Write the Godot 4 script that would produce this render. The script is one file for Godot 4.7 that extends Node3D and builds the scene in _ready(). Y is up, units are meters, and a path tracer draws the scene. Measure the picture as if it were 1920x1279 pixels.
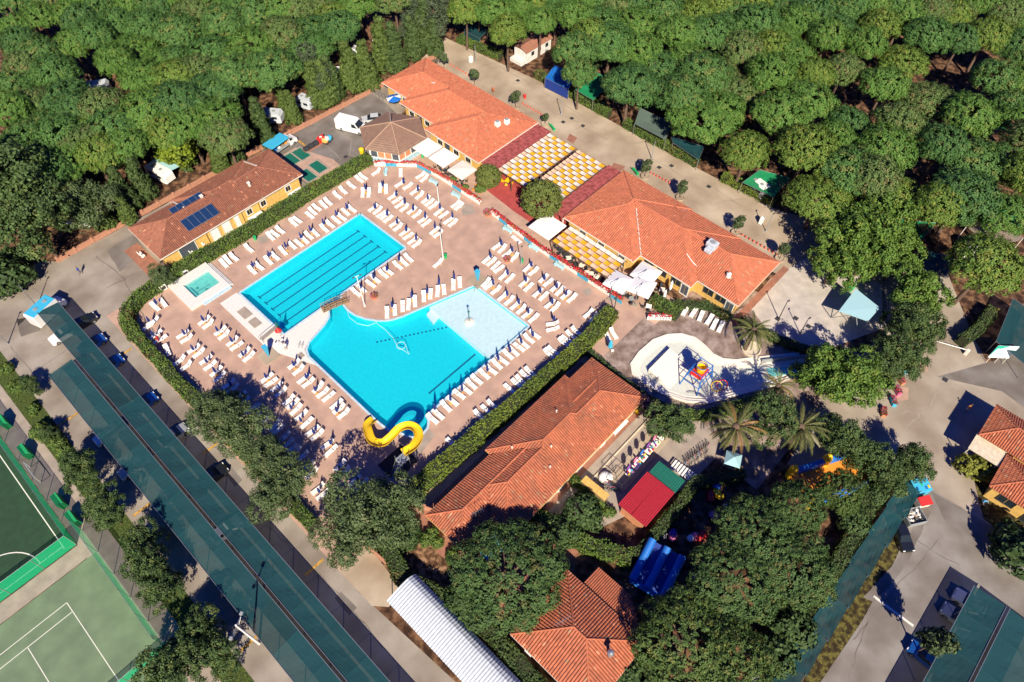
extends Node3D

# ---------------------------------------------------------------- camera, light, helpers
const EYE := 86.0          # the camera's height over the ground, from the 25 m pool
const FOCAL := 1290.0      # in pixels of the 1920 x 1279 photograph
var ray_f: Vector3
var ray_r: Vector3
var ray_u: Vector3
var rng := RandomNumberGenerator.new()
var M := {}                # materials
var names := {}
var protos := {}
const SKY_ENERGY := 0.68

func rf(a: float, b: float) -> float:
	return rng.randf_range(a, b)

func ru() -> Vector3:
	var z := rng.randf_range(-1.0, 1.0)
	var a := rng.randf_range(0.0, TAU)
	var r := sqrt(maxf(0.0, 1.0 - z * z))
	return Vector3(r * cos(a), z, r * sin(a))

func G(px: float, py: float, h := 0.0) -> Vector3:   # the point at height h that a photo pixel looks at
	var d := ray_f * FOCAL + ray_r * (px - 960.0) - ray_u * (py - 639.5)
	var t := (EYE - h) / -d.y
	return Vector3(d.x * t, h, d.z * t)

func lin(r: float, g: float, b: float) -> Color:     # a linear base colour
	return Color(r, g, b)

class MB:
	var v := PackedVector3Array()
	var n := PackedVector3Array()
	var c := PackedColorArray()
	var col := Color.WHITE
	func tri(a: Vector3, b: Vector3, d: Vector3, out := Vector3.ZERO) -> void:
		var m := (d - a).cross(b - a)
		if out != Vector3.ZERO and m.dot(out) < 0.0:
			var s := b
			b = d
			d = s
			m = -m
		m = m.normalized()
		v.append(a); v.append(b); v.append(d)
		n.append(m); n.append(m); n.append(m)
		c.append(col); c.append(col); c.append(col)
	func quad(a: Vector3, b: Vector3, d: Vector3, e: Vector3, out := Vector3.ZERO) -> void:
		tri(a, b, d, out)
		tri(a, d, e, out)
	func stri(a: Vector3, b: Vector3, d: Vector3, na: Vector3, nb: Vector3, nd: Vector3) -> void:
		var m := (d - a).cross(b - a)
		if m.dot(na + nb + nd) < 0.0:
			v.append(a); v.append(d); v.append(b)
			n.append(na); n.append(nd); n.append(nb)
		else:
			v.append(a); v.append(b); v.append(d)
			n.append(na); n.append(nb); n.append(nd)
		c.append(col); c.append(col); c.append(col)
	func squad(a: Vector3, b: Vector3, d: Vector3, e: Vector3, na: Vector3, nb: Vector3, nd: Vector3, ne: Vector3) -> void:
		stri(a, b, d, na, nb, nd)
		stri(a, d, e, na, nd, ne)
	func boxt(t: Transform3D, s: Vector3) -> void:
		var h := s * 0.5
		for ax in 3:
			for sg in [-1.0, 1.0]:
				var o := Vector3.ZERO
				o[ax] = sg
				var p := Vector3.ZERO
				var q := Vector3.ZERO
				p[(ax + 1) % 3] = h[(ax + 1) % 3]
				q[(ax + 2) % 3] = h[(ax + 2) % 3]
				var m: Vector3 = o * h
				quad(t * (m - p - q), t * (m + p - q), t * (m + p + q), t * (m - p + q), t.basis * o)
	func box(at: Vector3, s: Vector3, turn := 0.0) -> void:
		boxt(Transform3D(Basis(Vector3.UP, turn), at), s)
	func slab(x0: float, x1: float, y0: float, y1: float, z0: float, z1: float) -> void:
		box(Vector3((x0 + x1) / 2, (y0 + y1) / 2, (z0 + z1) / 2), Vector3(x1 - x0, y1 - y0, z1 - z0))
	func rbox(t: Transform3D, s: Vector3, r: float) -> void:      # a box with chamfered edges
		var h := s * 0.5
		for ax in 3:
			var b1 := (ax + 1) % 3
			var b2 := (ax + 2) % 3
			for sg in [-1.0, 1.0]:
				var o := Vector3.ZERO
				o[ax] = sg * h[ax]
				var p := Vector3.ZERO
				var q := Vector3.ZERO
				p[b1] = h[b1] - r
				q[b2] = h[b2] - r
				quad(t * (o - p - q), t * (o + p - q), t * (o + p + q), t * (o - p + q), t.basis * o)
			for s1 in [-1.0, 1.0]:
				for s2 in [-1.0, 1.0]:
					var e0 := Vector3.ZERO
					e0[b1] = s1 * h[b1]
					e0[b2] = s2 * (h[b2] - r)
					var e1 := Vector3.ZERO
					e1[b1] = s1 * (h[b1] - r)
					e1[b2] = s2 * h[b2]
					var l := Vector3.ZERO
					l[ax] = h[ax] - r
					quad(t * (e0 - l), t * (e0 + l), t * (e1 + l), t * (e1 - l), t.basis * (e0 + e1))
		for sx in [-1.0, 1.0]:
			for sy in [-1.0, 1.0]:
				for sz in [-1.0, 1.0]:
					tri(t * Vector3(sx * h.x, sy * (h.y - r), sz * (h.z - r)), t * Vector3(sx * (h.x - r), sy * h.y, sz * (h.z - r)), t * Vector3(sx * (h.x - r), sy * (h.y - r), sz * h.z), t.basis * Vector3(sx, sy, sz))
	func rslab(at: Vector3, s: Vector3, r: float, turn := 0.0) -> void:
		rbox(Transform3D(Basis(Vector3.UP, turn), at), s, r)
	func cyl(p0: Vector3, p1: Vector3, r0: float, r1: float, k := 8, caps := true) -> void:
		var d := (p1 - p0).normalized()
		var a := d.cross(Vector3.RIGHT if absf(d.x) < 0.8 else Vector3.UP).normalized()
		var b := d.cross(a)
		for i in k:
			var t0 := TAU * i / k
			var t1 := TAU * (i + 1) / k
			var m0 := a * cos(t0) + b * sin(t0)
			var m1 := a * cos(t1) + b * sin(t1)
			squad(p0 + m0 * r0, p0 + m1 * r0, p1 + m1 * r1, p1 + m0 * r1, m0, m1, m1, m0)
			if caps:
				if r0 > 0.0:
					tri(p0, p0 + m0 * r0, p0 + m1 * r0, -d)
				if r1 > 0.0:
					tri(p1, p1 + m0 * r1, p1 + m1 * r1, d)
	func tube(path: Array, r: float, k := 6) -> void:
		for i in path.size() - 1:
			cyl(path[i], path[i + 1], r, r, k, true)
	func lathe(at: Vector3, prof: Array, k := 10) -> void:       # prof: [radius, height] from the bottom up
		for i in prof.size() - 1:
			var s := Vector2(prof[i + 1][0] - prof[i][0], prof[i + 1][1] - prof[i][1])
			var ny := -s.x / maxf(s.length(), 1e-5)
			var nr := s.y / maxf(s.length(), 1e-5)
			for j in k:
				var t0 := TAU * j / k
				var t1 := TAU * (j + 1) / k
				var m0 := Vector3(cos(t0), 0, sin(t0))
				var m1 := Vector3(cos(t1), 0, sin(t1))
				var up := Vector3.UP
				squad(at + m0 * prof[i][0] + up * prof[i][1], at + m1 * prof[i][0] + up * prof[i][1], at + m1 * prof[i + 1][0] + up * prof[i + 1][1], at + m0 * prof[i + 1][0] + up * prof[i + 1][1], m0 * nr + up * ny, m1 * nr + up * ny, m1 * nr + up * ny, m0 * nr + up * ny)
	func ell(at: Vector3, r: Vector3, nu := 10, nv := 6) -> void:
		for i in nv:
			var a0 := -PI / 2 + PI * i / nv
			var a1 := -PI / 2 + PI * (i + 1) / nv
			for j in nu:
				var t0 := TAU * j / nu
				var t1 := TAU * (j + 1) / nu
				var q := [Vector3(cos(a0) * cos(t0), sin(a0), cos(a0) * sin(t0)), Vector3(cos(a0) * cos(t1), sin(a0), cos(a0) * sin(t1)), Vector3(cos(a1) * cos(t1), sin(a1), cos(a1) * sin(t1)), Vector3(cos(a1) * cos(t0), sin(a1), cos(a1) * sin(t0))]
				squad(at + q[0] * r, at + q[1] * r, at + q[2] * r, at + q[3] * r, q[0], q[1], q[2], q[3])
	func sheet(pts: PackedVector2Array, y: float) -> void:       # a flat polygon (x, z) that looks up
		var ids := Geometry2D.triangulate_polygon(pts)
		for i in range(0, ids.size(), 3):
			tri(Vector3(pts[ids[i]].x, y, pts[ids[i]].y), Vector3(pts[ids[i + 1]].x, y, pts[ids[i + 1]].y), Vector3(pts[ids[i + 2]].x, y, pts[ids[i + 2]].y), Vector3.UP)
	func skirt(pts: PackedVector2Array, y0: float, y1: float, inward := false) -> void:
		var mid := 0.0
		for i in pts.size():
			mid += pts[i].cross(pts[(i + 1) % pts.size()])
		for i in pts.size():
			var a := pts[i]
			var b := pts[(i + 1) % pts.size()]
			var o := Vector2(b.y - a.y, a.x - b.x) * (1.0 if mid > 0.0 else -1.0)
			if inward:
				o = -o
			quad(Vector3(a.x, y0, a.y), Vector3(b.x, y0, b.y), Vector3(b.x, y1, b.y), Vector3(a.x, y1, a.y), Vector3(o.x, 0, o.y))
	func block(pts: PackedVector2Array, y0: float, y1: float) -> void:
		sheet(pts, y1)
		skirt(pts, y0, y1)
	func holed(outer: PackedVector2Array, holes: Array, y: float) -> void:   # trapezoids of a polygon with holes
		var all := [outer] + holes
		var zs := {}
		for p in all:
			for q in p:
				zs[snappedf(q.y, 0.0005)] = true
		var list := zs.keys()
		list.sort()
		for i in list.size() - 1:
			var za: float = list[i]
			var zb: float = list[i + 1]
			var zm := (za + zb) / 2
			var cuts := []
			for p in all:
				for k in p.size():
					var a: Vector2 = p[k]
					var b: Vector2 = p[(k + 1) % p.size()]
					if minf(a.y, b.y) < zm and maxf(a.y, b.y) > zm:
						var f := func(z: float) -> float: return lerpf(a.x, b.x, clampf((z - a.y) / (b.y - a.y), 0.0, 1.0))
						cuts.append([f.call(zm), f.call(za), f.call(zb)])
			cuts.sort_custom(func(p, q): return p[0] < q[0])
			for k in range(0, cuts.size() - 1, 2):
				quad(Vector3(cuts[k][1], y, za), Vector3(cuts[k + 1][1], y, za), Vector3(cuts[k + 1][2], y, zb), Vector3(cuts[k][2], y, zb), Vector3.UP)
	func leaf(p: Vector3, nrm: Vector3, t: Vector3, l: float, w: float) -> void:
		var s := nrm.cross(t).normalized()
		var u := s.cross(nrm)
		quad(p - u * l, p + s * w, p + u * l, p - s * w, nrm)

func mesh_of(b: MB, m: Material) -> ArrayMesh:
	var a := []
	a.resize(Mesh.ARRAY_MAX)
	a[Mesh.ARRAY_VERTEX] = b.v
	a[Mesh.ARRAY_NORMAL] = b.n
	a[Mesh.ARRAY_COLOR] = b.c
	var r := ArrayMesh.new()
	if b.v.size():
		r.add_surface_from_arrays(Mesh.PRIMITIVE_TRIANGLES, a)
		r.surface_set_material(0, m)
	return r

func put(b: MB, called: String, m: Material, parent: Node = null) -> MeshInstance3D:
	return inst(mesh_of(b, m), called, parent)

func inst(mesh: Mesh, called: String, parent: Node = null) -> MeshInstance3D:
	var o := MeshInstance3D.new()
	o.mesh = mesh
	o.name = numbered(called) if parent == null else called
	(self if parent == null else parent).add_child(o, true)
	return o

func numbered(called: String) -> String:
	var k: int = names.get(called, 0)
	names[called] = k + 1
	return called if k == 0 else "%s_%03d" % [called, k]

func tag(o: Node, label: String, category: String, group := "") -> Node:
	o.set_meta("label", label)
	o.set_meta("category", category)
	if group:
		o.set_meta("group", group)
	return o

func thing(called: String, label: String, category: String, at := Vector3.ZERO, turn := 0.0, group := "") -> Node3D:
	var o := Node3D.new()
	o.name = numbered(called)
	add_child(o)
	o.position = at
	o.rotation.y = turn
	tag(o, label, category, group)
	return o

func copy(o: Node3D, at: Vector3, turn: float, label := "", group := "") -> Node3D:
	var r: Node3D = o.duplicate()
	r.name = numbered(String(o.name).rstrip("0123456789").trim_suffix("_") if String(o.name).length() > 4 and String(o.name)[-4] == "_" else String(o.name))
	add_child(r)
	r.position = at
	r.rotation.y = turn
	if label:
		r.set_meta("label", label)
	if group:
		r.set_meta("group", group)
	return r

func structure(b: MB, called: String, m: Material) -> MeshInstance3D:
	var o := put(b, called, m)
	o.set_meta("kind", "structure")
	return o

func V2(a: Array) -> PackedVector2Array:
	var r := PackedVector2Array()
	for i in range(0, a.size(), 2):
		r.append(Vector2(a[i], a[i + 1]))
	return r

func rect(x0: float, x1: float, z0: float, z1: float) -> PackedVector2Array:
	return V2([x0, z0, x1, z0, x1, z1, x0, z1])

func ground_patch(called: String, pts: PackedVector2Array, y: float, m: Material) -> MeshInstance3D:
	var b := MB.new()
	b.sheet(pts, y)
	return structure(b, called, m)

# ---------------------------------------------------------------- materials
func ntex(sd: int, freq: float, octaves: int, c0: Color, c1: Color, size := 512, gain := 1.0) -> ImageTexture:
	var f := FastNoiseLite.new()
	f.seed = sd
	f.noise_type = FastNoiseLite.TYPE_SIMPLEX_SMOOTH
	f.frequency = freq
	f.fractal_octaves = octaves
	var im := f.get_seamless_image(size, size)
	var d := im.get_data()
	var out := PackedByteArray()
	out.resize(size * size * 3)
	for i in size * size:
		var t := clampf((d[i] / 255.0 - 0.5) * gain + 0.5, 0.0, 1.0)
		var q := c0.lerp(c1, t)
		out[i * 3] = int(q.r * 255.0)
		out[i * 3 + 1] = int(q.g * 255.0)
		out[i * 3 + 2] = int(q.b * 255.0)
	return ImageTexture.create_from_image(Image.create_from_data(size, size, false, Image.FORMAT_RGB8, out))

func mat(called: String, c: Color, rough := 0.8, metal := 0.0) -> StandardMaterial3D:
	var m := StandardMaterial3D.new()
	m.resource_name = called
	m.albedo_color = c.linear_to_srgb()
	m.roughness = rough
	m.metallic = metal
	m.vertex_color_use_as_albedo = true
	m.cull_mode = BaseMaterial3D.CULL_DISABLED
	M[called] = m
	return m

func grain(m: StandardMaterial3D, coarse: Texture2D, period: float, fine: Texture2D = null, fine_period := 2.0) -> StandardMaterial3D:
	m.albedo_texture = coarse
	m.uv1_triplanar = true
	m.uv1_world_triplanar = true
	m.uv1_scale = Vector3.ONE / period
	if fine:
		m.detail_enabled = true
		m.detail_blend_mode = BaseMaterial3D.BLEND_MODE_MUL
		m.detail_uv_layer = BaseMaterial3D.DETAIL_UV_2
		m.detail_albedo = fine
		m.uv2_triplanar = true
		m.uv2_world_triplanar = true
		m.uv2_scale = Vector3.ONE / fine_period
	return m

func make_materials() -> void:
	var white := Color(1, 1, 1)
	var soft := ntex(1, 0.012, 5, Color(0.88, 0.88, 0.89), white, 512, 1.3)
	var warm := ntex(2, 0.008, 6, Color(0.80, 0.775, 0.75), white, 512, 1.4)
	var fine := ntex(3, 0.06, 4, Color(0.85, 0.85, 0.85), white, 512, 1.4)
	var faint := ntex(8, 0.02, 4, Color(0.94, 0.94, 0.94), white, 512, 1.2)
	var spots := ntex(4, 0.012, 6, Color(0.74, 0.70, 0.67), white, 512, 1.6)
	var dirt := ntex(5, 0.02, 6, Color(0.45, 0.38, 0.32), white, 512, 2.2)
	var grassy := ntex(6, 0.05, 5, Color(0.45, 0.55, 0.40), Color(1, 1, 0.85), 512, 2.0)
	grain(mat("earth", lin(0.24, 0.125, 0.065), 0.95), dirt, 17.0, fine, 2.3)
	grain(mat("sand_soil", lin(0.38, 0.22, 0.12), 0.95), dirt, 11.0, fine, 1.7)
	grain(mat("asphalt", lin(0.42, 0.37, 0.315), 0.92), warm, 31.0, fine, 1.9)
	grain(mat("dark_asphalt", lin(0.27, 0.245, 0.225), 0.92), warm, 23.0, fine, 1.9)
	grain(mat("old_asphalt", lin(0.34, 0.315, 0.29), 0.92), warm, 26.0, fine, 1.6)
	grain(mat("concrete", lin(0.58, 0.475, 0.355), 0.9), warm, 37.0, fine, 2.7)
	grain(mat("plaza", lin(0.50, 0.43, 0.35), 0.9), warm, 41.0, fine, 2.3)
	grain(mat("pavement", lin(0.46, 0.38, 0.31), 0.9), soft, 13.0, fine, 1.3)
	grain(mat("court_gravel", lin(0.66, 0.59, 0.51), 0.95), soft, 15.0, fine, 1.1)
	grain(mat("deck", lin(0.61, 0.40, 0.30), 0.85), soft, 19.0, fine, 1.1)
	grain(mat("wet_deck", lin(0.40, 0.31, 0.265), 0.8), spots, 13.0, soft, 5.0)
	grain(mat("red_floor", lin(0.52, 0.085, 0.075), 0.75), soft, 9.0, fine, 1.7)
	grain(mat("red_felt", lin(0.50, 0.115, 0.11), 0.85), spots, 6.0, fine, 1.7)
	grain(mat("terracotta_floor", lin(0.42, 0.185, 0.12), 0.85), soft, 7.0, fine, 0.9)
	grain(mat("grass", lin(0.11, 0.145, 0.03), 0.95), grassy, 7.0, fine, 1.3)
	grain(mat("dry_grass", lin(0.25, 0.19, 0.06), 0.95), dirt, 9.0, grassy, 3.7)
	grain(mat("pitch", lin(0.025, 0.075, 0.035), 0.95), soft, 9.0, fine, 1.1)
	grain(mat("tennis", lin(0.20, 0.285, 0.165), 0.95), soft, 21.0, fine, 1.3)
	mat("net_seam", lin(0.004, 0.085, 0.095), 0.8)
	mat("shelter_green", lin(0.010, 0.27, 0.09), 0.6)
	mat("white_line", lin(0.72, 0.70, 0.62), 0.85)
	grain(mat("yellow_line", lin(0.62, 0.36, 0.07), 0.85), spots, 2.9)
	# buildings
	grain(mat("yellow_wall", lin(0.74, 0.47, 0.13), 0.9), soft, 5.0)
	grain(mat("cream_wall", lin(0.70, 0.60, 0.44), 0.9), soft, 5.0)
	grain(mat("white_wall", lin(0.78, 0.76, 0.72), 0.85), soft, 6.0)
	grain(mat("pink_wall", lin(0.60, 0.29, 0.18), 0.9), soft, 4.0, fine, 1.1)
	grain(mat("blue_wall", lin(0.40, 0.62, 0.74), 0.85), soft, 5.0)
	grain(mat("orange_wall", lin(0.62, 0.27, 0.13), 0.85), soft, 5.0)
	mat("tile", lin(1, 1, 1), 0.85)
	mat("trim", lin(0.74, 0.68, 0.60), 0.7)
	mat("glass", lin(0.02, 0.028, 0.035), 0.08)
	mat("frame_white", lin(0.78, 0.78, 0.76), 0.5)
	mat("frame_dark", lin(0.045, 0.05, 0.055), 0.5)
	mat("shutter", lin(0.07, 0.085, 0.105), 0.5)
	mat("wood", lin(0.30, 0.19, 0.10), 0.8)
	mat("dark_wood", lin(0.12, 0.075, 0.05), 0.8)
	mat("steel", lin(0.45, 0.47, 0.48), 0.35, 0.7)
	mat("grey_paint", lin(0.28, 0.30, 0.31), 0.5)
	mat("dark_metal", lin(0.04, 0.043, 0.05), 0.5)
	mat("solar", lin(0.012, 0.035, 0.10), 0.12)
	grain(mat("white_metal", lin(0.60, 0.65, 0.70), 0.5), soft, 4.0)
	grain(mat("red_metal", lin(0.42, 0.018, 0.03), 0.5), soft, 3.0)
	grain(mat("green_metal", lin(0.012, 0.15, 0.10), 0.5), soft, 3.0)
	grain(mat("rusty_metal", lin(0.62, 0.55, 0.47), 0.7), spots, 2.7)
	# furniture
	mat("white_plastic", lin(0.86, 0.84, 0.80), 0.45)
	mat("navy", lin(0.010, 0.030, 0.19), 0.85)
	mat("orange_base", lin(0.75, 0.36, 0.10), 0.7)
	mat("white_cloth", lin(0.86, 0.85, 0.83), 0.9)
	mat("cream_cloth", lin(0.78, 0.70, 0.60), 0.9)
	mat("off_white", lin(0.66, 0.60, 0.52), 0.9)
	mat("peach_cloth", lin(0.70, 0.47, 0.32), 0.9)
	mat("yellow_cloth", lin(0.80, 0.38, 0.012), 0.9)
	mat("sail_cloth", lin(0.30, 0.50, 0.56), 0.9)
	mat("pale_blue", lin(0.42, 0.70, 0.76), 0.6)
	mat("sky_blue", lin(0.05, 0.42, 0.66), 0.5)
	mat("blue", lin(0.012, 0.14, 0.50), 0.5)
	mat("deep_blue", lin(0.006, 0.035, 0.24), 0.6)
	mat("bright_green", lin(0.02, 0.42, 0.14), 0.5)
	mat("red", lin(0.62, 0.025, 0.025), 0.5)
	mat("faded_red", lin(0.50, 0.12, 0.08), 0.7)
	mat("yellow", lin(0.88, 0.56, 0.015), 0.35)
	mat("pink", lin(0.70, 0.16, 0.30), 0.6)
	mat("purple", lin(0.20, 0.05, 0.32), 0.6)
	mat("orange", lin(0.80, 0.28, 0.03), 0.6)
	mat("black", lin(0.012, 0.012, 0.014), 0.7)
	mat("charcoal", lin(0.035, 0.037, 0.042), 0.7)
	mat("rubber", lin(0.02, 0.02, 0.02), 0.8)
	mat("paint", lin(0.8, 0.8, 0.8), 0.3)
	mat("lamp_lens", lin(0.8, 0.8, 0.75), 0.15)
	mat("tail_lens", lin(0.5, 0.02, 0.02), 0.2)
	# plants: the colour is in the vertices
	for k in ["leaf", "needle", "petal"]:
		var l := mat(k, lin(1, 1, 1), 0.75)
		l.backlight_enabled = true
		l.backlight = Color(0.5, 0.5, 0.35)
	mat("twig", lin(0.028, 0.035, 0.013), 1.0)
	grain(mat("bark", lin(0.17, 0.115, 0.085), 0.95), spots, 1.7)
	# pools
	var fl := FastNoiseLite.new()
	fl.seed = 9
	fl.frequency = 0.03
	fl.fractal_octaves = 3
	var rip := fl.get_seamless_image(256, 256)
	rip.convert(Image.FORMAT_RGBA8)
	rip.bump_map_to_normal_map(4.0)
	var ripples := ImageTexture.create_from_image(rip)
	grain(mat("pool_paint", lin(0.006, 0.63, 0.75), 0.6), faint, 7.0)
	grain(mat("pool_white", lin(0.76, 0.83, 0.84), 0.7), faint, 9.0)
	grain(mat("spa_paint", lin(0.20, 0.66, 0.60), 0.6), soft, 7.0)
	mat("navy_tile", lin(0.008, 0.05, 0.16), 0.5)
	grain(mat("coping", lin(0.74, 0.71, 0.66), 0.7), faint, 5.0)
	grain(mat("pale_blue_edge", lin(0.50, 0.68, 0.78), 0.6), soft, 5.0)
	grain(mat("kid_pool", lin(0.80, 0.745, 0.64), 0.7), faint, 7.0)
	for w in [["water", Color(0.0, 0.60, 0.74, 0.16)], ["spa_water", Color(0.10, 0.62, 0.58, 0.25)], ["film_water", Color(0.15, 0.60, 0.66, 0.10)]]:
		var m := mat(w[0], Color(w[1].r, w[1].g, w[1].b), 0.06)
		m.transparency = BaseMaterial3D.TRANSPARENCY_ALPHA
		m.albedo_color.a = w[1].a
		m.normal_enabled = true
		m.normal_texture = ripples
		m.normal_scale = 0.35
		m.uv1_triplanar = true
		m.uv1_world_triplanar = true
		m.uv1_scale = Vector3.ONE / 5.0
	# shade nets: woven, so part of the light passes
	for w in [["net", lin(0.0005, 0.050, 0.062), 0.90], ["bright_net", lin(0.005, 0.26, 0.10), 0.90], ["fence_net", lin(0.015, 0.70, 0.30), 0.60], ["dull_net", lin(0.10, 0.15, 0.13), 0.92]]:
		var m := mat(w[0], w[1], 0.9)
		m.transparency = BaseMaterial3D.TRANSPARENCY_ALPHA
		m.albedo_color.a = w[2]
		if w[0] != "dull_net":
			m.backlight_enabled = true
			m.backlight = Color(0.8, 0.8, 0.8) if w[0] == "fence_net" else Color(0.3, 0.3, 0.3)

# ---------------------------------------------------------------- roofs and buildings
func roof_height(r: Array, x: float, z: float) -> float:      # r: x0, x1, z0, z1, eave, slope
	var d := minf(minf(x - r[0], r[1] - x), minf(z - r[2], r[3] - z))
	return r[4] + d * r[5] if d >= -0.001 else -99.0

func hidden_by(rects: Array, k: int, x: float, z: float, h: float) -> bool:
	for j in rects.size():
		if j != k:
			var g := roof_height(rects[j], x, z)
			if g > h + 0.02 or (g > h - 0.02 and j > k):
				return true
	return false

# Barrel tiles in courses over the four slopes of each rectangle; where two roofs meet the higher one shows.
func tiled_roof(parent: Node3D, rects: Array, pal: Array, pitch := 0.30, course := 0.44, wear := 0.5) -> void:
	var nz := FastNoiseLite.new()
	nz.seed = 11
	nz.frequency = 0.16
	nz.fractal_octaves = 4
	var caps := MB.new()
	var under := MB.new()
	for k in rects.size():
		var r: Array = rects[k]
		var w: float = r[1] - r[0]
		var d: float = r[3] - r[2]
		var half := minf(w, d) / 2
		var top: float = r[4] + half * r[5]
		var along_x := w > d
		var e0 := Vector3(r[0] + half, top, r[2] + half)
		var e1 := Vector3(r[1] - half, top, r[3] - half)
		var cn := [Vector3(r[0], r[4], r[2]), Vector3(r[1], r[4], r[2]), Vector3(r[1], r[4], r[3]), Vector3(r[0], r[4], r[3])]
		var tops := [e0, e1 if along_x else e0, e1, e0 if along_x else e1]
		for f in 4:
			var a: Vector3 = cn[f]
			var b: Vector3 = cn[(f + 1) % 4]
			var ta: Vector3 = tops[f]
			var tb: Vector3 = tops[(f + 1) % 4]
			var lowered := Vector3(0, -0.05 - 0.03 * k, 0)
			under.col = pal[0].lerp(pal[1], 0.5)
			under.quad(a + lowered, b + lowered, tb + lowered, ta + lowered, Vector3.UP)
			var e := (b - a).normalized()
			var long := a.distance_to(b)
			var u1 := (ta - a).dot(e)
			var u2 := (tb - a).dot(e)
			var up := (ta - a) - e * u1
			var vl := up.length()
			up /= vl
			var nrm := e.cross(up).normalized()
			if nrm.y < 0:
				nrm = -nrm
			var m := MB.new()
			var cols := int(long / pitch)
			var pu := long / cols
			for i in cols:
				var u := (i + 0.5) * pu
				var vm := vl * minf(1.0, minf(u / maxf(u1, 0.001), (long - u) / maxf(long - u2, 0.001)))
				var v := 0.0
				while v < vm - 0.05:
					var v1 := minf(v + course, vm)
					var p := a + e * u + up * (v + v1) / 2
					if not hidden_by(rects, k, p.x, p.z, p.y):
						var s := nz.get_noise_2d(p.x * 1.7, p.z * 1.7) * 0.5 + 0.5
						var q: Color = pal[0].lerp(pal[1], rng.randf())
						var worn := clampf((s - 0.45) * 2.2, 0.0, 1.0) * wear
						q = q.lerp(pal[2], clampf(worn * rf(0.2, 0.85), 0.0, 0.8))
						var odd := rng.randf()
						if odd < 0.035:
							q = q.lerp(Color(0.62, 0.28, 0.16), 0.6) if odd < 0.02 else q.lerp(Color(0.30, 0.26, 0.16), 0.5)
						m.col = q * rf(0.84, 1.12)
						m.col.a = 1.0
						var lo := a + e * (i * pu) + up * v + nrm * 0.035
						var hi := a + e * (i * pu) + up * v1
						var ea := e * pu
						var h1 := nrm * 0.085
						var h2 := nrm * 0.105
						m.quad(lo, lo + ea * 0.28 + h1, hi + ea * 0.28 + h1, hi, nrm)
						m.quad(lo + ea * 0.28 + h1, lo + ea * 0.62 + h2, hi + ea * 0.62 + h2, hi + ea * 0.28 + h1, nrm)
						m.quad(lo + ea * 0.62 + h2, lo + ea * 0.96, hi + ea * 0.96, hi + ea * 0.62 + h2, nrm)
						m.tri(lo, lo + ea * 0.45 + h2, lo + ea * 0.96, -up)
					v += course
			if m.v.size():
				var o := put(m, "roof_tiles", M.tile, parent)
				o.set_meta("kind", "stuff")
		for seg in [[cn[0], e0], [cn[1], tops[1]], [cn[2], e1], [cn[3], tops[3]], [e0, e1]]:
			var a: Vector3 = seg[0]
			var b: Vector3 = seg[1]
			var n := maxi(1, int(a.distance_to(b) / 0.5))
			for i in n:
				var p := a.lerp(b, float(i) / n)
				var q := a.lerp(b, float(i + 1) / n)
				var c := (p + q) / 2
				if a.distance_to(b) > 0.1 and not hidden_by(rects, k, c.x, c.z, c.y - 0.03):
					caps.col = pal[0].lerp(pal[1], rng.randf()) * rf(0.95, 1.15)
					caps.cyl(p + Vector3(0, 0.05, 0), q + Vector3(0, 0.03, 0), 0.13, 0.115, 6, false)
	put(under, "roof_underlay", M.tile, parent)
	var o := put(caps, "ridge_tiles", M.tile, parent)
	o.set_meta("kind", "stuff")

func outline(rects: Array, inset: float) -> PackedVector2Array:    # the merged footprint of the rectangles
	var p := rect(rects[0][0] + inset, rects[0][1] - inset, rects[0][2] + inset, rects[0][3] - inset)
	for k in range(1, rects.size()):
		var r: Array = rects[k]
		var u := Geometry2D.merge_polygons(p, rect(r[0] + inset, r[1] - inset, r[2] + inset, r[3] - inset))
		p = u[0]
	return p

func shell(parent: Node3D, rects: Array, wall: Material, overhang := 0.7, trim: Material = null) -> void:
	var b := MB.new()
	var y: float = rects[0][4]
	b.skirt(outline(rects, overhang), 0.0, y + 0.15)
	put(b, "wall", wall, parent)
	b = MB.new()                                     # the soffit and the pale gutter board along the eaves
	var o := outline(rects, 0.02)
	b.sheet(o, y - 0.14)
	put(b, "soffit", M.trim, parent)
	for i in o.size():
		var p := o[i]
		var q := o[(i + 1) % o.size()]
		if p.distance_to(q) < 0.3:
			continue
		var g := MB.new()
		var d := (q - p).normalized() * 0.06
		var c := (p + q) / 2
		g.box(Vector3(c.x, y - 0.06, c.y), Vector3(absf(q.x - p.x) + 0.12 if absf(d.x) > absf(d.y) else 0.14, 0.2, absf(q.y - p.y) - 0.04 if absf(d.y) > absf(d.x) else 0.14))
		put(g, "gutter", trim if trim else M.trim, parent)

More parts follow.
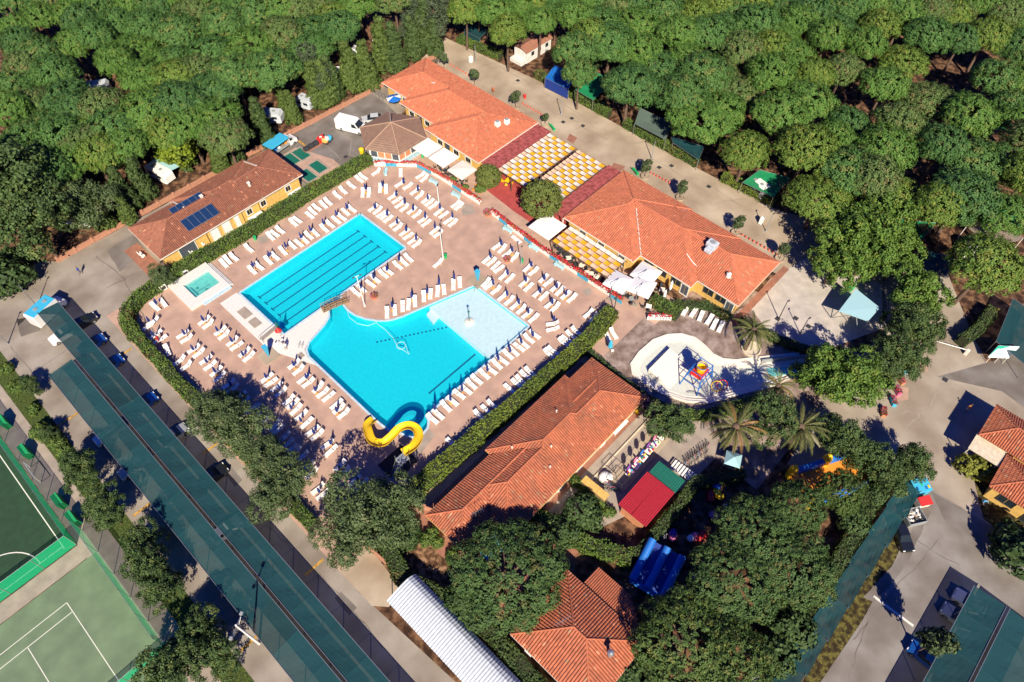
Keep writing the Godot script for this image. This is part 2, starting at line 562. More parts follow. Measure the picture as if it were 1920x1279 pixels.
# An opening on an outer wall. side: 0 looks to -x, 1 to +x, 2 to -z, 3 to +z; at: the wall's plane; s: position along it
func opening(parent: Node3D, called: String, side: int, at: float, s: float, y0: float, w: float, h: float, pane: Material, frame: Material, bars := 1) -> Node3D:
	var o := Node3D.new()
	o.name = called
	parent.add_child(o, true)
	var out: Vector3 = [Vector3.LEFT, Vector3.RIGHT, Vector3.FORWARD, Vector3.BACK][side]
	var c := Vector3(at, y0 + h / 2, s) if side < 2 else Vector3(s, y0 + h / 2, at)
	var turn := 0.0 if side >= 2 else PI / 2
	var al := Vector3(1, 0, 0) if side >= 2 else Vector3(0, 0, 1)
	var f := MB.new()
	for k in [-1.0, 1.0]:
		f.box(c + al * k * (w / 2) + out * 0.03, Vector3(0.1, h + 0.1, 0.12), turn)
		f.box(c + Vector3(0, k * h / 2, 0) + out * 0.028, Vector3(w - 0.1, 0.1, 0.12), turn)
	put(f, "frame", frame, o)
	for k in bars:
		var g := MB.new()
		var pw := (w - 0.1) / bars
		g.box(c + al * (-(w - 0.1) / 2 + (k + 0.5) * pw) + out * 0.012, Vector3(pw - 0.07, h - 0.1, 0.03), turn)
		put(g, "pane", pane, o)
	return o

func chimney(parent: Node3D, x: float, z: float, y: float, w := 0.5, h := 1.1) -> void:
	var b := MB.new()
	b.box(Vector3(x, y + h / 2 - 0.3, z), Vector3(w, h + 0.3, w))
	b.box(Vector3(x, y + h + 0.02, z), Vector3(w + 0.2, 0.12, w + 0.2))
	put(b, "chimney", M.trim, parent)

func antenna(parent: Node3D, x: float, z: float, y: float, h := 2.2) -> void:
	var b := MB.new()
	b.cyl(Vector3(x, y, z), Vector3(x, y + h, z), 0.03, 0.025, 5)
	b.cyl(Vector3(x - 0.9, y + h - 0.1, z - 0.3), Vector3(x + 0.9, y + h - 0.1, z + 0.3), 0.02, 0.02, 4)
	for i in 7:
		var p := Vector3(x, y + h - 0.1, z) + Vector3(0.9, 0, 0.3) * (i / 3.0 - 1.0)
		b.cyl(p + Vector3(0.12, 0, -0.36), p - Vector3(0.12, 0, -0.36), 0.012, 0.012, 4)
	put(b, "antenna", M.steel, parent)

var TILE_ORANGE := [Color(0.53, 0.165, 0.085), Color(0.46, 0.145, 0.078), Color(0.33, 0.12, 0.075)]
var TILE_BROWN := [Color(0.29, 0.112, 0.068), Color(0.25, 0.098, 0.062), Color(0.19, 0.08, 0.055)]
var TILE_NEAR := [Color(0.45, 0.138, 0.068), Color(0.37, 0.115, 0.06), Color(0.19, 0.085, 0.058)]

func buildings() -> void:
	# the bath house with the solar panels
	var r := [[16.6, 45.0, -104.4, -94.0, 3.2, 0.37], [25.0, 40.0, -105.2, -94.0, 3.2, 0.37]]
	var o := thing("bath_house", "long yellow building with brown tiled roof and blue solar panels", "building")
	tiled_roof(o, r, TILE_BROWN, 0.3, 0.46, 0.35)
	shell(o, r, M.yellow_wall)
	var zw := -94.7
	opening(o, "roller_shutter", 3, zw, 21.4, 0.2, 3.0, 2.3, M.shutter, M.frame_white)
	for s in [[26.6, 1.5], [28.9, 1.5], [31.0, 0.9]]:
		opening(o, "door", 3, zw, s[0], 0.05, s[1], 2.3, M.frame_white, M.trim)
	for s in [33.6, 36.5, 41.8]:
		opening(o, "window", 3, zw, s, 1.0, 1.1, 1.2, M.glass, M.frame_white, 2)
	for s in [33.9, 42.4]:
		var b := MB.new()
		b.rslab(Vector3(s, 0.55, -93.7), Vector3(2.6, 1.1, 0.5), 0.04)
		put(b, "counter", M.pale_blue, o)
		b = MB.new()
		b.rslab(Vector3(s, 1.13, -93.62), Vector3(2.8, 0.08, 0.75), 0.02)
		put(b, "counter_top", M.white_plastic, o)
	for s in [25.0, 32.0, 35.4]:
		var b := MB.new()
		b.box(Vector3(s, 1.6, zw + 0.12), Vector3(0.18, 3.2, 0.26))
		put(b, "pilaster", M.yellow_wall, o)
	for row in [[-96.4, 0.0], [-100.3, 0.1]]:       # two rows of panels, the second on a frame
		for i in 5:
			var p := MB.new()
			var x: float = 23.6 + i * 1.19 + row[1]
			var z: float = row[0]
			var y := roof_height(r[0], x, z) + 0.35
			var t := Transform3D(Basis(Vector3.RIGHT, 0.35 if row[0] > -99.0 else 0.28), Vector3(x, y, z))
			p.boxt(t, Vector3(1.12, 0.07, 2.3 if row[0] > -99.0 else 1.3))
			var panel := put(p, "solar_panel", M.solar, o)
			p = MB.new()
			for k in [-1.0, 1.0]:
				p.boxt(t * Transform3D(Basis(), Vector3(0.585 * k, 0.01, 0)), Vector3(0.05, 0.1, 2.34 if row[0] > -99.0 else 1.34))
				p.boxt(t * Transform3D(Basis(), Vector3(0, 0.012, k * (1.17 if row[0] > -99.0 else 0.67))), Vector3(1.12, 0.1, 0.05))
			put(p, "panel_frame", M.steel, panel)
	chimney(o, 36.2, -97.0, 3.9, 0.35, 1.2)
	chimney(o, 28.6, -99.6, 4.9, 0.4, 0.6)
	for c in [[23.0, 0.0], [37.6, 0.0]]:
		var b := MB.new()
		b.boxt(Transform3D(Basis(Vector3.RIGHT, -0.354), Vector3(c[0] + 2.2, 4.22, -102.2)), Vector3(0.22, 0.1, 5.2))
		put(b, "flashing", M.trim, o)
	# the restaurant by the kiosk
	r = [[73.0, 85.1, -104.8, -72.9, 3.4, 0.36], [71.0, 85.1, -97.1, -72.9, 3.4, 0.36], [68.8, 85.1, -87.3, -72.9, 3.4, 0.36]]
	o = thing("restaurant", "yellow restaurant with stepped orange roof beside the hexagonal kiosk", "building")
	tiled_roof(o, r, TILE_ORANGE, 0.34, 0.5, 0.12)
	shell(o, r, M.yellow_wall)
	for s in [[73.7, -101.0], [73.7, -98.8], [71.7, -94.5], [71.7, -90.0], [69.5, -84.0], [69.5, -79.6], [69.5, -76.4]]:
		opening(o, "window", 0, s[0], s[1], 1.1, 1.5, 1.2, M.glass, M.frame_white, 2)
	for s in [[71.7, -92.2], [69.5, -82.0]]:
		opening(o, "door", 0, s[0], s[1], 0.05, 1.1, 2.2, M.shutter, M.frame_dark)
	for p in [[77.7, -76.6], [79.6, -76.0]]:
		var u := Node3D.new()
		u.name = "roof_fan"
		o.add_child(u, true)
		var y: float = roof_height(r[2], p[0], p[1])
		var b := MB.new()
		b.rslab(Vector3(p[0], y + 0.5, p[1]), Vector3(0.9, 1.0, 0.9), 0.08)
		put(b, "housing", M.white_plastic, u)
		b = MB.new()
		b.cyl(Vector3(p[0], y + 1.0, p[1]), Vector3(p[0], y + 1.12, p[1]), 0.36, 0.34, 10)
		put(b, "cowl", M.grey_paint, u)
	var b := MB.new()
	var fl := Vector3(81.2, roof_height(r[1], 81.2, -94.6) + 0.14, -94.6)
	b.boxt(Transform3D(Basis(Vector3.BACK, -0.346), fl), Vector3(7.6, 0.12, 0.25))
	put(b, "flashing", M.trim, o)
	# the second restaurant, with the big air conditioner
	r = [[72.4, 84.8, -52.3, -20.1, 3.4, 0.37], [70.6, 85.0, -52.3, -27.6, 3.4, 0.37], [68.7, 85.3, -52.3, -37.5, 3.4, 0.37]]
	o = thing("restaurant", "yellow restaurant with stepped orange roof and rooftop air conditioner box", "building")
	tiled_roof(o, r, TILE_ORANGE, 0.34, 0.5, 0.2)
	shell(o, r, M.yellow_wall)
	for s in [[71.3, -36.0], [71.3, -33.4], [71.3, -30.6], [73.1, -25.6], [73.1, -23.3]]:
		opening(o, "window", 0, s[0], s[1], 1.2, 1.7, 1.2, M.glass, M.frame_dark, 2)
	for s in [[69.4, -48.5], [69.4, -44.5], [69.4, -40.2], [71.3, -28.8], [73.1, -21.6]]:
		opening(o, "door", 0, s[0], s[1], 0.05, 1.4, 2.3, M.shutter, M.frame_white, 2)
	var ac := Node3D.new()
	ac.name = "air_conditioner"
	o.add_child(ac, true)
	b = MB.new()
	b.rslab(Vector3(78.0, 6.15, -29.3), Vector3(1.3, 1.1, 1.7), 0.06)
	b.rslab(Vector3(76.8, 5.95, -29.1), Vector3(1.0, 0.7, 1.2), 0.05)
	put(b, "housing", M.white_metal, ac)
	b = MB.new()
	b.cyl(Vector3(78.0, 6.7, -29.3), Vector3(78.0, 6.78, -29.3), 0.45, 0.45, 12)
	put(b, "fan_grille", M.grey_paint, ac)
	b = MB.new()
	var hose := []
	for i in 9:
		var t := i / 8.0
		var hx := 76.6 - 2.0 * t - sin(t * PI) * 1.2
		var hz := -29.0 - 2.6 * t + sin(t * PI) * 1.4
		hose.append(Vector3(hx, roof_height(r[1], hx, hz) + 0.14, hz))
	b.tube(hose, 0.06, 6)
	put(b, "pipe", M.white_plastic, ac)
	b = MB.new()
	b.lathe(Vector3(75.4, 4.6, -24.2), [[0.45, 0.0], [0.3, 0.6], [0.42, 0.65], [0.0, 0.95]], 10)
	put(b, "chimney", M.trim, o)
	antenna(o, 80.3, -36.2, 5.3, 2.6)
	b = MB.new()
	for i in 10:
		var t := (i + 0.5) / 10.0
		var p := Vector3(lerpf(76.9, 70.6, t), 0, lerpf(-43.6, -37.4, t))
		p.y = maxf(roof_height(r[1], p.x, p.z), roof_height(r[2], p.x, p.z)) + 0.12
		b.box(p, Vector3(0.95, 0.06, 0.16), 0.77)
	put(b, "flashing", M.trim, o)
	# the near changing rooms
	r = [[16.6, 49.4, -30.4, -23.8, 3.4, 0.46], [21.4, 49.4, -30.1, -20.6, 3.4, 0.46], [28.2, 44.4, -31.3, -20.6, 3.4, 0.46]]
	o = thing("tiled_house", "long house with weathered orange barrel tiles behind the deck hedge", "building")
	tiled_roof(o, r, TILE_NEAR, 0.33, 0.42, 1.0)
	shell(o, r, M.cream_wall, 0.6, M.yellow_wall)
	for s in [27.0, 32.0, 36.0, 41.0, 45.5]:
		opening(o, "door", 3, -21.2, s, 0.05, 1.0, 2.2, M.frame_white, M.trim)
	for s in [29.5, 34.0, 38.5, 43.4]:
		opening(o, "window", 3, -21.2, s, 1.2, 1.2, 1.1, M.glass, M.frame_white, 2)
	for p in [[38.2, -27.6], [33.7, -24.6], [30.4, -28.5], [31.7, -23.0]]:
		b = MB.new()
		var y := maxf(maxf(roof_height(r[0], p[0], p[1]), roof_height(r[1], p[0], p[1])), roof_height(r[2], p[0], p[1]))
		b.cyl(Vector3(p[0], y, p[1]), Vector3(p[0], y + 0.5, p[1]), 0.09, 0.09, 8)
		b.cyl(Vector3(p[0], y + 0.5, p[1]), Vector3(p[0], y + 0.56, p[1]), 0.15, 0.12, 8)
		put(b, "vent_pipe", M.trim, o)
	antenna(o, 20.4, -25.2, 4.9, 1.6)
	b = MB.new()
	b.boxt(Transform3D(Basis(Vector3.BACK, 0.12), Vector3(20.5, 2.9, -21.8)), Vector3(5.0, 0.05, 2.6))
	put(b, "awning", M.sky_blue, o)
	# the house below it
	r = [[13.6, 23.5, -13.0, -1.3, 3.6, 0.48]]
	o = thing("tiled_house", "square orange tiled house with a cowled chimney under the pines", "building")
	tiled_roof(o, r, TILE_NEAR, 0.33, 0.42, 0.7)
	shell(o, r, M.cream_wall, 0.6)
	opening(o, "window", 0, 14.2, -9.0, 1.1, 1.2, 1.2, M.glass, M.frame_white, 2)
	opening(o, "window", 0, 14.2, -5.0, 1.1, 1.2, 1.2, M.glass, M.frame_white, 2)
	b = MB.new()
	b.cyl(Vector3(19.2, 4.4, -3.4), Vector3(19.2, 6.1, -3.4), 0.2, 0.2, 10)
	b.lathe(Vector3(19.2, 6.1, -3.4), [[0.2, 0.0], [0.42, 0.1], [0.3, 0.35], [0.0, 0.45]], 10)
	put(b, "chimney", M.steel, o)
	antenna(o, 18.0, -9.2, 5.7, 1.6)
	b = MB.new()
	b.rslab(Vector3(13.85, 2.3, -10.4), Vector3(0.4, 0.7, 1.0), 0.05)
	put(b, "air_conditioner", M.white_plastic, o)
	var wing := MB.new()                            # the lean-to: one slope falling to +x
	var wd := 0
	var x := 23.75
	while x < 26.5:
		var z := -10.7
		while z < -3.0:
			var lim := 26.5 - maxf(0.0, (z + 6.0) * 0.75)
			if x < lim:
				wing.col = TILE_NEAR[0].lerp(TILE_NEAR[1], rng.randf()) * rf(0.85, 1.1)
				var y := 3.3 - (x - 23.75) * 0.3
				var a := Vector3(x, y + 0.0, z)
				var s := Vector3(0.43, -0.11, 0)
				wing.quad(a, a + Vector3(0, 0.07, 0.08), a + Vector3(0, 0.07, 0.08) + s, a + s, Vector3.UP)
				wing.quad(a + Vector3(0, 0.07, 0.08), a + Vector3(0, 0.07, 0.17), a + Vector3(0, 0.07, 0.17) + s, a + Vector3(0, 0.07, 0.08) + s, Vector3.UP)
				wing.quad(a + Vector3(0, 0.07, 0.17), a + Vector3(0, 0, 0.26), a + Vector3(0, 0, 0.26) + s, a + Vector3(0, 0.07, 0.17) + s, Vector3.UP)
			z += 0.27
		x += 0.42
	put(wing, "lean_to_tiles", M.tile, o).set_meta("kind", "stuff")
	b = MB.new()
	b.skirt(rect(23.0, 25.9, -10.4, -4.6), 0.0, 2.5)
	put(b, "lean_to_wall", M.cream_wall, o)
	# the gatehouse on the right
	r = [[75.2, 81.6, 15.6, 32.0, 3.6, 0.48]]
	o = thing("gatehouse", "gatehouse with terracotta hip roof and cream awning by the plaza", "building")
	tiled_roof(o, r, TILE_NEAR, 0.3, 0.44, 0.4)
	r = [[69.0, 75.15, 19.6, 32.0, 3.2, 0.42]]
	tiled_roof(o, r, TILE_NEAR, 0.3, 0.44, 0.4)
	b = MB.new()
	b.skirt(rect(75.9, 81.0, 16.3, 31.5), 0.0, 3.7)
	b.skirt(rect(69.7, 75.88, 20.3, 31.4), 0.0, 3.3)
	put(b, "wall", M.yellow_wall, o)
	opening(o, "window", 0, 69.7, 22.4, 1.0, 2.0, 1.4, M.glass, M.frame_dark, 2)
	opening(o, "door", 0, 69.7, 25.5, 0.05, 1.2, 2.2, M.glass, M.frame_dark)
	b = MB.new()
	b.boxt(Transform3D(Basis(Vector3.BACK, 0.06), Vector3(74.4, 3.05, 17.5)), Vector3(3.2, 0.12, 4.0))
	put(b, "awning", M.cream_wall, o)
	b = MB.new()
	for p in [[73.0, 15.7], [73.0, 19.3]]:
		b.cyl(Vector3(p[0], 0, p[1]), Vector3(p[0], 3.0, p[1]), 0.07, 0.07, 6)
	put(b, "post", M.trim, o)
	b = MB.new()
	b.lathe(Vector3(72.2, 3.3, 20.4), [[0.0, 0.0], [0.3, 0.05], [0.45, 0.2]], 12)
	put(b, "satellite_dish", M.grey_paint, o)
	kiosk()
	# the red and green corrugated shed
	o = thing("play_shed", "shed with corrugated crimson roof and green lean-to roof", "shed")
	for part in [["red_roof", M.red_metal, 34.5, 40.7, -13.8, -9.5, 2.75], ["green_roof", M.green_metal, 40.78, 43.1, -13.6, -9.5, 2.55]]:
		b = MB.new()
		var z: float = part[4]
		var k := 0
		while z < part[5] - 0.02:
			var dy := 0.05 if k % 2 == 0 else 0.0
			var dn := 0.0 if k % 2 == 0 else 0.05
			b.quad(Vector3(part[2], part[6] + dy, z), Vector3(part[3], part[6] + 0.1 + dy, z), Vector3(part[3], part[6] + 0.1 + dn, z + 0.14), Vector3(part[2], part[6] + dn, z + 0.14), Vector3.UP)
			z += 0.14
			k += 1
		put(b, part[0], part[1], o)
	b = MB.new()
	b.skirt(rect(34.9, 40.5, -13.4, -9.9), 0.0, 2.72)
	put(b, "wall", M.orange_wall, o)
	b = MB.new()
	b.box(Vector3(37.6, 2.86, -11.6), Vector3(6.25, 0.04, 0.16))
	put(b, "ridge_strip", M.red_metal, o)
	b = MB.new()
	for p in [[42.9, -13.4], [42.9, -9.8]]:
		b.cyl(Vector3(p[0], 0, p[1]), Vector3(p[0], 2.6, p[1]), 0.06, 0.06, 6)
	put(b, "post", M.wood, o)
	# the long white metal canopy at the bottom
	o = thing("vaulted_canopy", "long white ribbed metal canopy with curved edge beside the service road", "canopy")
	b = MB.new()
	var zz := -26.2
	var kk := 0
	while zz < -2.0:
		var d0 := 0.06 if kk % 2 == 0 else 0.0
		var d1 := 0.06 - d0
		var last := Vector2(6.5, 2.9)
		for i in range(1, 9):
			var t := i / 8.0
			var p := Vector2(lerpf(6.5, 11.0, t), 2.9 + 0.5 * sin(t * PI * 0.78) - (0.9 * pow(maxf(0.0, t - 0.7) / 0.3, 2.0)))
			b.quad(Vector3(last.x, last.y + d0, zz), Vector3(p.x, p.y + d0, zz), Vector3(p.x, p.y + d1, zz + 0.19), Vector3(last.x, last.y + d1, zz + 0.19), Vector3.UP)
			last = p
		zz += 0.19
		kk += 1
	put(b, "roof_sheet", M.white_metal, o)
	for i in 6:
		for px in [6.7, 10.6]:
			b = MB.new()
			b.cyl(Vector3(px, 0, -26.0 + i * 4.4), Vector3(px, 2.8 if px < 8.0 else 2.4, -26.0 + i * 4.4), 0.06, 0.06, 6)
			put(b, "post", M.steel, o)

func kiosk() -> void:
	var o := thing("kiosk", "hexagonal kiosk with brown pyramid roof and pale blue walls", "kiosk", Vector3(63.9, 0, -91.0))
	var apex := Vector3(0, 5.7, 0)
	var nz := FastNoiseLite.new()
	var ridge := MB.new()
	for i in 6:
		var a0 := deg_to_rad(60.0 * i + 1.0)
		var a1 := deg_to_rad(60.0 * (i + 1) + 1.0)
		var p := Vector3(cos(a0) * 6.75, 3.3, sin(a0) * 6.75)
		var q := Vector3(cos(a1) * 6.75, 3.3, sin(a1) * 6.75)
		var b := MB.new()
		for k in 14:                                 # felt courses, each lapping the one below
			var t0 := k / 14.0
			var t1 := (k + 1) / 14.0
			var m := 10
			for j in m:
				b.col = Color(0.25, 0.15, 0.105) * rf(0.88, 1.08)
				var u0 := float(j) / m
				var u1 := float(j + 1) / m
				var lift := Vector3(0, 0.03, 0)
				b.quad(p.lerp(q, u0).lerp(apex, t0) + lift, p.lerp(q, u1).lerp(apex, t0) + lift, p.lerp(q, u1).lerp(apex, t1), p.lerp(q, u0).lerp(apex, t1), Vector3.UP)
		put(b, "roof_slope", M.tile, o)
		b = MB.new()
		b.col = Color(0.42, 0.28, 0.2)
		b.cyl(p + Vector3(0, 0.05, 0), apex + Vector3(0, 0.06, 0), 0.09, 0.09, 5)
		put(b, "hip_batten", M.tile, o)
		var w0 := Vector3(p.x * 0.84, 0, p.z * 0.84)
		var w1 := Vector3(q.x * 0.84, 0, q.z * 0.84)
		var mid := (w0 + w1) / 2
		var out := Vector3(mid.x, 0, mid.z).normalized()
		var turn := atan2(-(w1 - w0).z, (w1 - w0).x)
		b = MB.new()
		b.box(mid + Vector3(0, 0.55, 0), Vector3(w0.distance_to(w1) + 0.1, 1.1, 0.2), turn)
		put(b, "low_wall", M.blue_wall, o)
		b = MB.new()
		b.box(mid + Vector3(0, 1.14, 0), Vector3(w0.distance_to(w1) + 0.2, 0.08, 0.4), turn)
		put(b, "sill", M.frame_white, o)
		for k in 4:
			var c := w0.lerp(w1, (k + 0.5) / 4.0)
			b = MB.new()
			b.box(c + Vector3(0, 2.2, 0), Vector3(1.2, 2.0, 0.08), turn)
			put(b, "panel", [M.orange_wall, M.shutter, M.shutter, M.orange_wall][(k + i) % 4], o)
		for k in 5:
			var c := w0.lerp(w1, k / 4.0)
			b = MB.new()
			b.box(c + Vector3(0, 2.2, 0) + out * 0.02, Vector3(0.14, 2.1, 0.16), turn)
			put(b, "post", M.frame_white, o)
	var s := MB.new()
	var rim := []
	for i in 6:
		var a := deg_to_rad(60.0 * i + 1.0)
		rim.append_array([cos(a) * 6.7, sin(a) * 6.7])
	s.sheet(V2(rim), 3.24)
	put(s, "soffit", M.trim, o)
	s = MB.new()
	s.cyl(Vector3(0, 5.6, 0), Vector3(0, 8.3, 0), 0.09, 0.07, 8)
	put(s, "mast", M.steel, o)

# ---------------------------------------------------------------- the ground and the pools
var POOL := V2([22.3, -81.5, 47.3, -81.5, 47.3, -69.5, 33.2, -69.5, 32.5, -68.6, 32.0, -67.2, 31.8, -65.8, 32.0, -64.2, 32.6, -62.6, 33.6, -60.9, 34.6, -59.8, 35.6, -59.1, 37.0, -58.5, 49.4, -54.7, 49.3, -42.8, 27.3, -42.7, 27.0, -41.8, 26.2, -41.1, 25.1, -40.9, 24.1, -41.3, 23.4, -42.2, 23.3, -43.0, 22.4, -44.2, 22.2, -46.9, 22.4, -63.2, 22.9, -64.4, 24.0, -65.2, 26.0, -65.7, 27.8, -66.2, 29.2, -66.9, 29.9, -67.9, 30.1, -69.5, 22.3, -69.5])
var SPA := V2([16.7, -89.2, 21.2, -89.2, 21.2, -85.4, 16.7, -85.4])
var KIDS := V2([53.4, -25.4, 54.6, -26.6, 57.2, -27.0, 60.5, -26.8, 62.8, -25.8, 64.4, -24.3, 65.2, -22.4, 65.0, -20.4, 64.5, -18.6, 64.8, -17.0, 66.0, -15.4, 68.3, -13.6, 78.0, -5.4, 75.4, -3.8, 70.0, -7.0, 64.8, -9.6, 60.5, -12.2, 56.8, -14.3, 54.8, -16.8, 53.6, -20.0, 53.2, -23.0])

func inset_poly(p: PackedVector2Array, d: float) -> PackedVector2Array:
	return Geometry2D.offset_polygon(p, d, Geometry2D.JOIN_ROUND)[0]

func ground() -> void:
	var b := MB.new()
	b.holed(rect(-260, 420, -420, 160), [rect(5.0, 64.0, -93.0, -30.5), rect(50.0, 80.0, -28.5, -2.0)], 0.0)
	structure(b, "ground", M.earth)
	b = MB.new()
	b.holed(rect(5.0, 64.0, -93.0, -30.5), [inset_poly(POOL, 0.0), rect(16.2, 21.7, -89.7, -84.9)], 0.0)
	structure(b, "pool_deck", M.deck)
	b = MB.new()
	b.holed(rect(50.0, 80.0, -28.5, -2.0), [KIDS], 0.0)
	structure(b, "paddling_deck", M.wet_deck)
	ground_patch("deck_border", rect(50.5, 66.2, -30.55, -28.4), 0.004, M.wet_deck)
	ground_patch("deck_border", rect(63.2, 69.5, -36.5, -28.4), 0.008, M.deck)
	# roads and hard ground
	ground_patch("boulevard", V2([85.4, -109.0, 97.2, -112.0, 99.2, -86.0, 98.8, -45.0, 99.2, -28.0, 104.0, -14.0, 96.0, -4.0, 93.0, -18.0, 85.6, -19.8]), 0.008, M.concrete)
	ground_patch("service_road", V2([-9.8, -112.0, 3.0, -112.0, 5.5, -109.6, 92.0, -107.6, 86.0, -104.0, 60.0, -93.0, 5.05, -93.0, 5.05, -30.4, 6.4, -12.0, 6.4, 20.0, -12.0, 20.0, -11.0, -40.0, -10.5, -96.0]), 0.008, M.asphalt)
	ground_patch("service_yard", V2([45.6, -109.2, 72.0, -108.2, 72.0, -104.0, 70.8, -97.0, 64.0, -95.0, 57.0, -91.6, 45.6, -93.0]), 0.012, M.dark_asphalt)
	ground_patch("paved_strip", V2([46.2, -105.0, 50.6, -105.0, 53.4, -97.0, 53.0, -92.6, 46.2, -92.8]), 0.016, M.deck)
	ground_patch("paved_strip", rect(14.9, 45.6, -94.0, -92.2), 0.012, M.terracotta_floor)
	ground_patch("paved_strip", rect(14.0, 16.6, -104.0, -92.2), 0.016, M.terracotta_floor)
	ground_patch("terrace", V2([60.0, -93.0, 73.0, -97.0, 73.0, -72.0, 70.0, -36.4, 64.0, -36.4, 64.0, -93.0]), 0.016, M.deck)
	ground_patch("red_terrace", V2([67.6, -72.8, 85.6, -72.8, 85.6, -52.3, 66.6, -52.3, 66.6, -62.0]), 0.020, M.red_floor)
	ground_patch("gravel_court", V2([84.0, -20.2, 93.0, -18.0, 95.5, -6.0, 88.0, -1.5, 76.0, -7.0, 73.0, -12.0, 76.6, -19.9]), 0.012, M.court_gravel)
	ground_patch("paved_strip", rect(71.8, 88.0, -20.1, -19.0), 0.020, M.terracotta_floor)
	ground_patch("plaza", V2([56.0, -1.0, 72.0, -2.5, 86.0, -1.6, 93.0, -5.0, 104.0, -10.0, 106.0, 0.0, 95.0, 9.0, 90.0, 14.0, 84.0, 34.0, 40.0, 44.0, 66.0, 12.0, 60.0, 6.5]), 0.012, M.plaza)
	ground_patch("car_park", V2([65.8, 11.4, 66.4, 24.0, 62.0, 44.0, 20.0, 44.0, 24.0, 14.6, 44.0, 15.2, 54.0, 14.6, 60.0, 12.6]), 0.016, M.old_asphalt)
	ground_patch("verge", V2([64.0, 12.3, 63.0, 14.4, 54.0, 15.6, 44.0, 16.0, 28.0, 15.4, 28.0, 14.2, 44.0, 14.0, 56.0, 13.2]), 0.020, M.dry_grass)
	ground_patch("verge", V2([66.6, 21.6, 72.0, 18.0, 72.0, 40.0, 62.6, 44.0, 65.6, 29.0]), 0.020, M.dry_grass)
	ground_patch("lane", V2([84.0, 8.0, 93.0, 13.2, 110.0, 18.0, 110.0, 26.0, 86.0, 27.0, 88.0, 16.0]), 0.020, M.dark_asphalt)
	ground_patch("verge", rect(-12.0, -9.4, -112.0, -10.0), 0.020, M.grass)
	ground_patch("sports_path", rect(-15.6, -12.0, -112.0, -10.0), 0.016, M.pavement)
	ground_patch("sports_path", rect(-60.0, -15.6, -61.0, -58.6), 0.016, M.pavement)
	ground_patch("entrance_yard", V2([-22.0, -118.0, 4.6, -110.6, 5.0, -104.0, -9.8, -100.0, -22.0, -96.0]), 0.012, M.asphalt)
	ground_patch("house_garden", V2([6.8, -32.4, 49.8, -32.4, 50.2, -28.5, 50.2, -20.0, 48.0, -14.0, 6.8, -14.0]), 0.012, M.terracotta_floor)
	ground_patch("garden_bed", V2([8.4, -31.6, 14.6, -31.6, 15.4, -21.0, 10.6, -17.0]), 0.020, M.sand_soil)
	ground_patch("yard", V2([25.5, -20.4, 49.8, -20.4, 54.0, -14.0, 52.0, -8.6, 44.0, -9.0, 32.0, -13.8, 26.0, -17.0]), 0.020, M.pavement)
	ground_patch("garden_path", V2([5.1, -34.0, 9.6, -34.0, 8.8, -26.4, 6.4, -26.4, 5.1, -28.0]), 0.024, M.concrete)
	ground_patch("football_pitch", rect(-60.0, -15.7, -120.0, -61.1), 0.020, M.pitch)
	ground_patch("tennis_court", rect(-60.0, -14.5, -58.5, -10.0), 0.020, M.tennis)
	# painted lines, each a thin sheet on its court
	var tl := MB.new()
	var lines := [[-19.9, -55.2, -19.9, -31.4], [-45.0, -55.2, -19.9, -55.2], [-45.0, -53.7, -20.0, -53.7], [-25.4, -53.7, -25.4, -34.0], [-25.4, -44.3, -45.0, -44.3], [-45.0, -33.8, -19.9, -33.8]]
	var court: Node3D = get_node("tennis_court")
	for l in lines:
		tl = MB.new()
		tl.box(Vector3((l[0] + l[2]) / 2, 0.024, (l[1] + l[3]) / 2), Vector3(maxf(0.09, absf(l[2] - l[0])), 0.004, maxf(0.09, absf(l[3] - l[1]))))
		put(tl, "line", M.white_line, court)
	court = get_node("football_pitch")
	for l in [[-17.0, -61.8, -17.0, -110.0], [-40.0, -62.2, -17.0, -62.2]]:
		tl = MB.new()
		tl.box(Vector3((l[0] + l[2]) / 2, 0.024, (l[1] + l[3]) / 2), Vector3(maxf(0.12, absf(l[2] - l[0])), 0.004, maxf(0.12, absf(l[3] - l[1]))))
		put(tl, "line", M.white_line, court)
	tl = MB.new()
	for i in 20:
		var a0 := PI + PI * i / 20.0
		var a1 := PI + PI * (i + 1) / 20.0
		var c := Vector3(-25.0, 0.024, -62.2)
		tl.quad(c + Vector3(cos(a0), 0, sin(a0)) * 5.0, c + Vector3(cos(a1), 0, sin(a1)) * 5.0, c + Vector3(cos(a1), 0, sin(a1)) * 5.14, c + Vector3(cos(a0), 0, sin(a0)) * 5.14, Vector3.UP)
	put(tl, "line", M.white_line, court)
	var road: Node3D = get_node("service_road")
	for p in [[3.2, -84.2, 2.4], [3.2, -60.6, 2.4], [3.0, -36.8, 2.8], [-8.0, -79.4, 3.0], [-7.6, -59.4, 3.0], [-7.4, -35.2, 3.0], [44.6, -107.9, 1.6]]:
		tl = MB.new()
		tl.box(Vector3(p[0] + 0.2, 0.012, p[1]), Vector3(p[2], 0.004, 0.34))
		put(tl, "marking", M.yellow_line, road)
	tl = MB.new()
	tl.box(Vector3(52.2, 0.016, -105.0), Vector3(0.4, 0.004, 4.2))
	put(tl, "marking", M.yellow_line, get_node("service_yard"))
	tl = MB.new()
	tl.box(Vector3(47.6, 0.02, 18.2), Vector3(0.3, 0.004, 5.0))
	put(tl, "marking", M.white_line, get_node("car_park"))
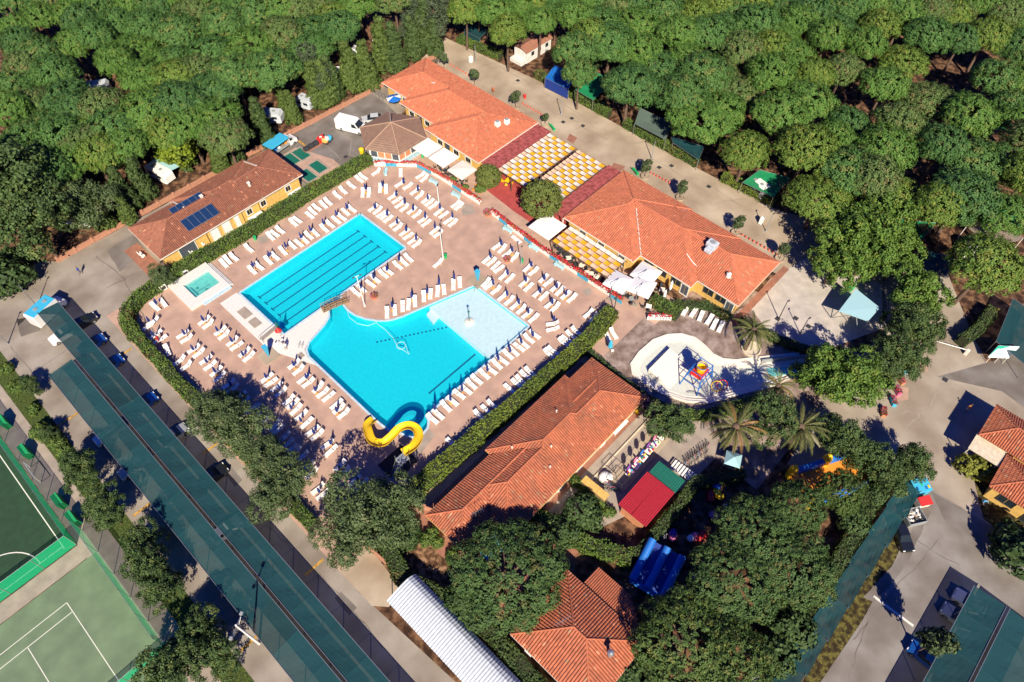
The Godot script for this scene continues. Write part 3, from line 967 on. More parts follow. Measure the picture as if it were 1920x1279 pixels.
	# drains and covers
	for p in [[1056, 229], [1072, 222], [1093, 236], [971, 151], [1259, 311], [1329, 350], [1772, 712], [1492, 597], [1516, 612], [1458, 598], [648, 294], [1236, 314]]:
		var g := G(p[0], p[1])
		tl = MB.new()
		tl.box(Vector3(g.x, 0.03, g.z), Vector3(0.75, 0.012, 0.75))
		tag(put(tl, "drain_cover", M.charcoal), "square dark iron drain cover set in the paving", "drain cover", "iron covers in the paving")
	# a low terracotta wall along the camp site
	var w := thing("garden_wall", "long low terracotta wall between the camp pines and the asphalt", "wall")
	var ends := [Vector2(5.3, -109.8), Vector2(42.8, -109.6), Vector2(75.0, -108.0), Vector2(92.0, -107.8)]
	for i in 3:
		var n := int(ends[i].distance_to(ends[i + 1]) / 3.0)
		for k in n:
			var p: Vector2 = ends[i].lerp(ends[i + 1], (k + 0.5) / n)
			b = MB.new()
			b.box(Vector3(p.x, 0.35, p.y), Vector3(ends[i].distance_to(ends[i + 1]) / n - 0.35, 0.7, 0.5), -(ends[i + 1] - ends[i]).angle())
			put(b, "wall_section", M.pink_wall, w)
			var q: Vector2 = ends[i].lerp(ends[i + 1], float(k) / n)
			b = MB.new()
			b.rslab(Vector3(q.x, 0.45, q.y), Vector3(0.4, 0.9, 0.6), 0.03)
			put(b, "pillar", M.pink_wall, w)
	for k in [["garden_wall", "terracotta wall section at the near end of the deck hedge", [16.2, -34.4, 18.4, -31.4], M.pink_wall, 1.6, 0.25], ["garden_wall", "short terracotta wall beside the pale service path", [9.4, -33.6, 9.9, -27.0], M.pink_wall, 1.2, 0.25], ["kerb_wall", "low cream kerb in front of the shrub bed by the paddling pool", [52.2, -16.8, 56.6, -10.6], M.cream_wall, 0.3, 0.2], ["kerb_wall", "cream border wall between the play yard and the changing house", [27.0, -19.0, 49.2, -19.0], M.cream_wall, 0.25, 0.2]]:
		b = MB.new()
		var q: Array = k[2]
		var dv := Vector2(q[2] - q[0], q[3] - q[1])
		b.rslab(Vector3((q[0] + q[2]) / 2, k[4] / 2, (q[1] + q[3]) / 2), Vector3(dv.length(), k[4], k[5]), 0.02, -dv.angle())
		tag(put(b, k[0], k[3]), k[1], "wall")

func pools() -> void:
	# the main pool: basins, lines and coping
	var o := thing("swimming_pool", "blue swimming pool with six dark lane lines and a wide lower basin", "pool")
	var b := MB.new()
	b.skirt(POOL, -1.7, 0.0, true)
	put(b, "basin_wall", M.pool_paint, o)
	var lower := Geometry2D.intersect_polygons(POOL, rect(0, 60, -69.5, -30))[0]
	var shallow := Geometry2D.intersect_polygons(lower, V2([41.6, -60, 52, -60, 52, -40, 40.9, -40]))[0]
	b = MB.new()
	b.sheet(rect(22.3, 47.3, -81.5, -69.5), -1.6)
	put(b, "lap_floor", M.pool_paint, o)
	b = MB.new()
	b.sheet(lower, -1.35)
	b.quad(Vector3(30.1, -1.6, -69.5), Vector3(33.2, -1.6, -69.5), Vector3(33.2, -1.35, -69.5), Vector3(30.1, -1.35, -69.5), Vector3.FORWARD)
	put(b, "floor", M.pool_paint, o)
	b = MB.new()
	b.block(shallow, -1.3, -0.32)
	put(b, "shallow_floor", M.pool_white, o)
	b = MB.new()
	b.block(V2([40.4, -56.7, 42.0, -57.0, 41.6, -55.0, 39.9, -54.6]), -1.3, -0.8)
	put(b, "step", M.pool_white, o)
	for i in 6:
		var z := -79.9 + i * 1.83
		b = MB.new()
		b.box(Vector3(34.8, -1.594, z), Vector3(20.8, 0.012, 0.24))
		b.box(Vector3(24.35, -1.594, z), Vector3(0.24, 0.012, 0.9))
		b.box(Vector3(45.25, -1.594, z), Vector3(0.24, 0.012, 0.9))
		put(b, "lane_line", M.navy_tile, o)
	b = MB.new()
	b.box(Vector3(35.6, -1.344, -45.75), Vector3(9.8, 0.012, 0.3))
	put(b, "floor_line", M.navy_tile, o)
	for i in 18:
		var t := i / 17.0
		b = MB.new()
		b.box(Vector3(lerpf(31.6, 41.0, t), -1.34, lerpf(-58.6, -52.8, t)), Vector3(0.3, 0.02, 0.3), 0.5)
		put(b, "floor_dot", M.navy_tile, o)
	b = MB.new()
	b.holed(inset_poly(POOL, 0.32), [POOL], 0.05)
	b.skirt(inset_poly(POOL, 0.32), 0.0, 0.05)
	b.skirt(POOL, -0.02, 0.05, true)
	put(b, "coping", M.pale_blue_edge, o)
	b = MB.new()
	b.sheet(inset_poly(POOL, -0.002), -0.14)
	structure(b, "water", M.water)
	for p in [[22.7, -65.6, 0.6], [47.0, -81.3, 0.8], [48.8, -54.0, 2.2]]:
		var ld := thing("pool_ladder", ["steel pool ladder on the white landing by the lower basin", "steel pool ladder at the far corner of the lap basin", "steel pool ladder at the corner of the white shallow floor"][[22.7, 47.0, 48.8].find(p[0])], "ladder", Vector3(p[0], 0, p[1]), p[2])
		for k in [-0.25, 0.25]:
			b = MB.new()
			b.tube([Vector3(-0.5, 0, k), Vector3(-0.4, 0.7, k), Vector3(-0.1, 0.85, k), Vector3(0.1, 0.6, k), Vector3(0.12, -0.9, k)], 0.03, 6)
			put(b, "rail", M.steel, ld)
	# white landings along the lap basin
	b = MB.new()
	b.block(V2([18.8, -82.0, 21.97, -82.0, 21.97, -69.17, 29.72, -69.17, 29.6, -68.0, 29.0, -67.2, 27.7, -66.55, 25.9, -66.05, 23.9, -65.55, 22.6, -64.75, 22.05, -63.3, 22.05, -61.0, 18.8, -68.6]), 0.0, 0.03)
	tag(put(b, "landing", M.coping), "white paved landing around the corner of the lap basin", "landing")
	for p in [[20.4, -77.4, 1.5, 2.3, "grey hatch cover with a dark rim on the white landing"], [20.4, -74.6, 1.4, 1.9, "plain beige hatch cover on the white landing"], [21.5, -64.2, 0.9, 1.0, "small beige hatch cover near the pool steps"]]:
		b = MB.new()
		b.rslab(Vector3(p[0], 0.06, p[1]), Vector3(p[2], 0.08, p[3]), 0.02)
		tag(put(b, "hatch_cover", M.pavement), p[4], "hatch")
	# the footbridge
	var br := thing("footbridge", "small timber footbridge with rails between the two basins", "bridge", Vector3(31.2, 0, -68.1), -0.28)
	for i in 14:
		b = MB.new()
		b.rslab(Vector3(-2.05 + i * 0.31, 0.25 + 0.12 * cos((i - 6.5) / 6.5 * 1.3), 0), Vector3(0.28, 0.06, 1.3), 0.01)
		put(b, "plank", M.wood, br)
	for k in [-0.62, 0.62]:
		b = MB.new()
		b.tube([Vector3(-2.1, 1.1, k), Vector3(0, 1.3, k), Vector3(2.1, 1.1, k)], 0.04, 6)
		b.tube([Vector3(-2.1, 0.7, k), Vector3(0, 0.85, k), Vector3(2.1, 0.7, k)], 0.03, 6)
		put(b, "handrail", M.wood, br)
		for i in 5:
			b = MB.new()
			b.cyl(Vector3(-2.1 + i * 1.05, 0.2, k), Vector3(-2.1 + i * 1.05, 1.2, k), 0.04, 0.04, 6)
			put(b, "post", M.wood, br)
	# fountain pole in the shallow water, cleaning hose
	var f := thing("fountain", "slim green fountain post on a round pale base in the shallow water", "fountain", Vector3(43.7, -0.32, -50.2))
	b = MB.new()
	b.lathe(Vector3.ZERO, [[0.75, 0.0], [0.7, 0.28], [0.2, 0.4], [0.0, 0.4]], 14)
	put(b, "base", M.kid_pool, f)
	b = MB.new()
	b.cyl(Vector3(0, 0.3, 0), Vector3(0, 2.7, 0), 0.07, 0.06, 8)
	b.ell(Vector3(0, 2.75, 0), Vector3(0.2, 0.16, 0.2), 10, 6)
	put(b, "post", M.green_metal, f)
	var hose := []
	for p in [[648, 575], [655, 595], [670, 607], [690, 611], [705, 605], [722, 618], [738, 635], [745, 650], [757, 657], [767, 664]]:
		hose.append(G(p[0], p[1], -0.1))
	for i in 13:
		hose.append(G(752, 648, -0.1) + Vector3(cos(i * TAU / 12.0) * 0.7, 0, sin(i * TAU / 12.0) * 0.7))
	b = MB.new()
	b.tube(hose, 0.045, 5)
	tag(put(b, "cleaning_hose", M.pale_blue), "pale floating cleaning hose curling on the lower basin", "hose")
	# the whirlpool platform
	o = thing("whirlpool", "white raised whirlpool platform with turquoise water and edge steps", "pool")
	b = MB.new()
	b.holed(rect(14.9, 22.0, -91.0, -83.9), [SPA], 0.55)
	b.skirt(rect(14.9, 22.0, -91.0, -83.9), 0.0, 0.55)
	b.skirt(SPA, -0.4, 0.55, true)
	put(b, "platform", M.coping, o)
	for i in 2:
		b = MB.new()
		b.slab(22.0 + i * 0.3, 22.3 + i * 0.3, 0.0, 0.37 - i * 0.18, -90.6, -83.9)
		put(b, "step", M.coping, o)
	b = MB.new()
	b.slab(16.9, 22.0, 0.0, 0.3, -83.9, -83.4)
	put(b, "side_step", M.pale_blue_edge, o)
	b = MB.new()
	b.holed(SPA, [inset_poly(SPA, -0.6)], 0.05)
	b.skirt(inset_poly(SPA, -0.6), -0.4, 0.05, true)
	put(b, "bench", M.spa_paint, o)
	b = MB.new()
	b.sheet(SPA, -0.4)
	put(b, "floor", M.spa_paint, o)
	for p in [[18.2, -87.9, 0.24], [19.1, -86.5, 0.3]]:
		b = MB.new()
		b.cyl(Vector3(p[0], -0.39, p[1]), Vector3(p[0], -0.37, p[1]), p[2], p[2], 12)
		put(b, "drain", M.green_metal, o)
	b = MB.new()
	for i in 13:
		b.box(Vector3(17.7 + i * 0.2, -0.394, -87.2), Vector3(0.1, 0.01, 0.26 if i % 3 else 0.18))
	put(b, "floor_print", M.green_metal, o)
	b = MB.new()
	b.sheet(inset_poly(SPA, -0.002), 0.40)
	structure(b, "water", M.spa_water)
	for p in [[14.2, -91.4, "white pump box with dark panel at the whirlpool corner"], [18.4, -91.6, "small white box on the hedge beside the whirlpool"]]:
		o = thing("pump_box", p[2], "box", Vector3(p[0], 0, p[1]))
		b = MB.new()
		b.rslab(Vector3(0, 0.55, 0), Vector3(1.1, 1.1, 0.9), 0.04)
		put(b, "case", M.white_plastic, o)
		b = MB.new()
		b.box(Vector3(0, 0.6, 0.46), Vector3(0.8, 0.6, 0.03))
		put(b, "panel", M.charcoal, o)
	# paddling pool
	o = thing("paddling_pool", "cream paddling pool with rounded rim and a sloping play ramp", "pool")
	b = MB.new()
	b.sheet(inset_poly(KIDS, -1.2), -0.22)
	put(b, "floor", M.kid_pool, o)
	b = MB.new()
	b.skirt(inset_poly(KIDS, -1.2), -0.3, -0.16, true)
	b.holed(inset_poly(KIDS, -0.6), [inset_poly(KIDS, -1.2)], -0.16)
	b.skirt(inset_poly(KIDS, -0.6), -0.16, 0.06, true)
	b.holed(inset_poly(KIDS, -0.15), [inset_poly(KIDS, -0.6)], 0.06)
	b.skirt(inset_poly(KIDS, -0.15), 0.06, 0.22, true)
	b.holed(inset_poly(KIDS, 0.15), [inset_poly(KIDS, -0.15)], 0.22)
	b.skirt(inset_poly(KIDS, 0.15), 0.0, 0.22)
	put(b, "rim", M.kid_pool, o)
	b = MB.new()
	b.sheet(inset_poly(KIDS, -1.21), -0.17)
	structure(b, "water", M.film_water)
	b = MB.new()
	var ra := [Vector3(55.2, 0.75, -23.9), Vector3(60.6, 0.75, -23.9), Vector3(60.4, -0.2, -19.6), Vector3(55.0, -0.2, -19.8)]
	b.quad(ra[0], ra[1], ra[2], ra[3], Vector3.UP)
	b.quad(ra[0], ra[1], ra[1] - Vector3(0, 0.95, 0), ra[0] - Vector3(0, 0.95, 0), Vector3.FORWARD)
	b.tri(ra[0], ra[3], ra[0] - Vector3(0, 0.95, 0), Vector3.LEFT)
	b.tri(ra[1], ra[2], ra[1] - Vector3(0, 0.95, 0), Vector3.RIGHT)
	put(b, "ramp", M.kid_pool, o)
	b = MB.new()
	b.box(Vector3(73.0, 0.28, -8.7), Vector3(12.0, 0.7, 0.16), -0.69)
	put(b, "divider", M.grey_paint, o)
	b = MB.new()
	b.box(Vector3(70.6, -0.14, -8.2), Vector3(8.0, 0.08, 1.4), -0.69)
	put(b, "channel", M.spa_paint, o)


# ---------------------------------------------------------------- plants
# Clumps of leaf-sized faces over ellipsoid lobes. lobes: [centre, radii, clumps]
func crown(sd: int, lobes: Array, per: int, clump: float, ll: float, lw: float, cols: Array, ymin := -0.35, face := 1.0, m: Material = null) -> ArrayMesh:
	rng.seed = sd
	var b := MB.new()
	for lo in lobes:
		var n := 0
		while n < lo[2]:
			var d := ru()
			if d.y < ymin:
				continue
			n += 1
			var q: Vector3 = lo[0] + d * lo[1] * rf(0.80, 1.03)
			var base: Color = cols[0].lerp(cols[1], rng.randf())
			if cols.size() > 2 and rng.randf() < 0.12:
				base = cols[2]
			for j in per:
				var w := ru()
				var p := q + w * clump * rf(0.35, 1.0)
				var nr := (d * face + w * 0.5 + ru() * 0.75).normalized()
				b.col = base * rf(0.72, 1.25)
				b.col.a = 1.0
				b.leaf(p, nr, ru(), ll * rf(0.7, 1.2), lw * rf(0.7, 1.2))
	return mesh_of(b, m if m else M.leaf)

func trunk(h: float, r: float, limbs: int, spread: float, sd: int, lean := 0.0) -> ArrayMesh:
	rng.seed = sd
	var b := MB.new()
	var k := Vector3(lean, h, lean * 0.5)
	b.cyl(Vector3.ZERO, k * 0.5, r, r * 0.8, 8)
	b.cyl(k * 0.5, k, r * 0.8, r * 0.6, 8)
	for i in limbs:
		var a := TAU * i / limbs + rf(-0.4, 0.4)
		var s := k * rf(0.75, 1.0)
		var e := s + Vector3(cos(a) * spread, spread * rf(0.35, 0.8), sin(a) * spread) * rf(0.7, 1.0)
		b.cyl(s, s.lerp(e, 0.5) + Vector3(0, 0.2, 0), r * 0.42, r * 0.3, 6)
		b.cyl(s.lerp(e, 0.5) + Vector3(0, 0.2, 0), e, r * 0.3, r * 0.12, 6)
	return mesh_of(b, M.bark)

func tree_proto(key: String, called: String, cr: Mesh, tr: Mesh) -> void:
	protos[key] = [called, cr, tr]

func plant(key: String, at: Vector3, s: float, label: String, category := "tree", group := "", turn := -1.0, sy := -1.0) -> Node3D:
	var p: Array = protos[key]
	var o := thing(p[0], label, category, Vector3(at.x, 0, at.z), rf(0, TAU) if turn < 0 else turn, group)
	o.scale = Vector3(s, s if sy < 0 else sy, s)
	if p[2]:
		inst(p[2], "trunk" if category in ["tree", "palm"] else "stem", o)
	inst(p[1], "crown" if category in ["tree", "palm"] else "foliage", o)
	return o

func make_protos() -> void:
	var pines := [[Color(0.074, 0.172, 0.026), Color(0.106, 0.212, 0.034), Color(0.14, 0.215, 0.04)], [Color(0.054, 0.142, 0.030), Color(0.080, 0.178, 0.036), Color(0.11, 0.19, 0.04)], [Color(0.098, 0.178, 0.024), Color(0.138, 0.215, 0.030), Color(0.18, 0.215, 0.035)], [Color(0.068, 0.162, 0.023), Color(0.098, 0.20, 0.031), Color(0.13, 0.205, 0.036)], [Color(0.062, 0.150, 0.032), Color(0.088, 0.186, 0.040), Color(0.15, 0.195, 0.045)], [Color(0.085, 0.150, 0.036), Color(0.115, 0.178, 0.046), Color(0.17, 0.17, 0.06)], [Color(0.046, 0.125, 0.030), Color(0.068, 0.158, 0.036), Color(0.10, 0.17, 0.04)]]
	for i in 7:
		rng.seed = 100 + i
		var lobes := [[Vector3(0, 8.6, 0), Vector3(4.3, 2.8, 4.3), 330]]
		for k in 7:
			var a := TAU * k / 7.0 + rf(-0.3, 0.3)
			lobes.append([Vector3(cos(a) * 3.0, rf(7.6, 8.8), sin(a) * 3.0), Vector3(1.9, 1.6, 1.9) * rf(0.85, 1.2), 62])
		tree_proto("pine%d" % i, "umbrella_pine", crown(200 + i, lobes, 22, 0.44, 0.18, 0.10, pines[i], -0.30, 1.35, M.needle), trunk(7.4, 0.34, 7, 3.0, 300 + i, rf(-0.5, 0.5)))
	for i in 2:                                      # pines near the camera: finer needles
		rng.seed = 110 + i
		var lobes := [[Vector3(0, 6.6, 0), Vector3(4.6, 2.1, 4.6), 420]]
		for k in 9:
			var a := TAU * k / 9.0 + rf(-0.3, 0.3)
			lobes.append([Vector3(cos(a) * 3.5, rf(5.8, 6.9), sin(a) * 3.5), Vector3(1.8, 1.3, 1.8) * rf(0.85, 1.25), 85])
		tree_proto("nearpine%d" % i, "umbrella_pine", crown(210 + i, lobes, 26, 0.36, 0.15, 0.075, [[Color(0.062, 0.118, 0.024), Color(0.092, 0.150, 0.032), Color(0.13, 0.155, 0.036)], [Color(0.048, 0.104, 0.026), Color(0.072, 0.132, 0.032), Color(0.115, 0.13, 0.036)]][i], -0.30, 1.2, M.needle), trunk(5.6, 0.32, 7, 3.0, 310 + i, 0.3))
	# plane trees: larger paler leaves in loose clumps
	var plane := [Color(0.075, 0.155, 0.020), Color(0.115, 0.205, 0.028), Color(0.16, 0.225, 0.035)]
	for i in 2:
		rng.seed = 120 + i
		var lobes := []
		for k in 13:
			var a := TAU * k / 13.0 * 2.6
			var rr := rf(1.0, 3.8)
			lobes.append([Vector3(cos(a) * rr, rf(5.0, 8.2) - rr * 0.35, sin(a) * rr), Vector3(1.9, 1.6, 1.9) * rf(0.8, 1.2), 30])
		tree_proto("plane%d" % i, "plane_tree", crown(220 + i, lobes, 30, 0.6, 0.17, 0.14, plane, -0.5, 0.8), trunk(4.6, 0.24, 7, 3.0, 320 + i))
	# mid green broadleaf trees along the car park
	var oak := [Color(0.05, 0.095, 0.026), Color(0.078, 0.132, 0.034), Color(0.125, 0.165, 0.045)]
	for i in 3:
		rng.seed = 140 + i
		var lobes := []
		for k in 9:
			var a := TAU * k / 9.0 * 2.6
			var rr := rf(0.4, 2.2)
			lobes.append([Vector3(cos(a) * rr, rf(3.2, 6.4) - rr * 0.3, sin(a) * rr), Vector3(1.5, 1.35, 1.5) * rf(0.8, 1.15), 30])
		tree_proto("oak%d" % i, "broadleaf_tree", crown(240 + i, lobes, 36, 0.5, 0.13, 0.095, oak, -0.6, 0.8), trunk(3.4, 0.17, 6, 1.9, 340 + i))
	# grey green willow-leaved trees on the deck edge
	var olive := [Color(0.065, 0.108, 0.036), Color(0.10, 0.148, 0.054), Color(0.155, 0.185, 0.085)]
	for i in 2:
		rng.seed = 150 + i
		var lobes := []
		for k in 11:
			var a := TAU * k / 11.0 * 2.6
			var rr := rf(0.5, 2.9)
			lobes.append([Vector3(cos(a) * rr, rf(3.6, 6.4) - rr * 0.3, sin(a) * rr), Vector3(1.6, 1.3, 1.6) * rf(0.8, 1.2), 32])
		tree_proto("willow%d" % i, "willow_leaved_tree", crown(250 + i, lobes, 28, 0.55, 0.18, 0.07, olive, -0.6, 0.7), trunk(3.6, 0.2, 6, 2.2, 350 + i))
	# pruned round tree, small street trees, cypresses
	tree_proto("round", "clipped_tree", crown(260, [[Vector3(0, 4.3, 0), Vector3(3.1, 2.7, 3.1), 420]], 13, 0.4, 0.2, 0.12, [Color(0.095, 0.13, 0.025), Color(0.14, 0.175, 0.035)], -0.75, 0.9), trunk(3.0, 0.2, 6, 1.4, 360))
	tree_proto("street", "street_tree", crown(261, [[Vector3(0, 2.7, 0), Vector3(0.85, 0.95, 0.85), 60], [Vector3(0.3, 3.3, 0.2), Vector3(0.6, 0.6, 0.6), 24], [Vector3(-0.4, 2.3, -0.3), Vector3(0.6, 0.6, 0.6), 24]], 12, 0.28, 0.15, 0.09, [Color(0.05, 0.085, 0.03), Color(0.085, 0.12, 0.045)], -0.9, 0.7), trunk(2.3, 0.07, 5, 0.6, 361))
	for i in 2:
		var lobes := []
		for k in 8:
			var t := k / 7.0
			lobes.append([Vector3(rf(-0.2, 0.2), 0.9 + t * 6.0, rf(-0.2, 0.2)), Vector3(1.75, 1.0, 1.75) * lerpf(1.0, 0.28, t), int(lerpf(70, 20, t))])
		tree_proto("cypress%d" % i, "cypress", crown(270 + i, lobes, 14, 0.34, 0.26, 0.10, [[Color(0.045, 0.085, 0.02), Color(0.07, 0.115, 0.028)], [Color(0.07, 0.115, 0.02), Color(0.10, 0.15, 0.03)]][i], -0.6, 0.8, M.needle), trunk(5.0, 0.13, 0, 0.0, 370))
	tree_proto("gum", "eucalyptus", crown(280, [[Vector3(0, 9.5, 0), Vector3(2.2, 2.2, 2.2), 80], [Vector3(1.4, 7.2, 0.6), Vector3(1.7, 1.6, 1.7), 60], [Vector3(-1.5, 7.0, -0.4), Vector3(1.8, 1.6, 1.8), 60], [Vector3(0.2, 5.2, 1.2), Vector3(1.6, 1.4, 1.6), 50]], 14, 0.55, 0.3, 0.08, [Color(0.055, 0.085, 0.04), Color(0.09, 0.125, 0.065)], -0.8, 0.5), trunk(9.0, 0.2, 7, 1.6, 380))
	tree_proto("lime", "acacia", crown(281, [[Vector3(0, 3.2, 0), Vector3(2.0, 1.9, 2.0), 90], [Vector3(0.8, 4.4, 0.4), Vector3(1.4, 1.2, 1.4), 50], [Vector3(-1.0, 2.6, 0.8), Vector3(1.3, 1.2, 1.3), 40]], 14, 0.45, 0.24, 0.15, [Color(0.13, 0.20, 0.012), Color(0.22, 0.29, 0.02)], -0.8, 0.8), trunk(2.6, 0.14, 5, 1.2, 381))
	# shrubs
	var green := [Color(0.07, 0.125, 0.022), Color(0.105, 0.17, 0.03), Color(0.15, 0.2, 0.03)]
	tree_proto("shrub", "shrub", crown(290, [[Vector3(0, 0.6, 0), Vector3(0.9, 0.75, 0.9), 60], [Vector3(0.5, 0.5, 0.3), Vector3(0.7, 0.55, 0.7), 30]], 12, 0.24, 0.15, 0.09, green, -0.4), trunk(0.6, 0.06, 5, 0.5, 390))
	tree_proto("dark_shrub", "shrub", crown(291, [[Vector3(0, 1.2, 0), Vector3(1.6, 1.3, 1.6), 110], [Vector3(0.9, 0.9, 0.6), Vector3(1.1, 1.0, 1.1), 45]], 13, 0.35, 0.19, 0.12, [Color(0.035, 0.075, 0.02), Color(0.06, 0.105, 0.026)], -0.4), trunk(1.0, 0.1, 5, 0.9, 391))
	tree_proto("yellow_shrub", "shrub", crown(292, [[Vector3(0, 0.9, 0), Vector3(1.3, 1.0, 1.3), 80]], 12, 0.3, 0.17, 0.11, [Color(0.14, 0.17, 0.02), Color(0.22, 0.23, 0.03)], -0.4), trunk(0.8, 0.08, 5, 0.7, 392))
	tree_proto("flower_shrub", "flowering_shrub", crown(293, [[Vector3(0, 0.8, 0), Vector3(1.0, 0.9, 1.0), 70]], 12, 0.26, 0.15, 0.10, [Color(0.10, 0.05, 0.09), Color(0.16, 0.07, 0.12), Color(0.05, 0.09, 0.02)], -0.4), trunk(0.8, 0.07, 5, 0.6, 393))
	# date palm
	rng.seed = 400
	for v in 2:
		var b := MB.new()
		for i in 34:
			var a := TAU * i / 34.0 * 5.0 + rf(-0.2, 0.2)
			var rise := rf(-0.35, 0.95)
			var long := rf(2.9, 3.7)
			var p := Vector3(0, 4.6, 0)
			var dir := Vector3(cos(a) * cos(rise), sin(rise) + 0.25, sin(a) * cos(rise)).normalized()
			var tint := Color(0.095, 0.115, 0.03).lerp(Color(0.15, 0.155, 0.045), rng.randf())
			if v == 1 and i % 5 == 0:
				tint = Color(0.30, 0.17, 0.05)
			for k in 13:
				var q := p + dir * long / 13.0
				dir = (dir + Vector3(0, -0.085 - 0.05 * cos(rise), 0)).normalized()
				b.col = tint * 0.8
				b.cyl(p, q, 0.035, 0.03, 3, false)
				var side := dir.cross(Vector3.UP).normalized()
				var ln := 0.46 * sin(PI * (0.12 + 0.85 * k / 13.0))
				for sg in [-1.0, 1.0]:
					for h in 2:
						var s0 := p.lerp(q, (h + 0.5) / 2.0)
						var tip: Vector3 = s0 + side * sg * ln * 0.7 + dir * ln * 0.9 + Vector3(0, -0.16 + rf(-0.1, 0.1), 0)
						b.col = tint * rf(0.75, 1.25)
						b.tri(s0 - dir * 0.055, s0 + dir * 0.055, tip)
				p = q
		var t := MB.new()
		for k in 14:
			t.cyl(Vector3(0, k * 0.34, 0), Vector3(0, k * 0.34 + 0.34, 0), 0.36, 0.27, 10, true)
		t.ell(Vector3(0, 4.6, 0), Vector3(0.5, 0.55, 0.5), 10, 6)
		tree_proto("palm%d" % v, "date_palm", mesh_of(b, M.leaf), mesh_of(t, M.bark))

# A clipped hedge along a path: twigs inside, leaf faces over its top and sides
func hedge(pts: Array, w: float, h: float, label: String, cols: Array, group := "", density := 34.0, ll := 0.16) -> Node3D:
	var o := thing("hedge", label, "hedge", Vector3.ZERO, 0.0, group)
	var core := MB.new()
	var b := MB.new()
	var nz := FastNoiseLite.new()
	nz.frequency = 0.35
	for i in pts.size() - 1:
		var p := Vector3(pts[i][0], 0, pts[i][1])
		var q := Vector3(pts[i + 1][0], 0, pts[i + 1][1])
		var long := p.distance_to(q)
		var d := (q - p) / long
		var s := Vector3(-d.z, 0, d.x)
		core.box((p + q) / 2 + Vector3(0, (h - 0.22) / 2, 0), Vector3(long + w * 0.3, h - 0.22, w - 0.4), atan2(-d.z, d.x))
		var n := int(long * (w + 2.0 * h) * density)
		for k in n:
			var t := rf(-0.25, long + 0.25)
			var u := rf(0, w + 2.0 * h)
			var at := p + d * t
			var nr := Vector3.UP
			var bump := nz.get_noise_2d(at.x * 0.8 + at.z * 0.8, u) * 0.42
			if u < h:
				at += s * (w / 2 + bump) + Vector3(0, u, 0)
				nr = s
			elif u < h + w:
				at += s * (u - h - w / 2) + Vector3(0, h + bump - 0.25 * pow(absf(u - h - w / 2) / (w / 2), 4.0), 0)
			else:
				at += -s * (w / 2 + bump) + Vector3(0, u - h - w, 0)
				nr = -s
			var tone := nz.get_noise_2d(at.x * 0.6, at.z * 0.6) * 0.5 + 0.5
			b.col = cols[0].lerp(cols[1], clampf(tone + rf(-0.35, 0.35), 0, 1)) * rf(0.75, 1.2)
			if nz.get_noise_2d(at.x * 0.45 + 40.0, at.z * 0.45) > 0.38 and rng.randf() < 0.5:
				b.col = Color(0.17, 0.13, 0.035) * rf(0.7, 1.1)
			b.col.a = 1.0
			b.leaf(at + ru() * 0.08, (nr + ru() * 0.7).normalized(), ru(), ll * rf(0.7, 1.2), ll * 0.62)
	put(core, "branches", M.twig, o)
	put(b, "foliage", M.leaf, o)
	return o

func pine_words(g: Vector3, west: bool) -> String:      # which part of its wood a pine stands in
	if west:
		if g.z > -124.0:
			return "umbrella pine at the wood edge facing the bath house and low wall"
		return "umbrella pine deep in the wood behind the bath house" if g.x < 50.0 else "umbrella pine deep in the wood behind the camper vans"
	if g.x < 112.0:
		return "umbrella pine in the front row behind the boulevard hedges"
	return "umbrella pine deep in the wood behind the white chalet" if g.z < -75.0 else "umbrella pine deep in the wood behind the plane trees"

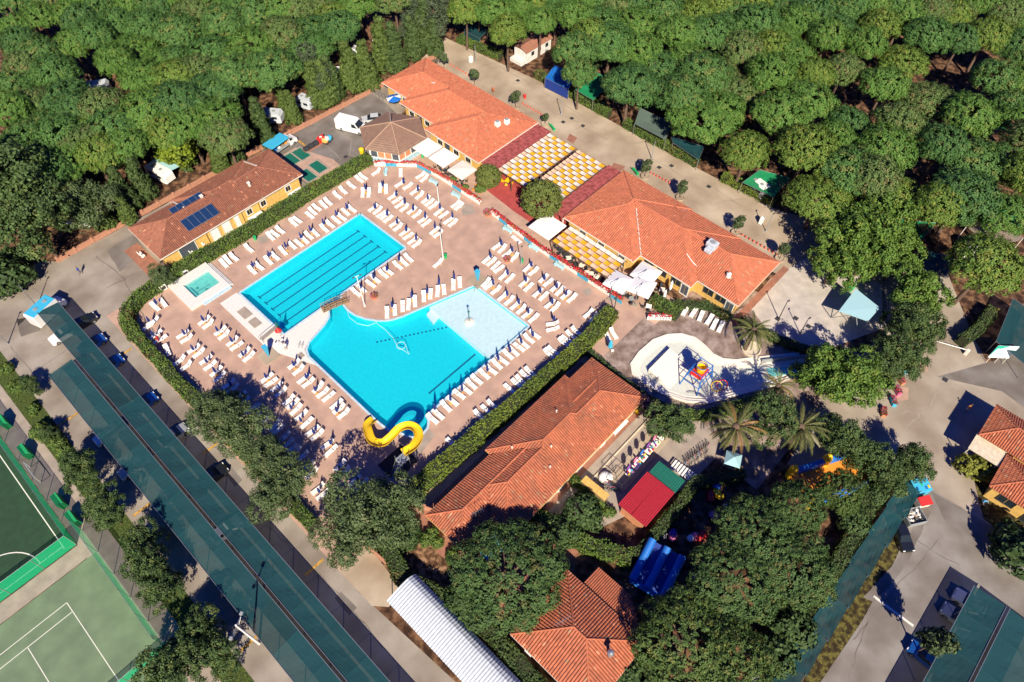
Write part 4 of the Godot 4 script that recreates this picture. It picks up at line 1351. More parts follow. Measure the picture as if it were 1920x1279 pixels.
func vegetation() -> void:
	var hg := [Color(0.055, 0.115, 0.018), Color(0.13, 0.20, 0.025)]
	var hy := [Color(0.08, 0.14, 0.018), Color(0.19, 0.235, 0.022)]
	var hd := [Color(0.03, 0.065, 0.016), Color(0.075, 0.115, 0.022)]
	hedge([[31.6, -91.5], [45.0, -91.7], [57.4, -91.2]], 2.2, 1.9, "long clipped hedge between the bath house and the lap pool loungers", hg)
	hedge([[15.4, -92.4], [22.5, -92.0], [31.0, -91.6]], 2.1, 1.8, "clipped hedge between the bath house shutter and the whirlpool", hg)
	hedge([[14.2, -92.0], [10.6, -91.7], [8.0, -90.5], [6.6, -88.4], [6.2, -85.6]], 2.0, 1.8, "curved end of the hedge round the deck corner", hg)
	hedge([[6.2, -85.6], [6.1, -69.4]], 1.7, 1.7, "straight hedge between service road and shaded loungers", hg)
	hedge([[6.2, -69.2], [6.3, -41.0]], 1.5, 1.4, "hedge under the willow-leaved trees beside the service road", hg)
	hedge([[17.6, -35.0], [30.0, -34.5], [42.0, -34.0], [52.4, -33.8], [59.8, -34.6]], 2.3, 1.9, "long hedge between the pool deck and the changing house", hy)
	hedge([[51.6, -33.0], [51.0, -28.0], [50.9, -22.0], [51.6, -17.0]], 1.0, 1.3, "thin dark hedge between the house gable and the paddling deck", hd)
	hedge([[52.0, -16.4], [54.4, -13.4], [57.6, -11.6], [61.4, -9.4]], 1.6, 1.0, "shrub bed hugging the near rim of the paddling pool", hg)
	hedge([[66.4, -31.4], [66.6, -26.8]], 1.9, 1.6, "short green hedge beside the white parasols of the restaurant", hg)
	hedge([[68.2, -28.4], [71.6, -24.4], [71.8, -20.6]], 1.2, 1.1, "low hedge under the yellow wall by the paddling loungers", hd)
	hedge([[72.6, -19.0], [73.2, -13.5], [74.2, -9.0], [75.6, -6.2]], 1.2, 1.3, "dark hedge between paddling deck and pale gravel court", hd)
	# hedges on the far side of the boulevard
	var far := [[[98.4, -108.4], [99.6, -97.0]], [[100.2, -86.6], [99.8, -66.8]], [[99.6, -62.4], [99.3, -45.4]], [[99.4, -39.4], [99.9, -29.2]]]
	var what := ["boulevard hedge next to the teal tent and the white chalet", "boulevard hedge in front of the blue tent and the green canopy", "boulevard hedge in front of the dull green net roof", "yellowish boulevard hedge in front of the bright green canopy"]
	for i in 4:
		hedge(far[i], 1.7, 1.5, what[i], hy if i == 3 else hg)
	# hedges at the bottom
	hedge([[11.2, -32.6], [9.8, -27.4], [11.4, -22.0], [12.4, -16.0], [12.2, -8.0], [12.0, -1.0]], 1.9, 2.2, "tall hedge between the garden bed and the white metal canopy", hd)
	hedge([[26.6, -21.4], [27.4, -16.6], [28.6, -12.6], [30.6, -8.8]], 1.9, 2.2, "tall hedge between the house gable and the play yard shed", hg)
	hedge([[31.4, -8.2], [38.0, -8.2], [44.6, -8.4], [50.0, -4.6]], 1.4, 1.8, "hedge behind the crimson and green shed", hd)
	hedge([[62.6, 8.8], [56.0, 9.8], [46.0, 10.6], [34.0, 9.6]], 2.0, 2.2, "tall hedge between the play garden and the netting strip", hd)
	hedge([[101.0, 9.0], [95.6, 8.8], [92.0, 8.0]], 1.6, 2.0, "dense hedge beside the billboard and the barrier", hd)
	# the two pine woods, crown by crown
	var west := [[1520, 400, 190], [1310, 430, 150], [1180, 300, 160], [1400, 250, 170], [1560, 180, 150], [1750, 130, 160], [1850, 60, 140], [1650, 50, 140], [1450, 90, 150], [1250, 150, 160], [1080, 60, 150], [880, 40, 120], [1000, 200, 160], [820, 150, 150], [640, 100, 150], [560, 60, 100], [720, 260, 160], [900, 330, 160], [660, 370, 130], [520, 200, 140], [400, 240, 130], [800, 440, 150], [980, 450, 160], [1180, 500, 170], [760, 570, 160], [590, 620, 150], [360, 540, 160], [300, 400, 150], [220, 310, 140], [120, 240, 130], [80, 130, 120], [200, 70, 140], [380, 40, 130], [60, 470, 150], [180, 570, 130], [80, 640, 130], [250, 690, 150], [150, 760, 150], [340, 760, 160], [480, 800, 160], [640, 720, 170], [830, 640, 180], [1000, 600, 170], [1180, 650, 180], [1240, 730, 140], [560, 850, 130], [380, 880, 150], [200, 850, 140], [60, 850, 130], [300, 960, 120], [1330, 330, 150], [1100, 400, 150], [460, 700, 150], [940, 720, 130], [1040, 700, 130], [700, 800, 130], [1560, 60, 140], [1720, 230, 150], [980, 330, 140], [420, 620, 150], [1900, 170, 140], [1350, 20, 130], [720, 30, 120], [1180, 10, 120], [1780, 20, 120], [460, 120, 120], [140, 380, 130]]
	for p in west:
		var g := G(p[0] / 2.975, p[1] / 2.975, 8.5)
		plant("pine%d" % (rng.randi() % 7), g, p[2] / 150.0 * rf(0.93, 1.08), pine_words(g, true), "tree", "umbrella pines behind the bath house", -1.0, rf(0.82, 1.12))
	var east := [[690, 840, 175], [360, 830, 135], [120, 640, 190], [540, 640, 170], [700, 540, 170], [900, 380, 130], [1010, 270, 130], [1120, 480, 150], [1400, 530, 170], [1250, 310, 150], [1370, 200, 150], [1560, 210, 140], [1700, 210, 150], [1800, 70, 130], [1750, 430, 150], [1850, 560, 120], [1590, 660, 170], [1440, 820, 130], [1200, 700, 150], [1130, 830, 160], [940, 650, 140], [850, 740, 120], [930, 950, 170], [1190, 1050, 170], [780, 1070, 170], [1560, 1110, 180], [1640, 880, 180], [1830, 860, 130], [620, 300, 150], [480, 430, 160], [300, 480, 170], [120, 420, 170], [330, 280, 150], [150, 200, 170], [420, 130, 160], [650, 120, 160], [850, 130, 160], [1100, 150, 130], [1250, 60, 140], [80, 60, 150], [300, 30, 130], [560, 20, 120], [760, 10, 110], [960, 40, 130], [1500, 60, 140], [1650, 20, 120], [800, 230, 140], [500, 260, 140], [230, 600, 140], [30, 300, 150], [20, 540, 150], [1860, 250, 130], [1060, 1010, 140], [1400, 60, 120], [240, 120, 130], [560, 180, 130], [740, 400, 130], [200, 380, 140]]
	for p in east:
		var g := G(1280 + p[0] / 2.975, p[1] / 2.975, 8.5)
		plant("pine%d" % (rng.randi() % 7), g, p[2] / 149.0 * rf(0.93, 1.08), pine_words(g, false), "tree", "umbrella pines across the boulevard", -1.0, rf(0.82, 1.12))
	for p in [[930, 190, 110], [690, 70, 110], [860, 90, 120], [1110, 120, 120], [1290, 90, 130], [1310, 300, 150], [1330, 400, 110], [1500, 250, 180], [1450, 110, 150], [1650, 120, 170], [1800, 60, 150], [1610, 490, 160], [1760, 340, 170], [1850, 500, 140], [1880, 200, 150], [1550, 20, 120], [1200, 20, 100], [1000, 20, 100], [760, 20, 100], [1390, 220, 140], [1660, 290, 150]]:
		var g := G(640 + p[0] / 2.975, p[1] / 2.975, 8.5)
		plant("pine%d" % (rng.randi() % 7), g, p[2] / 146.0 * rf(0.93, 1.08), pine_words(g, false), "tree", "umbrella pines across the boulevard", -1.0, rf(0.82, 1.12))
	for i in 37:                                     # the far edge of both woods
		for j in 3:
			var px := -70.0 + i * 57.0 + rf(-14, 14)
			if (px > 770 and px < 870 and j == 0) or (j == 2 and px < 1500):
				continue
			var g := G(px, [-8.0, -42.0, 16.0][j] + rf(-10, 10), 8.5)
			var w := px < 820
			plant("pine%d" % (rng.randi() % 7), g, rf(0.85, 1.1), pine_words(g, w), "tree", "umbrella pines " + ("behind the bath house" if w else "across the boulevard"))
	for p in [[1915, 90], [1925, 150], [1930, 210], [1925, 330], [1900, 300], [1935, 270], [1890, 400], [1800, 370], [1760, 385]]:
		var g := G(p[0], p[1], 8.5)
		plant("pine%d" % (rng.randi() % 7), g, rf(0.9, 1.1), pine_words(g, false), "tree", "umbrella pines across the boulevard", -1.0, rf(0.82, 1.12))
	# pines in the play garden and round the bottom house
	for p in [[955, 1075, 95, "big dark pine shading the gable of the changing house"], [1420, 1005, 76, "pine over the play garden beside the coloured bouncy castle"], [1492, 952, 52, "pine over the play garden nearest the netting hedge"], [1380, 1085, 80, "pine over the play garden beside the toy figures"], [1480, 1060, 75, "pine over the play garden at its parking side"], [1285, 1205, 84, "pine right beside the square house with the cowled chimney"], [1375, 1235, 62, "pine at the foot of the play garden with toys below"], [1575, 925, 40, "small round pine in front of the coloured bouncy castle"]]:
		var g := G(p[0], p[1], 6.0)
		plant("nearpine%d" % (1 if int(p[0]) % 4 == 0 or int(p[0]) == 955 else 0), g, p[2] / 74.0, p[3], "tree", "", -1.0, 0.95)
	# the big pine at the right-hand lawn, and trees at the left edge
	plant("pine2", G(1832, 515, 7.0), 1.15, "spreading dull pine standing alone beside the plaza bend", "tree")
	for p in [[40, 395, 1.9, "oak0"], [75, 440, 1.5, "oak1"], [25, 340, 1.3, "oak2"], [90, 385, 1.4, "oak0"]]:
		plant(p[3], G(p[0], p[1], 5.0), p[2] * 1.25, "dense broadleaf tree in the clump beside the entrance yard", "tree", "broadleaf clump by the entrance yard")
	plant("willow0", G(165, 390, 4.5), 1.35, "yellow-green loose tree beside the cypress at the low wall", "tree")
	for p in [[10, 535, 1.6], [18, 490, 0.9]]:
		plant("dark_shrub", G(p[0], p[1], 1.0), p[2] * 1.4, "rounded bush at the edge of the entrance yard", "shrub", "bushes at the entrance yard")
	# cypresses along the low wall
	for p in [[238, 372, 1.25], [268, 350, 1.2], [235, 395, 0.9], [190, 405, 1.1], [410, 300, 1.0], [442, 285, 0.8], [490, 235, 1.2], [502, 255, 0.9], [530, 190, 0.8], [548, 210, 1.0], [594, 178, 1.35], [612, 175, 1.35], [625, 165, 1.3], [658, 150, 1.5], [690, 145, 1.45], [720, 110, 1.6], [742, 112, 1.5], [775, 88, 1.3], [798, 75, 1.6], [815, 82, 1.1], [345, 295, 1.0]]:
		plant("cypress%d" % (rng.randi() % 2), G(p[0], p[1], 2.5), p[2], "bushy cypress behind the low terracotta wall", "tree", "cypresses behind the low wall")
	for p in [[580, 120, 0.9], [605, 145, 0.8], [795, 35, 1.0], [815, 45, 1.05], [780, 20, 0.9], [830, 20, 0.9], [768, 50, 0.8]]:
		plant("gum", G(p[0], p[1], 6.0), p[2], "grey-green eucalyptus with thin pale trunk near the camper vans", "tree", "eucalyptus by the camper vans")
	plant("lime", G(342, 292, 3.2), 1.5, "bright lime-green acacia beside the cypresses", "tree")
	plant("lime", G(315, 300, 2.0), 0.8, "small dark lime bush in front of the cypress row", "shrub")
	# trees in the restaurant garden
	plant("round", G(1016, 378, 4.2), 1.12, "large clipped round tree in front of the two square pergolas", "tree")
	plant("round", G(916, 328, 3.4), 0.72, "smaller olive-green round tree beside the white awnings", "tree")
	# street trees along the boulevard
	for p in [[831, 108], [889, 140], [967, 182], [1023, 214], [1213, 312], [1280, 352], [1386, 418], [1470, 467]]:
		var g := G(p[0], p[1], 2.6)
		plant("street", g, 1.0 if p[0] != 1023 else 0.7, "small street tree in a round planter along the boulevard", "tree", "street trees along the boulevard")
		var b := MB.new()
		b.lathe(Vector3(g.x, 0, g.z), [[0.75, 0.0], [0.8, 0.4], [0.68, 0.4], [0.66, 0.3], [0.0, 0.3]], 14)
		tag(put(b, "round_planter", M.concrete), "round concrete planter at the foot of a street tree", "planter", "round planters along the boulevard")
	plant("street", G(1117, 125, 2.5), 1.35, "young tree on the gravel between the chalet and the blue tent", "tree")
	# plane trees at the right
	for p in [[1585, 440, 1.2], [1655, 425, 1.2], [1572, 485, 0.9], [1690, 478, 0.95], [1630, 470, 1.0]]:
		plant("plane%d" % (rng.randi() % 2), G(p[0], p[1], 6.0), p[2], "large bright plane tree behind the gravel court", "tree", "plane trees behind the gravel court")
	plant("plane1", G(1725, 555, 5.0), 0.95, "bright round plane tree at the bend of the plaza", "tree")
	for p in [[1702, 612, 0.9], [1668, 660, 0.8], [1738, 628, 0.65], [1695, 682, 0.8], [1650, 700, 0.75]]:
		plant("oak%d" % (rng.randi() % 3), G(p[0], p[1], 3.8), p[2] * 1.25, "leafy tree in the row along the flower boxes of the plaza", "tree", "trees along the plaza flower boxes")
	for p in [[1558, 702, 1.0], [1600, 715, 0.95], [1530, 695, 0.65]]:
		plant("plane%d" % (rng.randi() % 2), G(p[0], p[1], 5.0), p[2], "yellow-green plane tree overhanging the paddling pool channel", "tree", "plane trees at the paddling channel")
	for p in [[1590, 838, 0.9, "oak0"], [1640, 862, 0.85, "oak1"], [1560, 812, 0.75, "oak2"], [1712, 868, 0.8, "oak2"], [1672, 892, 0.8, "oak1"]]:
		plant(p[3], G(p[0], p[1], 4.0), p[2] * 1.1, "airy dark green tree between the plaza and the bouncy castle", "tree", "airy trees beside the bouncy castle")
	plant("oak1", G(1440, 790, 3.0), 1.15, "dense low tree between the two big palms", "tree")
	plant("oak2", G(1252, 805, 3.0), 1.05, "round dark tree beside the clothes rack terrace", "tree")
	# palms
	for p in [[1412, 622, 1.05, 0, "date palm in a ring bed on the paddling deck"], [1462, 720, 0.85, 1, "yellowing date palm at the near rim of the paddling pool"], [1376, 808, 1.2, 1, "tall date palm with rusty old fronds in the play yard"], [1496, 808, 1.2, 0, "deep green date palm beside the dense low tree"]]:
		plant("palm%d" % p[3], G(p[0], p[1], 4.5), p[2], p[4], "palm")
	# trees between deck and service road
	for p in [[395, 770, 1.15, 0], [450, 800, 1.2, 1], [490, 850, 1.05, 0], [530, 890, 1.1, 1], [510, 925, 1.05, 0], [420, 745, 0.7, 1]]:
		plant("willow%d" % p[3], G(p[0], p[1], 4.5), p[2] * 0.86, "grey-green willow-leaved tree shading the deck loungers", "tree", "willow-leaved trees along the deck hedge")
	for p in [[688, 972, 1.1, 0], [732, 950, 0.85, 1], [648, 1005, 0.8, 1]]:
		plant("willow%d" % p[3], G(p[0], p[1], 4.5), p[2] * 1.25, "spreading grey-green tree at the near end of the pool deck", "tree", "trees at the near deck end")
	plant("willow0", G(303, 520, 1.8), 0.55, "small grey bush at the whirlpool pump box", "shrub")
	# the row along the sports courts
	var row := [[35, 700, 0.5], [45, 715, 0.5], [75, 800, 0.55], [140, 865, 0.95], [150, 890, 0.9], [185, 940, 1.0], [200, 960, 0.9], [260, 1010, 1.0], [275, 1060, 1.1], [300, 1105, 1.0], [370, 1170, 0.95], [345, 1220, 1.1], [400, 1225, 1.1], [310, 1260, 1.2], [130, 860, 0.7]]
	for p in row:
		plant("oak%d" % (rng.randi() % 3), G(p[0], p[1], 4.0), p[2] * 0.78, "dark green tree in the grass strip beside the sports courts", "tree", "trees in the strip beside the sports courts")
	for p in [[12, 690, 0.8], [30, 725, 0.9], [60, 765, 0.7], [85, 815, 1.0], [105, 830, 0.8], [75, 805, 0.9], [115, 845, 0.7]]:
		plant("shrub", G(p[0], p[1], 0.7), p[2] * 1.3, "low green shrub in the grass strip beside the sports courts", "shrub", "shrubs in the strip beside the sports courts")
	# shrubs
	for p in [[1810, 875, 1.0], [1830, 880, 1.1], [1850, 885, 0.9], [1895, 910, 0.9]]:
		plant("yellow_shrub", G(p[0], p[1], 0.8), p[2] * 1.2, "yellow-green bush in front of the gatehouse awning", "shrub", "bushes in front of the gatehouse")
	plant("dark_shrub", G(1910, 1045, 1.2), 2.0, "large dark bush at the corner of the car park", "shrub")
	for p in [[722, 975], [765, 1000], [748, 990], [760, 1010]]:
		plant("dark_shrub", G(p[0], p[1], 1.0), 1.0, "dark shrub between the end tree and the garden wall", "shrub", "shrubs behind the garden wall")
	for p in [[810, 1000], [800, 1010], [820, 1018], [848, 1042]]:
		plant("shrub", G(p[0], p[1], 0.5), 0.9, "bluish leafy plant in the bare garden bed", "shrub", "plants in the garden bed")
	for p in [[1080, 905], [1095, 920], [1110, 935], [1125, 945], [1140, 960]]:
		plant("shrub", G(p[0], p[1], 0.5), 0.85, "small bush beside the yellow store box", "shrub", "bushes beside the yellow store box")
	for p in [[1225, 770], [1205, 760], [1238, 790]]:
		plant("flower_shrub", G(p[0], p[1], 0.8), 1.3, "purple-leaved shrub at the corner of the changing house", "shrub", "purple shrubs at the house corner")
	plant("street", G(1755, 1205, 5.0), 1.5, "sparse young tree rising beside the car park nets", "tree", "", -1.0, 2.0)
	for p in [[1060, 1000, 1.0], [1090, 960, 1.2], [1040, 985, 0.8], [870, 1130, 1.2], [890, 1155, 1.1], [1210, 1240, 1.2], [1190, 1270, 1.3], [1600, 980, 1.0], [1640, 930, 0.9], [1480, 1180, 1.4], [1450, 1230, 1.3]]:
		plant("dark_shrub", G(p[0], p[1], 1.4), p[2] * 1.2, "dark shrub filling the garden gaps near the tiled houses", "shrub", "garden shrubs near the tiled houses")

# ---------------------------------------------------------------- deck furniture
func make_lounger() -> void:
	var b := MB.new()
	var r := {}
	for s in [-0.30, 0.30]:
		b.rslab(Vector3(s, 0.34, 0.33), Vector3(0.07, 0.07, 1.45), 0.02)
	for i in 9:
		b.rslab(Vector3(0, 0.345, 1.0 - i * 0.155), Vector3(0.55, 0.035, 0.135), 0.01)
	b.rslab(Vector3(0, 0.34, 1.05), Vector3(0.66, 0.07, 0.08), 0.02)
	r.seat = mesh_of(b, M.white_plastic)
	b = MB.new()
	var t := Transform3D()
	for s in [-0.30, 0.30]:
		b.rbox(t * Transform3D(Basis(), Vector3(s, 0.0, -0.36)), Vector3(0.07, 0.07, 0.78), 0.02)
	for i in 5:
		b.rbox(t * Transform3D(Basis(), Vector3(0, 0.0, -0.08 - i * 0.15)), Vector3(0.55, 0.035, 0.13), 0.01)
	r.backrest = mesh_of(b, M.white_plastic)
	b = MB.new()
	b.cyl(Vector3(0, 0.33, 0), Vector3(0, 0.0, 0.03), 0.04, 0.03, 6)
	r.leg = mesh_of(b, M.white_plastic)
	protos.lounger = r

func lounger(at: Vector3, turn: float, label: String, group: String) -> void:
	var o: Node3D
	if protos.has("lounger_node"):
		o = copy(protos.lounger_node, at, turn, label, group)
	else:
		o = thing("sun_lounger", label, "sun lounger", at, turn, group)
		protos.lounger_node = o
		inst(protos.lounger.seat, "seat", o)
		inst(protos.lounger.backrest, "backrest", o).position = Vector3(0, 0.34, -0.40)
		for p in [[-0.29, 0.9], [0.29, 0.9], [-0.29, -0.3], [0.29, -0.3]]:
			var l := inst(protos.lounger.leg, "leg", o)
			l.position = Vector3(p[0], 0, p[1])
	o.scale = Vector3.ONE * 1.0
	(o.get_node("backrest") as Node3D).rotation.x = 0.12 if rng.randf() < 0.2 else rf(0.4, 0.75)

func parasol(at: Vector3, label: String, group: String) -> void:
	if protos.has("parasol"):
		var c := copy(protos.parasol, at, rf(0, TAU), label, group)
		c.scale = Vector3.ONE * rf(0.96, 1.05)
		return
	var o := thing("closed_parasol", label, "parasol", at, 0.0, group)
	protos.parasol = o
	var b := MB.new()
	b.cyl(Vector3(0, 0.05, 0), Vector3(0, 2.36, 0), 0.025, 0.022, 6)
	put(b, "pole", M.white_plastic, o)
	b = MB.new()
	for i in 8:                                      # the folded cloth hangs in pleats
		var a0 := TAU * i / 8.0
		var a1 := TAU * (i + 0.5) / 8.0
		var a2 := TAU * (i + 1) / 8.0
		var prev := [Vector3(0, 2.38, 0), Vector3(0, 2.38, 0), Vector3(0, 2.38, 0)]
		for s in [[2.15, 0.09], [1.6, 0.17], [1.15, 0.20], [0.95, 0.15]]:
			var cur := [Vector3(cos(a0) * s[1], s[0], sin(a0) * s[1]), Vector3(cos(a1) * s[1] * 0.62, s[0], sin(a1) * s[1] * 0.62), Vector3(cos(a2) * s[1], s[0], sin(a2) * s[1])]
			b.quad(prev[0], prev[1], cur[1], cur[0], Vector3(cos(a0), 0.1, sin(a0)))
			b.quad(prev[1], prev[2], cur[2], cur[1], Vector3(cos(a2), 0.1, sin(a2)))
			prev = cur
	put(b, "folded_cloth", M.navy, o)
	b = MB.new()
	b.lathe(Vector3.ZERO, [[0.3, 0.0], [0.3, 0.1], [0.1, 0.16], [0.06, 0.4], [0.0, 0.4]], 10)
	put(b, "base", M.orange_base, o)

# rows: [crop x, crop y, scale, label of the row, [loungers as x, y], [parasol tips as x, y], turn]; the crop numbers are photo pixels times scale
func deck_rows() -> void:
	var ZT := 0.0                        # head towards -z
	var XT := -PI / 2                    # head towards +x
	var DT := -0.75                      # head towards both
	var s := 6.393
	var rows := [
		[580, 290, s, "white lounger in the row against the hedge behind the lap basin", [600, 295, 645, 265, 505, 370, 405, 430, 335, 490, 225, 565, 170, 600, 90, 635, 40, 680, 5, 725], [], ZT],
		[400, 380, s, "white lounger in the row against the hedge behind the lap basin", [1005, 205, 960, 240, 800, 330, 735, 370, 685, 405, 425, 550, 245, 655, 170, 690, 125, 730], [], ZT],
		[400, 380, s, "white lounger in the row on the bath house side of the lap basin edge", [1660, 75, 1585, 110, 1540, 175, 1475, 210, 1400, 260, 1330, 310, 1220, 360, 1145, 395, 1095, 445, 1025, 485, 945, 510, 835, 580, 740, 645, 660, 695, 550, 765, 465, 810], [450, 695, 645, 572, 845, 465, 1028, 355, 1143, 268, 1303, 188, 1458, 82, 1585, 2], ZT],
		[580, 290, s, "white lounger turned loosely below the red flower fence", [1095, 215, 640, 460, 715, 460, 850, 405, 920, 415], [658, 345, 865, 310], DT],
		[580, 290, s, "white lounger in the block between kiosk and lap basin", [805, 210, 1085, 350, 1180, 380, 1335, 250, 1380, 285, 1000, 500, 1050, 545, 1085, 600, 1140, 640, 1230, 670, 1290, 715, 1360, 780, 1400, 820, 1265, 440, 1325, 490, 1400, 540, 1440, 575, 1485, 612, 1550, 685, 1610, 720, 1665, 790, 1720, 820, 1500, 910, 1545, 950, 1755, 595, 1795, 622], [1118, 275, 1293, 365, 1030, 425, 1130, 515, 1235, 600, 1380, 690, 1413, 465, 1560, 580, 1712, 685, 1497, 810], XT],
		[580, 290, s, "white lounger in the row along the short far edge of the lap basin", [765, 640, 820, 670, 865, 712, 905, 735, 945, 770, 1020, 825, 1065, 870, 1140, 930, 1185, 975, 1240, 1030, 1290, 1070], [772, 575, 920, 660, 1040, 755, 1150, 845, 1270, 950], XT],
		[640, 425, 2.975, "white lounger in the row between lap basin and flower tub", [375, 175, 348, 197, 315, 217, 262, 248, 235, 265, 190, 292, 163, 318, 113, 345, 82, 367], [316, 157, 248, 212, 173, 257, 97, 317], ZT],
		[640, 425, 2.975, "white lounger in the row along the slanted edge of the lower basin", [255, 480, 298, 465, 342, 445, 375, 435, 410, 417, 460, 390, 497, 375, 537, 362, 572, 350, 625, 325, 660, 312], [277, 417, 388, 362, 474, 337, 541, 290, 627, 262], DT],
		[640, 425, 2.975, "single white lounger beside the lamp post with the green foot", [540, 205], [], XT],
		[880, 420, s, "white lounger in the row along the white shallow floor", [200, 705, 235, 740, 320, 795, 400, 870, 480, 920, 550, 975, 625, 1025, 690, 1080, 770, 1130], [285, 660, 455, 790, 595, 890, 710, 1000], XT],
		[880, 420, s, "white lounger in the block between the shallow basin and the fence benches", [330, 265, 395, 300, 455, 355, 540, 400, 210, 425, 265, 455, 315, 500, 355, 540, 410, 620, 485, 655, 700, 525, 770, 570, 655, 705, 710, 755, 890, 650, 945, 700, 820, 825, 890, 865, 1030, 760, 1085, 805, 1155, 850, 1230, 890, 965, 960, 1030, 1000, 1430, 1075, 1490, 1125], [385, 185, 515, 260, 255, 335, 460, 540, 748, 440, 680, 620, 905, 600, 1055, 700, 855, 760, 1000, 890, 1165, 785], XT],
		[880, 420, s, "single white lounger against the flower fence near the pale bench", [565, 185], [], ZT],
		[880, 420, s, "white lounger of the lone pair behind the shallow corner", [1000, 1195, 1000, 1260], [1020, 1095], -PI / 2 - 0.6],
		[940, 560, s, "white lounger in the row along the near long edge of the lower basin", [400, 430, 330, 480, 270, 540, 215, 580, 150, 630, 80, 670, 20, 740], [382, 385, 242, 470, 106, 575], ZT],
		[700, 600, s, "white lounger in the row along the near long edge of the lower basin", [1480, 530, 1415, 600, 1330, 650, 1240, 715, 1175, 770, 1115, 835, 1030, 890, 950, 970, 870, 1035, 780, 1130, 710, 1185], [1498, 415, 1366, 550, 1058, 785, 916, 900, 728, 1015], ZT],
		[940, 560, s, "white lounger half in the shade of the long near hedge", [900, 395, 840, 440, 790, 490, 745, 525, 620, 625, 570, 660, 345, 880, 290, 920, 235, 980, 190, 1020, 100, 1080], [], ZT],
		[700, 600, s, "white lounger half in the shade of the long near hedge", [1430, 1020, 1360, 1080, 1270, 1145, 946, 1483], [], ZT],
		[940, 560, s, "white lounger on the bare paddling deck by the closed blue parasol", [1345, 420, 1285, 475], [], -0.45],
		[1160, 560, 5.053, "white lounger in the row under the low hedge of the paddling deck", [630, 115, 710, 130, 780, 165, 860, 200, 905, 245, 965, 270], [], -1.35],
		[240, 530, s, "white lounger of the pair at the curved hedge by the whirlpool", [420, 240, 325, 290], [300, 185], ZT],
		[240, 530, s, "white lounger in the block between curved hedge and lap landing", [300, 465, 250, 520, 335, 625, 385, 680, 620, 935, 700, 1000, 660, 620, 705, 675, 915, 455, 965, 500, 1110, 580, 1155, 630, 1255, 705, 1300, 760, 1400, 835, 1450, 890, 790, 795, 850, 845, 935, 925, 985, 995, 1060, 1065, 1100, 1130], [210, 400, 265, 570, 640, 555, 870, 390, 1040, 515, 1215, 645, 1350, 810, 745, 740, 910, 895, 1010, 1010], XT],
		[240, 530, s, "single white lounger against the straight hedge in the shade line", [470, 810], [], -0.3],
		[360, 660, s, "white lounger in the tree shade beside the service road hedge", [445, 385, 495, 440, 570, 530, 610, 600, 700, 690, 755, 680, 810, 735, 900, 790, 1000, 880, 1035, 930, 1110, 1020, 1040, 1080, 1140, 1105, 1185, 1165, 1240, 1200, 1325, 1250], [430, 340, 590, 470, 1235, 1180], XT],
		[360, 660, s, "white lounger in the sunny rows left of the lower basin", [895, 310, 945, 365, 1020, 420, 1070, 480, 1160, 580, 1210, 620, 1250, 690, 1310, 760, 1375, 850, 1445, 945, 1505, 995, 1225, 150, 1280, 220, 1335, 320, 1395, 370, 1515, 425, 1570, 490, 1635, 535, 1730, 625, 1765, 680, 1820, 740, 1625, 1105, 1665, 1185], [1195, 100, 1350, 255, 1455, 400, 1715, 655, 860, 245, 1025, 380, 1165, 620, 1280, 770, 1440, 920, 1640, 1045], XT],
		[500, 760, s, "white lounger between the slide and the near deck trees", [500, 740, 540, 815, 880, 725, 935, 800, 620, 1000, 680, 1065, 1060, 905, 1140, 950, 1240, 990], [850, 700, 605, 990, 1075, 850], XT],
	]
	for r in rows:
		var group: String = String(r[3]).replace("white lounger", "loungers").replace("single ", "")
		for i in range(0, r[4].size(), 2):
			var g := G(r[0] + r[4][i] / r[2], r[1] + r[4][i + 1] / r[2], 0.35)
			g.y = 0.0 if not (g.x < 22.0 and g.z < -61.0 and g.x > 18.8 and g.z > -82.0) else 0.03
			lounger(g, r[6] + rf(-0.09, 0.09), r[3], group)
		for i in range(0, r[5].size(), 2):
			var g := G(r[0] + r[5][i] / r[2], r[1] + r[5][i + 1] / r[2], 2.3)
			g.y = 0.0
			parasol(g, String(r[3]).replace("white lounger", "closed navy parasol").replace("single ", "").replace("lone pair", "pair"), "parasols: " + group)

func bench(at: Vector3, turn: float, m: Material, label: String, group: String) -> void:
	var o := thing("bench", label, "bench", at, turn, group)
	for i in 3:
		var b := MB.new()
		b.rslab(Vector3(0, 0.45, -0.18 + i * 0.17), Vector3(2.0, 0.05, 0.15), 0.015)
		put(b, "seat_slat", m, o)
	for i in 2:
		var b := MB.new()
		b.rbox(Transform3D(Basis(Vector3.RIGHT, -1.35), Vector3(0, 0.62 + i * 0.2, -0.30 - i * 0.04)), Vector3(2.0, 0.04, 0.15), 0.015)
		put(b, "back_slat", m, o)
	for s in [-0.75, 0.75]:
		var b := MB.new()
		b.rslab(Vector3(s, 0.22, 0.0), Vector3(0.12, 0.44, 0.42), 0.02)
		b.boxt(Transform3D(Basis(Vector3.RIGHT, 0.2), Vector3(s, 0.62, -0.34)), Vector3(0.08, 0.5, 0.05))
		put(b, "leg", m, o)

